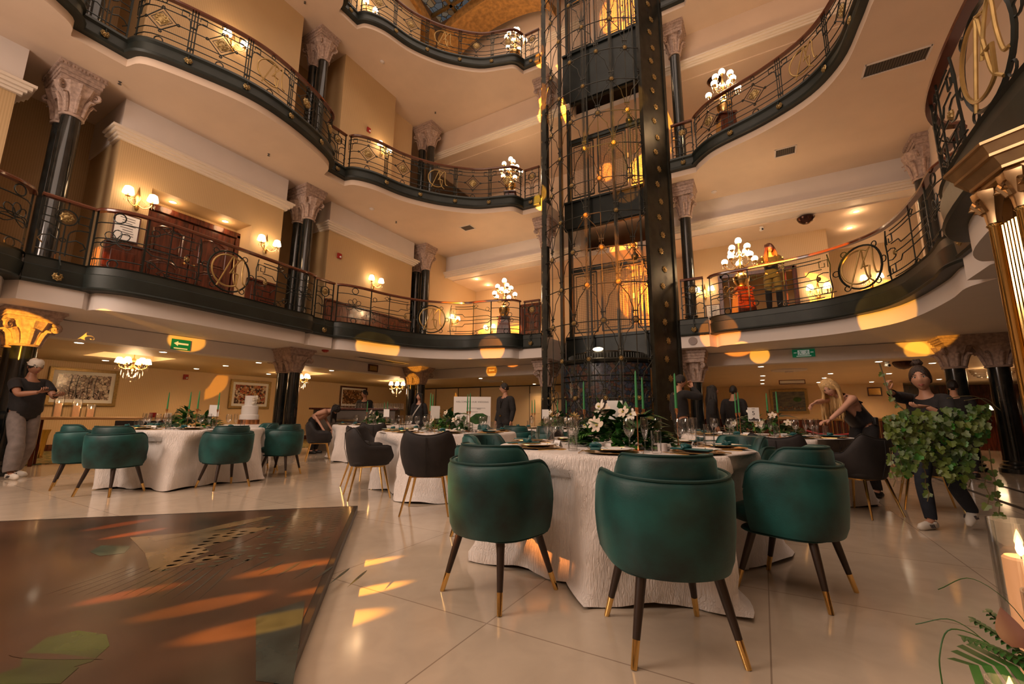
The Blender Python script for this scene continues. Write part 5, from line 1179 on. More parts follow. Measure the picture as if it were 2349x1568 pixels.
b = B(); b.quad((-.045, -.02, 0), (.045, -.02, 0), (.04, 0, .05), (-.04, 0, .05)); b.quad((-.045, .02, 0), (-.04, 0, .05), (.04, 0, .05), (.045, .02, 0)); P_card = thing('place_card', 'c', 'card'); build(b, 'card', K['white'], P_card, smooth=0)
b = B(); b.box((0, -.0115, .028), (.04, .001, .004)); b.box((.0, -.015, .02), (.05, .001, .003)); b.ball((0, -.0175, .009), (.018, .001, .006), 8, 4); build(b, 'printed_name', K['ink'], P_card, smooth=0)
b = B(); b.lathe([(.0, 0), (.030, 0), (.033, .055), (.031, .055), (.028, .006), (0, .006)], 16); P_vot = thing('votive_candle', 'v', 'candle'); build(b, 'frosted_glass', mat('frosted_glass', (.75, .70, .68), .3, spec=.6), P_vot)
b = B(); b.lathe([(.027, .006), (.027, .036), (0, .036)], 12); build(b, 'wax', K['white'], P_vot)
P_tap = thing('taper_candle', 't', 'candle'); b = B(); b.lathe([(.0105, 0), (.0105, .02), (.0085, .20), (.0055, .265), (.002, .275), (0, .276)], 12); build(b, 'wax', K['gcandle'], P_tap); b = B(); b.tube([(0, 0, .274), (.001, 0, .284)], .0012, 4); build(b, 'wick', K['black'], P_tap)
P_stick = thing('candlestick', 's', 'candlestick'); b = B(); b.lathe([(.038, 0), (.038, .004), (.012, .010), (.006, .02), (.0042, .04), (.0042, .24), (.008, .25), (.012, .262), (.014, .29), (.0115, .29), (.010, .27)], 14); build(b, 'stem', K['copper'], P_stick)
# ---- foliage
def leafblade(b, p, d, up, L, w, bend=.3, seg=5):
    p = V(p); d = V(d).normalized(); up = V(up); sd = d.cross(up)
    if sd.length < 1e-4: sd = V((1, 0, 0))
    sd.normalize(); up = sd.cross(d); vs = []
    for k in range(seg + 1):
        t = k / seg; ww = w * math.sin(PI * (.08 + .92 * t) ** .75) if t < 1 else 0; c = p + d * (L * t) - up * (bend * L * t * t)
        vs += [c - sd * ww + up * ww * .25, c, c + sd * ww + up * ww * .25]
    fs = []
    for k in range(seg): i = k * 3; fs += [(i, i + 1, i + 4, i + 3), (i + 1, i + 2, i + 5, i + 4)]
    b.add(vs, fs)
def frond(b, p, d, L, w, n=13, bend=.5):
    p = V(p); d = V(d).normalized(); up = V((0, 0, 1)); pts = [p + d * (L * k / n) - up * (bend * L * (k / n) ** 2) for k in range(n + 1)]; b.tube(pts, .0022, 4)
    sd = d.cross(up).normalized()
    for k in range(2, n + 1):
        for s in (-1, 1): leafblade(b, pts[k], d * .6 + sd * s, up, w * (1 - .5 * k / n), .006, .35, 3)
def monstera(b, p, d, up, L):
    p = V(p); d = V(d).normalized(); sd = d.cross(V(up)).normalized(); up = sd.cross(d); W_ = []
    for s in (-1, 1):
        for k in range(6):
            t0 = k / 6; wd = L * .42 * math.sin(PI * (.15 + .85 * t0) ** .8) + .01; c0 = p + d * (L * t0); c1 = p + d * (L * (t0 + .13)); tip = c0 + sd * s * wd + d * (L * .10) - up * (.10 * L)
            tip2 = c1 + sd * s * wd * .92 + d * (L * .09) - up * (.10 * L); b.add([c0, c1, tip2, tip], [(0, 1, 2, 3) if s > 0 else (3, 2, 1, 0)])
def orchid(b, c, n, r):
    T = M.Translation(c) @ V(n).to_track_quat('Z', 'Y').to_matrix().to_4x4(); b.T = T; b.mi = 0
    for k in range(5):
        a = PI / 2 + 2 * PI * k / 5; w = .42 if k in (1, 4) else .30; pts = []
        for j in range(9):
            t = 2 * PI * j / 9; x = .55 + .5 * cos(t); y = w * sin(t); pts.append((r * (x * cos(a) - y * sin(a)), r * (x * sin(a) + y * cos(a)), r * (.18 * (x - .3) ** 2 + .06 * (k % 2))))
        b.add([(r * .1 * cos(a), r * .1 * sin(a), 0)] + pts, [(0, j + 1, (j + 1) % 9 + 1) for j in range(9)])
    b.mi = 1; b.ball((0, 0, r * .15), (r * .16, r * .13, r * .2), 6, 4); b.T = None; b.mi = 0
K['throat'] = mat('orchid_throat', (.55, .50, .10), .5)
def rose(b, c, r):
    b.mi = 0
    for L in range(4):
        for k in range(5):
            a = 2 * PI * k / 5 + L * .6; rr = r * (.35 + .2 * L); T = M.Translation(c); b.T = T
            b.add([(rr * .5 * cos(a - .5), rr * .5 * sin(a - .5), 0), (rr * .5 * cos(a + .5), rr * .5 * sin(a + .5), 0), (rr * cos(a + .55), rr * sin(a + .55), r * (.95 - .12 * L)), (rr * 1.08 * cos(a), rr * 1.08 * sin(a), r * (1.05 - .12 * L)), (rr * cos(a - .55), rr * sin(a - .55), r * (.95 - .12 * L))], [(0, 1, 2, 3, 4)])
    b.T = None
def LIFT(b): b.v = [(x, y, max(z, .004 + .02 * abs(sin(40 * x + 31 * y)))) for x, y, z in b.v]
def centre(seed, full=True):
    rr = random.Random(seed); U = rr.uniform; c = thing('floral_centrepiece', 'x', 'flowers')
    b = B(); k = 420 if full else 200
    for i in range(k):
        a = U(0, 2 * PI); f = U(.1, 1) ** .6; x, y = .42 * f * cos(a), .27 * f * sin(a); z = .01 + .25 * (1 - f * f) * U(.3, 1.1); b.mi = rr.choice((0, 0, 1, 1, 1))
        leafblade(b, (x, y, z), (cos(a) * f + U(-.4, .4), sin(a) * f + U(-.4, .4), U(-.1, .7)), (0, 0, 1), U(.08, .17), U(.018, .040), U(.1, .5), 4)
    LIFT(b); build(b, 'foliage', [K['leaf'], K['leaf2']], c, smooth=180)
    b = B()
    for i in range(16 if full else 8): a = U(0, 2 * PI); frond(b, (.2 * cos(a), .12 * sin(a), .10), (cos(a), sin(a), U(.1, .5)), U(.22, .32), .10, 11)
    LIFT(b); build(b, 'palm_fronds', K['leaf'], c, smooth=180)
    b = B()
    for i in range(14 if full else 7): a = U(0, 2 * PI); leafblade(b, (.18 * cos(a), .1 * sin(a), U(.12, .26)), (cos(a), sin(a), U(.05, .5)), (0, 0, 1), U(.18, .26), U(.05, .075), .35, 6)
    LIFT(b); build(b, 'broad_leaves', K['leaf2'], c, smooth=180)
    spots = [(-.05, -.15, .30), (.02, -.16, .27), (.18, -.12, .26), (.24, -.10, .24), (.0, -.26, .18), (.06, -.27, .16), (-.16, -.12, .22), (-.3, -.1, .15), (.33, -.05, .17), (-.1, .1, .28), (.12, .14, .25), (.27, .12, .16), (-.26, .13, .17)]
    for i, p in enumerate([spots[i] for i in (0, 1, 2, 3, 4, 5, 7, 9, 11)] if full else [spots[i] for i in (0, 2, 5, 7, 8)]):
        b = B(); n = V((p[0] * .8 + U(-.2, .2), p[1] * 2.5 + (-.6 if p[1] < 0 else .6), .5)); orchid(b, p, n, U(.05, .068)); build(b, 'orchid_flower', [K['petal'] if i % 3 else K['petalw'], K['throat']], c, smooth=180)
    for i in range(5):
        a = U(0, 2 * PI); b = B(); rose(b, (.3 * cos(a), .17 * sin(a), .14), .035); build(b, 'white_rose', K['petalw'], c, smooth=180)
    return c
CAMP = V((3.65, 11.54))
def sidename(dx, dt):
    """which side of the table as seen from the front"""
    toc = CAMP - V(sidename.c); f = V((dx, dt)); a = math.degrees(math.atan2(toc.x * f.y - toc.y * f.x, toc.dot(f)))
    names = ['near', 'near left', 'left', 'far left', 'far', 'far right', 'right', 'near right']; k = int(((a + 382.5) % 360) // 45); return names[k]
seen = {}
def lay(P, name, s, t, z, rz, label, group):
    if name not in seen: seen[name] = 1; o = P; o.location = (s, -t, z); o.rotation_euler.z = rz; o['label'] = label; o['group'] = group; return o
    return dup(P, (s, -t, z), rz, label, group)
CPF = centre(5); CPL = centre(9, False)
CN = {4: ('leftmost', 'second', 'third', 'rightmost'), 3: ('leftmost', 'middle', 'rightmost')}
def table(c, Rt, hem, desc, seats, seed, full, cp, candles, cprz=.3, tail=None):
    sidename.c = c
    t = thing('round_table', 'round banquet table under the cloth of the ' + desc, 'table', (c[0], -c[1], 0)); b = B(); b.lathe([(.0, .735), (.5, .735), (.5, .755), (0, .755)], 32); build(b, 'table_top', K['oak'], t)
    for a in range(4): b = B(); x, y = .36 * cos(a * PI / 2 + .4), .36 * sin(a * PI / 2 + .4); b.tube([(x, y, 0), (x, y, .735)], .018, 8); build(b, 'leg', K['iron'], t)
    tcloth(c, Rt, hem, seed, 'crinkled ivory tablecloth reaching the floor on the ' + desc, tail)
    z = TH + .001; rr = random.Random(seed * 7)
    for i, a in enumerate(seats):
        ca, sa = cos(math.radians(a)), sin(math.radians(a)); sn = sidename(ca, sa); P = lambda r, lat: (c[0] + r * ca + lat * sa, c[1] + r * sa - lat * ca)
        rz = math.atan2(ca, sa) ; rz = math.atan2(-(-ca), (sa))      # local -Y points outwards
        dz = math.atan2(-sa, ca) + PI / 2; wh = ' at the %s place of the %s' % (sn, desc); g = ' on the ' + desc; q = Rt - .22
        lay(P_charger, 'charger', *P(q, 0), z, dz, 'gold beaded charger plate' + wh, 'charger plates' + g)
        lay(P_plate, 'plate', *P(q, 0), z + .005, dz + rr.uniform(0, 6), 'white dinner plate with gilt rim' + wh, 'dinner plates' + g)
        if full or i % 2 == 0: lay(P_nap, 'nap', *P(q + .02, -.13 + .05 * rr.random()), z + .021, dz + rr.uniform(-.4, .4), 'knotted teal napkin' + wh, 'teal napkins' + g)
        if full:
            lay(P_knife, 'knife', *P(q, .19), z, dz, 'gold knife' + wh, 'gold cutlery' + g); lay(P_fork, 'fork', *P(q, -.19), z, dz, 'gold fork' + wh, 'gold cutlery' + g)
        if full or i % 2: lay(P_card, 'card', *P(q - .20, -.06), z, dz, 'small white place card' + wh, 'place cards' + g)
        lay(P_wine, 'wine', *P(q - .22, .10), z, 0, 'large wine glass' + wh, 'wine glasses' + g); lay(P_flute, 'flute', *P(q - .19, .20), z, 0, 'slim champagne flute' + wh, 'champagne flutes' + g)
        lay(P_tum, 'tum', *P(q - .12, .27), z, 0, 'clear water tumbler' + wh, 'water tumblers' + g)
    o = lay(cp, 'cpf' if cp is CPF else 'cpl', c[0], c[1], z, cprz, 'white orchid and palm centrepiece on the ' + desc, 'floral centrepieces')
    for i, (s, tt) in enumerate(candles):
        d = CN[len(candles)][i]; k = ' candle on the ' + desc
        lay(P_stick, 'stick', s, tt, z, 0, 'slim copper candlestick, holder of the %s%s' % (d, k), 'copper candlesticks'); lay(P_tap, 'tap', s, tt, z + .27, 0, 'tall green taper, %s%s' % (d, k), 'green taper candles')
table((2.66, 8.12), .95, 1.20, 'nearest table', [78, 33, -12, -57, -100, -145, 170, 125], 3, True, CPF, [(2.24, 7.77), (2.9, 8.51), (2.82, 7.98), (3.11, 8.21)], -.55, tail=-.55)
table((-.32, 6.5), .98, 1.16, 'second table', [95, 50, 5, -40, 140, 185], 8, True, CPL, [(-.52, 6.67), (-.69, 6.42), (-.17, 6.24), (.04, 6.47)], -.5)
table((-4.05, 8.12), .98, 1.16, 'left-hand table', [70, 25, -20, 115, 160], 12, True, CPL, [(-4.29, 8.39), (-3.77, 8.32), (-3.32, 8.41), (-3.51, 8.05)], -1.0)
table((3.62, 4.9), .98, 1.16, 'number five table', [100, 60, 20, 140, 180], 17, True, CPL, [(3.35, 5.13), (3.4, 5.45), (3.71, 5.04), (3.81, 5.44)], -.3)
table((.12, 3.6), .98, 1.08, 'lift-side table', [100, 60, 140, 20], 21, False, CPL, [(-.34, 3.8), (-.16, 4.04), (.22, 3.82), (.29, 3.55)], -.5)
table((-4.35, 4.1), .98, 1.08, 'bar-side table', [70, 30, 110, -10], 26, False, CPL, [(-4.38, 4.4), (-4.34, 3.91), (-3.97, 4.16)], -.6)
# cards standing on sticks
def numcard(s, t, rz, label, txt=True):
    c = thing('table_number_card', label, 'card', (s, -t, TH + .001), rz); b = B(); b.lathe([(.03, 0), (.03, .004), (.004, .01), (.003, .20)], 10); build(b, 'stick', K['gold'], c); b = B(); b.box((0, 0, .27), (.13, .003, .175)); build(b, 'card', K['white'], c, smooth=0)
    if txt:
        words('5', .075, c, (0, -.0022, .285), UP, K['ink'], 'number'); words('TABLE', .014, c, (0, -.0022, .34), UP, K['ink'], 'heading')
        b = B(); pts = [(-.06, .19), (-.06, .212), (-.045, .214), (-.04, .206), (-.02, .216), (-.012, .222), (0, .236), (.012, .222), (.02, .214), (.035, .218), (.05, .208), (.06, .212), (.06, .19)]
        tr = tessellate_polygon([[V((x, y, 0)) for x, y in pts]]); b.add([(x, -.0022, y) for x, y in pts], [tuple(q) for q in tr]); build(b, 'skyline_print', K['ink'], c, smooth=0)
numcard(3.55, 5.2, PI / 6 * .4, 'white number five card on a stick, black skyline along its foot'); numcard(2.60, 8.02, PI / 6 - .5, 'blank white table card rising behind the orchids of the nearest table', False)
numcard(-.36, 6.75, .9, 'narrow white table card seen edgewise on the second table', False); numcard(.0, 3.9, .4, 'small white table card on the table next to the lift', False); numcard(-3.8, 4.35, .5, 'small white table card on the white table near the bar', False); numcard(-3.72, 8.0, .9, 'tilted white table card on the left-hand table', False)
for s, t, l in ((2.68, 8.66, 'frosted votive candle left of the place card on the nearest table'), (3.06, 8.52, 'frosted votive candle right of the centre on the nearest table'), (-.15, 6.85, 'frosted votive candle on the second table')): lay(P_vot, 'vot', s, t, TH + .001, 0, l, 'frosted votive candles')
# glasses on the bar
for i in range(5): lay(P_tum, 'tum', *[(-7.05 + .09 * i), 3.22 - .05 * i], 1.191, 0, 'upright bar glass, number %d in the group left of the bartender' % (i + 1), 'bar glasses')
for r_ in range(2):
    for i in range(9): lay(P_tum, 'tum', -5.95 + .085 * i + .03 * r_, 2.72 - .05 * i + .09 * r_, 1.191, 0, 'bar glass in the long double row on the bar top', 'bar glasses in the long row')
for i in range(6): lay(P_tum, 'tum', -6.55 + .075 * i, 3.02 - .043 * i, 1.191, 0, 'bar glass in the short row before the bartender', 'bar glasses in the short row')
# candles in glass cylinders
def cyl_candle(x, y, z, r, h, ch, label, scale=1):
    c = thing('cylinder_candle', label, 'candle', (x, y, z)); b = B(); b.lathe([(0, 0), (r, 0), (r, h), (r - .003, h), (r - .003, .006), (0, .006)], 28); build(b, 'glass_cylinder', K['glass'], c)
    q = r * .66; b = B(); b.lathe([(q, .008), (q, ch - .006), (q - .005, ch), (q * .5, ch - .004), (0, ch - .006)], 24); build(b, 'pillar_candle', K['wax'], c); b = B(); b.lathe([(0, ch), (.006, ch + .008), (.008, ch + .018), (.005, ch + .034), (0, ch + .05)], 10); build(b, 'flame', K['flame'], c); b = B(); b.tube([(0, 0, ch - .006), (0, 0, ch + .006)], .0015, 4); build(b, 'wick', K['black'], c)
    LIGHTS.append((x, -y, z + ch + .06, .6)); return c
d0 = V((.35, .94)); 
for i, (o, h, ch, l) in enumerate(((.62, .48, .27, 'tallest'), (.36, .40, .23, 'middle'), (.15, .26, .17, 'shortest'))):
    p = V((-8.15, -7.9)) + V((-.35, -.94)) * (o + .1) * 1.0; cyl_candle(p.x, p.y, .911, .075, h, ch, '%s of the three lit glass cylinder candles on the wooden console' % l)
# near foreground arrangement on a low plinth
PX, PY = 4.16, -10.02
c = thing('round_plinth', 'low round plinth holding the foreground candles and leaves', 'plinth', (4.42, -10.02, 0)); b = B(); b.lathe([(.34, 0), (.34, .04), (.30, .08), (.30, .24), (.36, .27), (.36, .30), (0, .30)], 32); build(b, 'body', K['wood'], c)
cyl_candle(4.18, -9.915, .301, .052, .45, .365, 'tall lit candle in a glass cylinder at the right edge, farther one'); cyl_candle(4.075, -10.375, .301, .052, .40, .245, 'big lit candle in a glass cylinder in the lower right corner, nearest'); 
cyl_candle(4.0, -10.335, .301, .034, .23, .17, 'small lit votive low beside the nearest foreground candle')
c = thing('foreground_greenery', 'dark monstera, fern and grass leaves beside the foreground candles', 'foliage', (4.10, -10.17, .301)); b = B()
monstera(b, (.0, .0, .21), (-.80, -.42, .0), (.15, -.3, 1), .15); monstera(b, (-.01, -.06, .15), (-.8, -.35, -.08), (0, -.2, 1), .12); monstera(b, (.0, -.02, .12), (-.75, -.5, -.05), (0, -.2, 1), .14); build(b, 'monstera_leaves', K['leaf2'], c, smooth=180)
b = B(); [frond(b, (.0, .0, .20), d, .13, .04, 12, .2) for d in ((-.5, .1, .55), (-.35, .2, .7), (-.6, -.05, .35))]; build(b, 'fern_fronds', K['leaf2'], c, smooth=180)
b = B(); b.tube(cr([(0, .02, .1), (-.06, .02, .22), (-.13, .0, .25), (-.16, -.02, .20), (-.165, -.03, .14)], 6), .0013, 4); b.tube(cr([(0, .02, .1), (-.05, .05, .2), (-.11, .06, .25), (-.18, .05, .23)], 6), .001, 4); b.tube(cr([(.05, .1, .1), (.02, .12, .26), (-.05, .12, .33), (-.12, .1, .30)], 6), .001, 4); build(b, 'grass_stems', K['leaf2'], c)
b = B(); leafblade(b, (-.035, -.02, .245), (-.25, -.05, .9), (-.5, -.85, .2), .075, .023, .05, 8); build(b, 'rust_petal', mat('rust_anthurium', (.09, .03, .025), .35), c, smooth=180)
# ---------------- people
import numpy as np
def skin(verts, edges, rad, root=0, sub=2):
    me = bpy.data.meshes.new('tmp'); me.from_pydata([tuple(v) for v in verts], edges, []); o = bpy.data.objects.new('tmp', me); C.objects.link(o)
    o.modifiers.new('k', 'SKIN')
    d = o.modifiers.new('u', 'SUBSURF'); d.levels = sub; d.render_levels = sub
    for i, r in enumerate(rad): me.skin_vertices[0].data[i].radius = (r, r) if not isinstance(r, tuple) else r
    me.skin_vertices[0].data[root].use_root = True
    dg = bpy.context.evaluated_depsgraph_get(); ev = o.evaluated_get(dg); m2 = ev.to_mesh(); vs = [tuple(v.co) for v in m2.vertices]; fs = [tuple(p.vertices) for p in m2.polygons]; ev.to_mesh_clear()
    bpy.data.objects.remove(o); bpy.data.meshes.remove(me); return vs, fs
def head_mesh(b, T, k=1.0, female=False, mi=(0, 1, 2, 3, 4)):
    b.T = T @ M.Scale(k, 4); b.mi = mi[0]; n, m = 30, 24; g = lambda x, c, w: math.exp(-((x - c) / w) ** 2)
    vs = []
    for j in range(m + 1):
        p = -PI / 2 + PI * j / m
        for i in range(n):
            a = 2 * PI * i / n; x, y, z = cos(p) * sin(a), cos(p) * cos(a), sin(p)
            zz = z * .118; jaw = 1 - .30 * max(0, -z) ** 1.3 * (1 if y > -.2 else .6); X = x * .076 * jaw * (1 - .06 * max(0, z)); Y = y * (.092 if y > 0 else .098) * (1 - .12 * max(0, -z) if y > 0 else 1 - .35 * max(0, -z)) + .004
            if y > 0:
                Y += .024 * g(X, 0, .011) * g(zz, -.022, .020) + .012 * g(X, 0, .009) * g(zz, .004, .02)      # nose
                Y -= .010 * (g(X, .031, .016) + g(X, -.031, .016)) * g(zz, .012, .013)                        # eye sockets
                Y += .005 * (g(X, .032, .022) + g(X, -.032, .022)) * g(zz, .032, .010) + .007 * g(X, 0, .022) * g(zz, -.062, .012) + .008 * g(X, 0, .02) * g(zz, -.098, .016)
                Y += .005 * (g(X, .045, .018) + g(X, -.045, .018)) * g(zz, -.018, .02)
            vs.append((X, Y, zz))
    fs = [(j * n + i, (j + 1) * n + i, (j + 1) * n + (i + 1) % n, j * n + (i + 1) % n) for j in range(m) for i in range(n)]
    b.add(vs, fs)
    for s in (-1, 1):
        b.ball((s * .077, -.008, -.004), (.008, .018, .028), 8, 6)                                            # ears
        b.mi = mi[1]; b.ball((s * .031, .0775, .012), (.0135, .010, .0085), 10, 8); b.mi = mi[2]; b.ball((s * .031, .0865, .012), (.006, .003, .0062), 8, 6)
        b.tube([(s * .017, .088, .020), (s * .031, .0895, .023), (s * .046, .082, .019)], .0018, 5)           # lash line
        b.mi = mi[4]; b.tube([(s * .015, .091, .033), (s * .032, .0915, .039), (s * .052, .080, .034)], [.003, .0035, .0015], 6); b.mi = mi[0]
    b.mi = mi[3]; b.tube([(-.024, .0835, -.062), (-.010, .0945, -.058), (0, .0955, -.060), (.010, .0945, -.058), (.024, .0835, -.062)], [.002, .0042, .0045, .0042, .002], 6)
    b.tube([(-.020, .084, -.066), (0, .0945, -.070), (.020, .084, -.066)], [.002, .0055, .002], 6); b.mi = mi[0]; b.T = None
def hand_mesh(b, w, d, pn, side, curl=.5, k=1.0):
    """w wrist, d pointing direction, pn palm normal, side +1 thumb on the +lateral side"""
    w, d, pn = V(w), V(d).normalized(), V(pn); pn = (pn - d * pn.dot(d)).normalized(); lat = d.cross(pn) * side
    b.tube([w - d * .02, w + d * .02, w + d * .055, w + d * .09], [.024 * k, .032 * k, .041 * k, .038 * k], 10, flat=.42, up=lat)
    for i, (o, L) in enumerate(((-.030, .062), (-.010, .076), (.011, .082), (.031, .074))):
        p = w + (d * .088 + lat * o) * k; a = .25 * curl; pts = [p]; dirn = d + lat * (o * 1.5)
        for s_ in (.42, .33, .25):
            q = (dirn * cos(a) + pn * sin(a)).normalized(); pts.append(pts[-1] + q * L * s_ * k); a += curl * .95
        b.tube(pts, [.0095 * k, .009 * k, .0082 * k, .006 * k], 7)
    p = w + (d * .03 + lat * .034) * k; q = (d * .62 + lat * .75 + pn * .25).normalized(); b.tube([p - q * .02 * k, p + q * .02 * k, p + q * .045 * k + d * .008, p + q * .055 * k + d * .026 * k], [.014 * k, .0125 * k, .0105 * k, .007 * k], 7)
def ik(S, T, a, c, pole):
    S, T = V(S), V(T); d = T - S; L = min(d.length, (a + c) * .995); u = d.normalized(); x = (a * a - c * c + L * L) / (2 * L); h = math.sqrt(max(0, a * a - x * x)); p = V(pole); p = (p - u * p.dot(u)).normalized(); return S + u * x + p * h, S + u * L
def person(label, s, t, f, H, z0=0, lean=0, turn=0, head=(0, 0, 0), hands=None, feet=None, dip=0, top='blackcloth', sleeve='long', legs='blackcloth', shoe='black', hair='short', hairm='hairb', skinm='skin', female=False, jacket=False, fat=1.0, hem=.0, extra=None, lower=True, hk=.98, curly=False):
    c = thing('person', label, 'person', (s, -t, z0), yaw(*f)); Wm = M.Translation((s, -t, z0)) @ M.Rotation(yaw(*f), 4, 'Z'); inv = Wm.inverted(); k = H / 1.75
    def L(p): return V(p) * k
    pel = L((0, -.04 * (lean > .3), .95 - dip)); ax = M.Rotation(-lean, 4, 'X') @ M.Rotation(turn, 4, 'Z')
    def up(p): return pel + (ax @ L((p[0], p[1], p[2] - .95)))
    J = dict(pel=pel, waist=up((0, .005, 1.09)), chest=up((0, .0, 1.27)), nb=up((0, -.015, 1.44)), neck=up((0, .0, 1.51)), hb=up((0, .012, 1.57)))
    sw = .165 if female else .185
    hc = up((0, .035, 1.635)); names = {}
    Tm = M.Translation(hc) @ ax @ M.Rotation(head[0], 4, 'Z') @ M.Rotation(head[1], 4, 'X') @ M.Rotation(head[2], 4, 'Y')
    V_, E_, R_ = [], [], []
    def add(n, p, r): names[n] = len(V_); V_.append(V(p)); R_.append(r * k * (fat if n in ('pel', 'waist', 'chest') else 1)); return names[n]
    add('pel', J['pel'], .135); add('waist', J['waist'], .115 if female else .125); add('chest', J['chest'], .125 if female else .135); add('nb', J['nb'], .07); add('neck', J['neck'], .050 if female else .056); add('hb', J['hb'], .052)
    for a, q in (('pel', 'waist'), ('waist', 'chest'), ('chest', 'nb'), ('nb', 'neck'), ('neck', 'hb')): E_.append((names[a], names[q]))
    arms = {}
    for sx, n in ((1, 'R'), (-1, 'L')):
        sh = up((sx * sw, -.01, 1.405)); hw = (hands or {}).get(n)
        if hw is None: el = up((sx * (sw + .05), -.03, 1.12)); wr = pel + L((sx * (sw + .06), .05, -.07)) if lean < .2 else sh + L((sx * .03, .05, -.52)); d = V((0, .15, -1)); pn = V((-sx, .1, 0)); curl = .5
        else:
            pos, d, pn, curl = hw[:4]; pole = hw[4] if len(hw) > 4 else (sx * .5, -.4, -.8)
            tw = inv @ V(pos) if not (len(hw) > 5 and hw[5]) else V(pos) * k; d = inv.to_3x3() @ V(d); pn = inv.to_3x3() @ V(pn); el, wr = ik(sh, tw, .29 * k, .25 * k, pole)
        add('sh' + n, sh, .058 if female else .066); add('ua' + n, sh.lerp(el, .45), .046 if female else .054); add('el' + n, el, .038 if female else .044); add('fa' + n, el.lerp(wr, .35), .037 if female else .042); add('wr' + n, wr, .025 if female else .029)
        for a, q in (('chest', 'sh'), ('sh', 'ua'), ('ua', 'el'), ('el', 'fa'), ('fa', 'wr')): E_.append((names[a + n] if a + n in names else names[a], names[q + n]))
        arms[n] = (wr, d, pn, curl, sx)
        hp = pel + L((sx * .09, 0, -.05)); ft = (feet or {}).get(n, (sx * .11, 0, 0, .15)); an = V((ft[0], ft[1], ft[2] + .085)) * k; kn, an = ik(hp, an, .43 * k, .42 * k, (sx * .1, 1, 0))
        add('hp' + n, hp, .095 if female else .092); add('th' + n, hp.lerp(kn, .5), .075); add('kn' + n, kn, .054); add('ca' + n, kn.lerp(an, .35), .054); add('an' + n, an, .036); fd = V((sin(ft[3]) * sx, cos(ft[3]), -.35 if ft[2] < .05 else -.9)).normalized(); add('to' + n, an + fd * .13 * k, .034)
        for a, q in (('pel', 'hp'), ('hp', 'th'), ('th', 'kn'), ('kn', 'ca'), ('ca', 'an'), ('an', 'to')): E_.append((names[a + n] if a + n in names else names[a], names[q + n]))
    vs, fs = skin(V_, E_, R_); PV = np.array(vs); inv_names = {i: n for n, i in names.items()}; best = np.full(len(PV), 1e9); own = np.zeros(len(PV), int); par = np.zeros(len(PV))
    for ei, (a, q) in enumerate(E_):
        A = np.array(V_[a]); D = np.array(V_[q]) - A; tt = np.clip(((PV - A) @ D) / max(1e-9, D @ D), 0, 1); ds = np.linalg.norm(PV - A - tt[:, None] * D, axis=1) - (R_[a] * (1 - tt) + R_[q] * tt) * .9; up_ = ds < best; best[up_] = ds[up_]; own[up_] = ei; par[up_] = tt[up_]
    NV = np.zeros_like(PV)
    for f_ in fs:
        pts = PV[list(f_)]; nn = np.cross(pts[2] - pts[0], pts[-1] - pts[1]); NV[list(f_)] += nn
    NV /= np.maximum(1e-9, np.linalg.norm(NV, axis=1))[:, None]
    b = B(); b.add(vs, fs); head_mesh(b, Tm, k * hk, female)
    for n, (wr, d, pn, curl, sx) in arms.items(): hand_mesh(b, wr, d, pn, -sx, curl, k * (.92 if female else 1.0))
    build(b, 'body', [K[skinm], K['eyew'], K['iris'], K['lip'], K[hairm]], c, smooth=180)
    def cloth(nm, bones, g, m, loose=None, lim=None):
        """a garment: the body's own surface over the given bones, let out along its normals"""
        sel = np.zeros(len(PV), bool); off = np.full(len(PV), g * k)
        for ei, (a, q) in enumerate(E_):
            key = (inv_names[a].rstrip('RL'), inv_names[q].rstrip('RL'))
            if key in bones:
                lo, hi = bones[key]; w = (own == ei) & (par >= lo) & (par <= hi); sel |= w
                if loose and key in loose: off[w] += loose[key] * k
        if lim is not None: sel &= PV[:, 2] < lim
        for _ in range(2):      # even the let-out
            acc = off.copy(); cnt = np.ones(len(PV))
            for f_ in fs:
                l_ = list(f_); acc[l_] += off[l_].mean(); cnt[l_] += 1
            off = acc / cnt
        ff = [f_ for f_ in fs if sel[list(f_)].all()]; us = sorted({i for f_ in ff for i in f_}); mp = {i: j for j, i in enumerate(us)}; P2 = PV + NV * off[:, None]; q = B(); q.add([tuple(P2[i]) for i in us], [tuple(mp[i] for i in f_) for f_ in ff]); return build(q, nm, K[m], c, smooth=180)
    F = (0, 1); tb = {('pel', 'waist'): F, ('waist', 'chest'): F, ('chest', 'sh'): F, ('pel', 'hp'): (0, .35)}
    if sleeve != 'strap': tb[('chest', 'nb')] = (0, .78 if female else .9)
    else: tb[('chest', 'sh')] = (0, .30); tb[('pel', 'hp')] = (0, .2)
    if sleeve in ('short', 'mid', 'long'): tb[('sh', 'ua')] = F; tb[('ua', 'el')] = (0, .5) if sleeve == 'short' else F
    if sleeve in ('mid', 'long'): tb[('el', 'fa')] = F; tb[('fa', 'wr')] = (0, .55) if sleeve == 'mid' else (0, .97)
    if jacket: tb[('pel', 'hp')] = F; tb[('hp', 'th')] = (0, .55)
    if lower: cloth('trousers', {('pel', 'hp'): F, ('hp', 'th'): F, ('th', 'kn'): F, ('kn', 'ca'): F, ('ca', 'an'): (0, .97), ('pel', 'waist'): (0, .25)}, .008, legs, {('th', 'kn'): .01 + .05 * hem, ('kn', 'ca'): .012 + .09 * hem, ('ca', 'an'): .012 + .10 * hem, ('hp', 'th'): .006 + .04 * hem})
    cloth('jacket' if jacket else 'top', tb, .016 if jacket else .013, top, {('pel', 'waist'): .012, ('waist', 'chest'): .008, ('ua', 'el'): .012, ('sh', 'ua'): .006, ('hp', 'th'): .02, ('pel', 'hp'): .012} if sleeve != 'strap' else None)
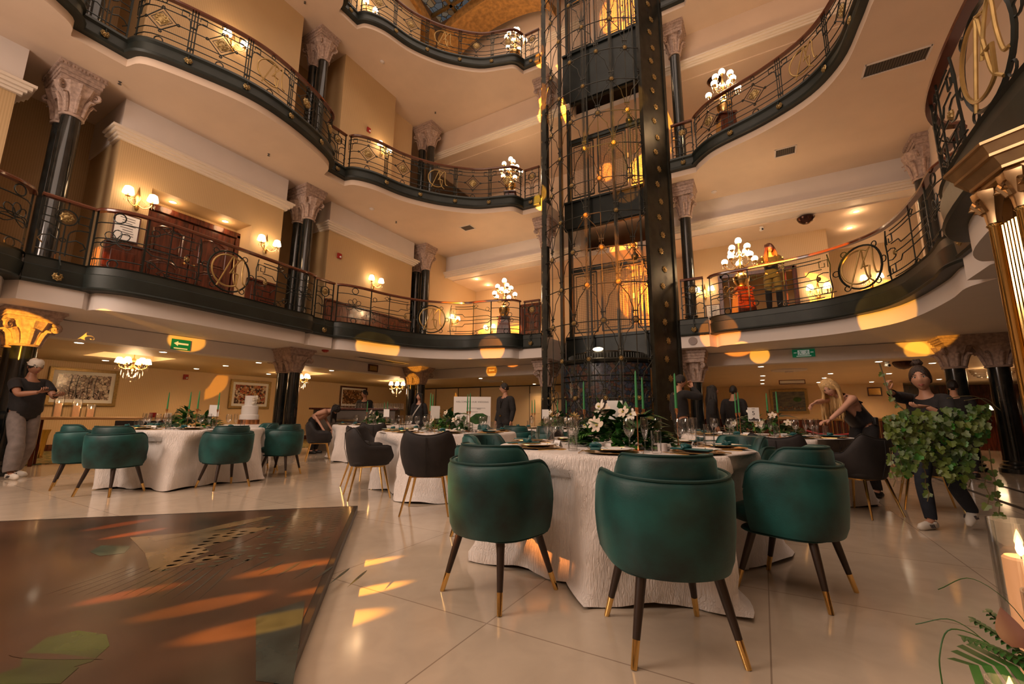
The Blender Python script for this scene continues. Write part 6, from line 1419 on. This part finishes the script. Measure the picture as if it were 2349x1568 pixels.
    for n in 'RL':
        a, to = V_[names['an' + n]], V_[names['to' + n]]; d = (to - a); flat_ = V((d.x, d.y, 0)).normalized(); bk = a - flat_ * .03 * k
        q = B(); sole = a.z - .085 * k; tilt = (d.normalized().z < -.6)
        if not tilt:
            q.tube([V((bk.x, bk.y, sole + .04 * k)) - flat_ * .025, V((a.x, a.y, sole + .045 * k)), V((a.x, a.y, sole + .042 * k)) + flat_ * .09 * k, V((a.x, a.y, sole + .032 * k)) + flat_ * .17 * k, V((a.x, a.y, sole + .026 * k)) + flat_ * .205 * k], [.036 * k, .048 * k, .046 * k, .04 * k, .02 * k], 12, flat=.86)
            q.tube([a - V((0, 0, .005)), V((a.x, a.y, sole + .05 * k))], [.046 * k, .045 * k], 10)
        else:
            dd = d.normalized(); q.tube([a - dd * .03 + V((0, 0, .0)), a + dd * .03, a + dd * .12 * k, a + dd * .19 * k], [.042 * k, .05 * k, .045 * k, .022 * k], 12)
        so = build(q, 'shoe', K[shoe], c, smooth=180)
        if shoe == 'shoe':      # three dark side stripes
            st_ = B(); lt = flat_.cross(V((0, 0, 1)))
            for sgn in (-1, 1):
                for i in range(3):
                    p0 = V((a.x, a.y, sole + .06 * k)) + flat_ * (.045 + .025 * i) * k + lt * sgn * .040 * k; st_.tube([p0, p0 + flat_ * -.012 + V((0, 0, -.035 * k)) + lt * sgn * .009 * k], .0055, 5)
            build(st_, 'shoe_stripes', K['ink'], so)
    # hair
    b = B(); b.T = Tm @ M.Scale(k * hk, 4); n, m = 36, 22; vs = []
    for j in range(m + 1):
        p = -PI / 2 + PI * j / m
        for i in range(n):
            a = 2 * PI * i / n; x, y, z = cos(p) * sin(a), cos(p) * cos(a), sin(p); hl = .52 - .85 * (abs(x) ** 1.6) if y > 0 else (-.52 if hair != 'short' else -.35)
            if y > 0 and hair in ('long', 'blonde'): hl -= .3 * abs(x)
            q = min(1, max(0, (z - hl) / .16 + .5)); q = q * q * (3 - 2 * q); vol = {'short': 1.10, 'bun': 1.09}.get(hair, 1.14) + .012 * sin(9 * a + 5 * z) + (.03 * abs(sin(7 * a) * cos(9 * z)) if curly else 0); r_ = .86 + (vol - .86) * q
            vs.append((x * .0765 * r_, y * (.094 if y > 0 else .100) * r_, z * .119 * r_ + .002))
    fs = [(j * n + i, (j + 1) * n + i, (j + 1) * n + (i + 1) % n, j * n + (i + 1) % n) for j in range(m) for i in range(n)]
    b.add(vs, fs)
    if hair == 'bun': b.ball((0, -.035, .148), (.045, .042, .038), 12, 8); [b.tube([(.045 * cos(a), -.035 + .042 * sin(a), .14), (.02 * cos(a + 1), -.035 + .02 * sin(a + 1), .185)], .010, 5) for a in [q * .9 for q in range(7)]]
    if hair in ('long', 'blonde'):
        rr = random.Random(4); b.T = None; dn = V((0, 0, -1)); N_ = 64
        for i in range(N_):
            a = -PI * .62 + PI * 1.24 * i / (N_ - 1) + PI; x, y = sin(a), cos(a)      # round the back and sides
            root = Tm @ V((x * .070 * k * rr.uniform(.6, 1.05), y * .085 * k - .004, (.09 + rr.uniform(-.03, .02)) * k)); mid = Tm @ V((x * .098 * k, y * .115 * k, -.04 * k)); ln_ = (.34 if hair == 'long' else .40) * k * rr.uniform(.85, 1.1)
            out = (mid - hc); out.z = 0; out = out.normalized() if out.length > 1e-4 else V((0, -1, 0)); tip = mid + dn * ln_ + out * rr.uniform(-.02, .05); b.tube(cr([root, mid, mid.lerp(tip, .5) + out * .012, tip], 3), [.017, .019, .020, .020, .019, .018, .017, .013, .010, .004], 6)
    build(b, 'hair', K[hairm], c, smooth=180)
    if extra: extra(c, J, k, Tm, V_, names)
    return c
# woman carrying ivy, mid-stride
def e_none(*a): pass
HR = (4.69, -6.22, 1.27); HL = (4.96, -6.17, 1.12)
person('woman in black with a hair bun walking with an armful of ivy', 5.06, 5.86, (-.62, .78), 1.50, hk=1.16, lean=.08, head=(.36, .0, .05), hands={'R': (HR, (-.1, -.1, 1), (.6, .2, 0), 1.2, (.6, -.2, -1)), 'L': (HL, (-.9, -.2, .05), (0, .2, .9), .7, (-.5, -.3, -.8))}, feet={'R': (.06, .16, 0, .1), 'L': (-.10, -.30, .09, .05)}, top='blackcloth', sleeve='mid', legs='navy', shoe='shoe', hair='bun', hairm='hairbr', skinm='skin', female=True, fat=1.12)
# ivy bundle in her arms
def ivyleaf(b, p, d, n, r):
    p, d, n = V(p), V(d).normalized(), V(n); sd = d.cross(n)
    if sd.length < 1e-3: sd = V((1, 0, 0))
    sd.normalize(); n = sd.cross(d); pts = [(0, 0), (-.42, -.12), (-.62, .28), (-.38, .45), (-.42, .75), (0, 1.12), (.42, .75), (.38, .45), (.62, .28), (.42, -.12)]
    b.add([tuple(p + sd * (x * r) + d * (y * r) + n * (.18 * r * abs(x))) for x, y in pts] , [(0, 1, 2, 3), (0, 3, 4, 5), (0, 5, 6, 7), (0, 7, 8, 9)])
iv = thing('ivy_bundle', 'big armful of trailing green ivy carried by the walking woman', 'ivy', (5.0, -6.0, 0)); b = B(); stems = B(); rr = random.Random(3)
camr = V((.866, .5, 0)); tow = V((-.23, -.97, 0))
for i in range(520):
    u = rr.uniform(-1, 1); v = rr.uniform(0, 1) ** 1.25; top = 1.07 - .04 * u * u + .10 * max(0, u); length = .60 - .22 * abs(u - .0) + .1 * sin(5 * u); x = .08 + .47 * u * (1 - .12 * v); z = top - length * v + rr.uniform(-.03, .03); y = .30 + rr.uniform(-.12, .12) - .06 * u * u
    p = camr * x + tow * y; b.mi = 1 if rr.random() < .12 else 0
    ivyleaf(b, (p.x, p.y, z), (rr.uniform(-.5, .5), rr.uniform(-.6, .2), -1 + rr.uniform(-.3, .6)), tow + V((rr.uniform(-.6, .6), rr.uniform(-.3, .3), rr.uniform(-.1, .8))), rr.uniform(.030, .064))
for x0, z1, n_ in ((.42, .28, 6), (.50, .20, 7), (-.30, .45, 4), (.1, .42, 4), (-.1, .30, 5), (-.38, .42, 4), (.28, .42, 4)):
    pts = [camr * (x0 + .02 * sin(3 * q)) + tow * (.30 + .02 * cos(4 * q)) + V((0, 0, .75 + (z1 - .75) * q / 6)) for q in range(7)]; stems.tube(pts, .0035, 5)
    for q in range(n_): w_ = pts[min(6, q + 1)]; ivyleaf(b, w_, (rr.uniform(-1, 1), 0, -.5), tow + V((0, 0, rr.uniform(0, .6))), rr.uniform(.035, .06))
for x0, zz, dx in ((.35, 1.17, .32), (.2, 1.19, .42), (.38, 1.07, .2)): stems.tube(cr([camr * x0 + tow * .36 + V((0, 0, zz)), camr * (x0 + dx * .6) + tow * .3 + V((0, 0, zz + .02)), camr * (x0 + dx) + tow * .25 + V((0, 0, zz - .08))], 5), .004, 5)
hr = V(HR) - V((5.0, -6.0, 0)); pts = cr([hr + V((-.03, -.01, .26)), hr + V((-.01, 0, .14)), hr + V((.0, -.02, .02)), hr + V((.05, -.02, -.12)), hr + V((.12, 0, -.2))], 5); stems.tube(pts, .006, 6)
for q in (4, 8, 11, 13, 16, 19): ivyleaf(b, pts[q], (rr.uniform(-.6, .6), -.1, -.6), tow, rr.uniform(.03, .045))
build(b, 'leaves', [K['ivy'], K['ivy2']], iv, smooth=0); build(stems, 'stems', K['stem'], iv)
# blonde woman bending over the number five table
def e_pack(c, J, k, Tm, Vv, nm): q = B(); q.box(J['pel'] + V((-.17, .02, .04)), (.06, .05, .10)); build(q, 'radio_pack', K['black'], c, bevel=.01); q = B(); [q.tube([J['chest'] + V((s * .10, .10, .05)), J['nb'] + V((s * .09, .0, .0)), J['chest'] + V((s * .09, -.12, .05))], .012, 6) for s in (-1, 1)]; build(q, 'shoulder_straps', K['satin'], c)
person('blonde woman in a black strappy top bending over the number five table', 4.80, 4.08, (-.78, .62), 1.72, lean=.74, head=(.5, .15, .0), hands={'R': ((3.88, -5.36, 1.11), (-.6, -.35, -.4), (.3, -.3, -.8), 1.0, (.5, .2, -.2)), 'L': ((4.22, -4.86, .83), (-.8, -.3, -.25), (0, 0, -1), .5, (-.6, -.2, .3))}, top='satin', sleeve='strap', legs='blackcloth', hair='blonde', hairm='hairy', skinm='skinl', female=True, fat=1.1, extra=e_pack)
# man with a cap at the left
def e_cap(c, J, k, Tm, Vv, nm):
    q = B(); q.T = Tm; q.lathe([(.092, .03), (.096, .06), (.088, .10), (.06, .128), (0, .138)], 20, (0, -.006, 0), sx=.92, sy=1.08); q.tube([(-.06, -.09, .035), (0, -.15, .02), (.06, -.09, .035)], [.02, .05, .02], 8, flat=.2, up=(0, 1, 0)); q.lathe([(.096, .02), (.099, .03), (.095, .045)], 20, (0, -.006, 0), sx=.92, sy=1.08); build(q, 'cap', K['shoe'], c, smooth=60)
    w = Vv[nm['wrR']]; q = B(); q.box(w + V((-.03, .13, .035)), (.08, .15, .01)); build(q, 'phone', K['black'], c)
    w = Vv[nm['wrL']]; q = B(); q.tube([w - V((0, .012, 0)), w + V((0, .012, 0))], .034, 10); build(q, 'wrist_watch', K['black'], c)
person('man in a white backwards cap, black t-shirt and grey trousers looking at his phone', -6.47, 9.42, (.95, -.30), 1.84, head=(0, -.30, 0), hands={'R': ((.12, .42, 1.24), (.8, .2, .2), (0, 0, 1), .9, (.6, -.3, -.8), True), 'L': ((-.10, .40, 1.20), (.8, .2, .1), (0, 0, 1), .7, (-.6, -.3, -.8), True)}, feet={'R': (.12, .16, 0, .1), 'L': (-.10, -.16, 0, .2)}, sleeve='short', legs='greycloth', shoe='shoe', skinm='skind', fat=1.18, hem=.25, extra=e_cap)
def e_print(c, J, k, Tm, Vv, nm): words('AV', .11, c, J['chest'] + V((.02, .162, .0)), (PI / 2, 0, PI), K['greycloth'], 'shirt_print')
person('man in a dark printed t-shirt partly hidden behind the man in the cap', -8.3, 10.35, (.75, .3), 1.62, head=(.2, -.3, 0), hands={'R': ((.12, .36, 1.0), (.8, .2, 0), (0, 0, -1), .5, (.6, -.3, -.8), True), 'L': ((-.16, .32, 1.0), (.8, .2, 0), (0, 0, -1), .5, (-.6, -.3, -.8), True)}, sleeve='short', skinm='skind', extra=e_print)
# staff and guests further back
def e_glasses(c, J, k, Tm, Vv, nm):
    q = B(); q.T = Tm @ M.Scale(k * .98, 4)
    for s in (-1, 1): q.tube([(s * .031 + .02 * cos(a), .102, .010 + .015 * sin(a)) for a in [2 * PI * i / 12 for i in range(12)]], .002, 4, True); q.tube([(s * .052, .10, .012), (s * .079, .0, .012)], .002, 4)
    q.tube([(-.011, .103, .012), (.011, .103, .012)], .002, 4); build(q, 'spectacles', K['black'], c)
    q = B(); q.box(J['waist'] + V((0, .148, -.09)), (.05, .02, .035)); build(q, 'belt_buckle', K['brass'], c); q = B(); q.tube([J['nb'] + V((-.05, .06, -.01)), J['chest'] + V((-.02, .155, .02)), J['chest'] + V((0, .16, -.1))], .014, 6, flat=.4); q.tube([J['nb'] + V((.05, .06, -.01)), J['chest'] + V((.02, .155, .02)), J['chest'] + V((0, .16, -.1))], .014, 6, flat=.4); build(q, 'lapels', K['black'], c)
person('man in a dark suit and spectacles standing beside the welcome board', -1.58, 2.78, (-.25, .97), 1.76, head=(-.6, 0, 0), jacket=True, hair='short', skinm='skin', extra=e_glasses, fat=1.1)
person('curly-haired man in black holding his hand to his face beside the right lift post', 2.35, 3.15, (.55, -.35), 1.77, head=(.0, -.1, 0), hands={'R': ((.08, .22, 1.52), (-.3, .3, 1), (-.5, -.5, 0), 1.0, (.8, .2, -.8), True)}, jacket=False, hair='short', curly=True, skinm='skin')
person('woman in black with long dark hair standing beside the right lift column', 2.75, 1.65, (.85, -.2), 1.66, head=(.0, .1, 0), hair='long', skinm='skin', female=True, jacket=True)
person('man in a dark jacket with his back turned, beside the long-haired woman', 3.12, .85, (.2, -.98), 1.70, hair='short', jacket=True, fat=1.15)
def e_strap(c, J, k, Tm, Vv, nm): q = B(); q.tube(cr([J['nb'] + V((-.08, .05, .0)), J['chest'] + V((0, .165, -.02)), J['waist'] + V((.13, .12, -.04)), J['pel'] + V((.17, .02, .02))], 5), .018, 6, flat=.4); build(q, 'white_bag_strap', K['white'], c)
person('woman in black with a white bag strap standing in front of the far twin column', -4.62, 2.36, (.35, .93), 1.62, head=(.0, 0, 0), hair='long', female=True, jacket=True, skinm='skinl', extra=e_strap)
person('bartender in a black shirt standing behind the bar counter', -7.1, 2.1, (.5, .86), 1.76, head=(-.75, -.1, 0), hair='short', skinm='skin')
person('woman with hair hanging down, stooping beside the left end of the bar', -6.6, 4.15, (.9, -.35), 1.66, lean=1.15, head=(0, -.3, 0), hair='long', female=True, top='skinl', sleeve='short', skinm='skinl')
K['hairred'] = mat('auburn_hair', (.16, .05, .02), .45, var=.4, vscale=12, stretch=(14, 14, 1))
def e_floral(c, J, k, Tm, Vv, nm): q = B(); [q.ball(Vv[nm[n]] + V((rr.uniform(-.05, .05), rr.uniform(.02, .06), rr.uniform(-.03, .05))), .018, 6, 4) for n in ('uaR', 'uaL', 'faL', 'faR', 'shR', 'elR', 'elL') for _ in range(3)]; build(q, 'floral_sleeve_print', K['petalw'], c)
person('red-haired woman in black leaning on the first gallery handrail', 4.09, .12, (.05, 1), 1.68, z0=3.40, head=(.35, .15, .1), hands={'R': ((3.97, -.45, 4.50), (.8, -.3, .0), (0, 0, -1), .4, (.8, -.2, -.5)), 'L': ((4.18, -.46, 4.50), (-.8, -.3, .0), (0, 0, -1), .4, (-.8, -.2, -.5))}, hair='long', hairm='hairred', skinm='skinl', female=True, extra=e_floral)
person('man in black with his back turned at the right-hand columns', 6.72, .62, (.3, -.95), 1.72, hair='short', jacket=True)
person('woman in profile at the far right beyond the ivy', 7.75, .35, (.75, .2), 1.64, hair='long', hairm='hairbr', female=True, skinm='skind')
# far bar at the right edge
c = thing('back_bar', 'mahogany back bar with shelves at the far right', 'bar', at((11.5, -9.5))); b = B(); b.box((0, 0, .55), (6.5, .6, 1.1)); build(b, 'counter', K['wood'], c, smooth=0); b = B(); b.box((0, -.1, 1.13), (6.7, .8, .05)); build(b, 'worktop', K['rail'], c, smooth=0)
for z in (1.5, 1.85): b = B(); b.box((0, 1.5, z), (6.4, .3, .03)); build(b, 'bar_shelf', K['wood'], c, smooth=0)
for x, l in ((-1.2, 'left'), (1.4, 'right')):
    d = thing('shelf_lamp', 'small shaded lamp on the far bar, %s one' % l, 'lamp', (11.5 + x, 9.3, 1.156)); b = B(); b.lathe([(.06, 0), (.02, .03), (.02, .2)], 10); build(b, 'base', K['gold'], d); b = B(); b.lathe([(.12, .18), (.07, .34)], 14); build(b, 'lamp_shade', K['bulb'], d, solid=.004); LIGHTS.append((11.5 + x, -9.3, 1.5, 6))
EXPO = -0.08
def light(kind, loc, e, col, size=.1, rot=None, tgt=None, spot=40, blend=.3, sx=None, sy=None):
    l = bpy.data.lights.new('scene_light', kind); l.energy = e; l.color = col
    if kind == 'AREA':
        l.shape = 'RECTANGLE'; l.size = sx or size; l.size_y = sy or size
    else: l.shadow_soft_size = size
    if kind == 'SPOT': l.spot_size = math.radians(spot); l.spot_blend = blend
    o = bpy.data.objects.new('scene_light', l); C.objects.link(o); o.location = loc
    if tgt is not None: o.rotation_euler = (V(tgt) - V(loc)).to_track_quat('-Z', 'Y').to_euler()
    elif rot: o.rotation_euler = rot
    return o
WARM = (1, .60, .30); PINK = (1, .74, .58)
light('AREA', (0, -6.5, 17.2), 800, PINK, sx=11, sy=12)                       # added atrium fill just under the stained-glass roof
light('AREA', (0, -13.5, 9), 420, PINK, sx=10, sy=6, rot=(math.radians(70), 0, 0))  # added soft front fill, high up behind the camera
w = bpy.data.worlds.new('world'); bpy.context.scene.world = w; w.use_nodes = True
w.node_tree.nodes['Background'].inputs[0].default_value = (.5, .33, .22, 1); w.node_tree.nodes['Background'].inputs[1].default_value = .05

for s_, t_, z_, e_ in LIGHTS: light('POINT', (s_, -t_, z_), e_ * 1.25, WARM, .12)
for s_, t_, l_ in DL: light('SPOT', (s_, -t_, 2.34), 85, WARM, .06, tgt=(s_, -t_, 0), spot=130, blend=1)

AMB = (1, .40, .03); ORG = (1, .26, .02)
light('AREA', (-3.5, -15.2, 5.0), 460, (1, .78, .64), sx=4, sy=2, tgt=(1.5, -5, 1))         # added front fill standing in for stage lamps behind the camera
L0 = (-.6, -15.2, 2.35)
for tg, w, e, col in (((-7.0, -9.45, 2.25), 5.4, 3200, AMB), ((-7.45, -6.95, 2.60), 2.6, 2600, AMB), ((-5.55, -3.2, 2.88), 3.6, 4200, AMB), ((-3.2, -.98, 2.98), 3.1, 4200, ORG), ((2.9, -.35, 3.0), 3.4, 4200, ORG), ((5.75, -1.55, 2.9), 4.0, 4200, AMB),
        ((3.7, 1.0, 2.58), 1.5, 4200, AMB), ((6.7, 1.0, 2.5), 1.3, 4200, AMB), ((-4.4, 1.0, 2.55), 1.5, 4200, AMB), ((-7.2, .2, 2.2), 2.0, 4200, AMB), ((-7.0, -8.95, 3.85), 3.2, 2600, ORG)):
    light('SPOT', L0, e * 3.5, col, .02, tgt=tg, spot=w, blend=.12)
L1 = (.6, -14.8, 3.6)
for tg, w, e, col in (((-1.7, -.4, 10.9), 3.6, 26000, ORG), ((-1.7, -.4, 12.6), 2.0, 26000, ORG), ((-1.7, -.4, 7.6), 2.6, 22000, AMB), ((.5, 4.1, 10.3), 4.5, 9000, AMB), ((.4, 1.8, 15.4), 5, 14000, ORG), ((.75, 3.5, 5.2), 4.5, 9000, ORG), ((.6, -1.4, 7.3), 3.4, 6500, ORG), ((1.7, -.7, 13.7), 3.2, 22000, ORG), ((.2, -1.5, 5.9), 3.2, 6500, ORG), ((-.6, -1.3, 8.7), 2.2, 6500, ORG), ((1.2, 1.0, 10.2), 4.0, 6500, AMB), ((.5, 3.2, 5.2), 7, 5200, ORG), ((.3, -.6, 15.2), 5, 6500, ORG), ((1.3, -1.2, 6.9), 1.6, 6500, ORG),
        ((5.0, 3.0, 4.55), 4.0, 6500, AMB), ((6.4, 3.0, 4.6), 3.0, 6500, AMB), ((3.5, .2, 4.0), 2.6, 6500, ORG), ((-5.6, 2.0, 4.2), 4.0, 6500, AMB), ((-4.9, 3.4, 4.3), 3.0, 6500, AMB), ((3.97, -.3, 4.7), 2.2, 5000, ORG)):
    light('SPOT', L1, e * 9, col, .02, tgt=tg, spot=w, blend=.2)
L2 = (-1.1, -15.2, 1.75)
for tg, w, e, col in (((.68, -10.4, .06), 1.5, 2600, ORG), ((1.15, -10.3, .06), 1.8, 2600, AMB), ((1.6, -10.25, .06), 2.0, 2600, AMB), ((-1.2, -9.85, .06), 1.6, 2600, ORG), ((-.75, -9.9, .06), 1.3, 2600, ORG), ((1.23, -9.28, 0), 1.0, 3200, AMB), ((1.6, -9.6, 0), 1.1, 3200, AMB), ((1.0, -9.75, .06), 1.6, 2600, AMB)):
    light('SPOT', L2, e * 7, col, .02, tgt=tg, spot=w, blend=.35)

light('SPOT', (-3.2, -14.2, 2.3), 6500, (1, .30, .06), .06, tgt=(2.32, -9.0, .40), spot=4.5, blend=.8)      # soft amber patches on the nearest cloth
light('SPOT', (6.6, -14.5, 3.6), 5000, (1, .50, .16), .06, tgt=(3.62, -8.55, .45), spot=6, blend=.6)
cd = bpy.data.cameras.new('camera'); cam = bpy.data.objects.new('camera', cd); C.objects.link(cam)
cd.sensor_width = 36; cd.lens = 985 / 2349 * 36; cd.clip_start = .02; cd.clip_end = 200
pitch = math.atan(170 / 985); roll = math.radians(.47); yaw = math.radians(30)
cam.matrix_world = M.Translation((3.65, -11.54, 1.0)) @ M.Rotation(yaw, 4, 'Z') @ M.Rotation(PI / 2 + pitch, 4, 'X') @ M.Rotation(roll, 4, 'Z')
sc = bpy.context.scene; sc.camera = cam
sc.view_settings.view_transform = 'Standard'; sc.view_settings.look = 'None'; sc.view_settings.gamma = 1; sc.view_settings.use_curve_mapping = False
sc.view_settings.exposure = EXPO
cy = sc.cycles; cy.max_bounces = 6; cy.diffuse_bounces = 3; cy.glossy_bounces = 3; cy.transmission_bounces = 4; cy.transparent_max_bounces = 14
cy.caustics_reflective = False; cy.caustics_refractive = False; cy.sample_clamp_indirect = 4; cy.blur_glossy = .5
cy.use_denoising = True; cy.use_adaptive_sampling = True; cy.adaptive_threshold = .02
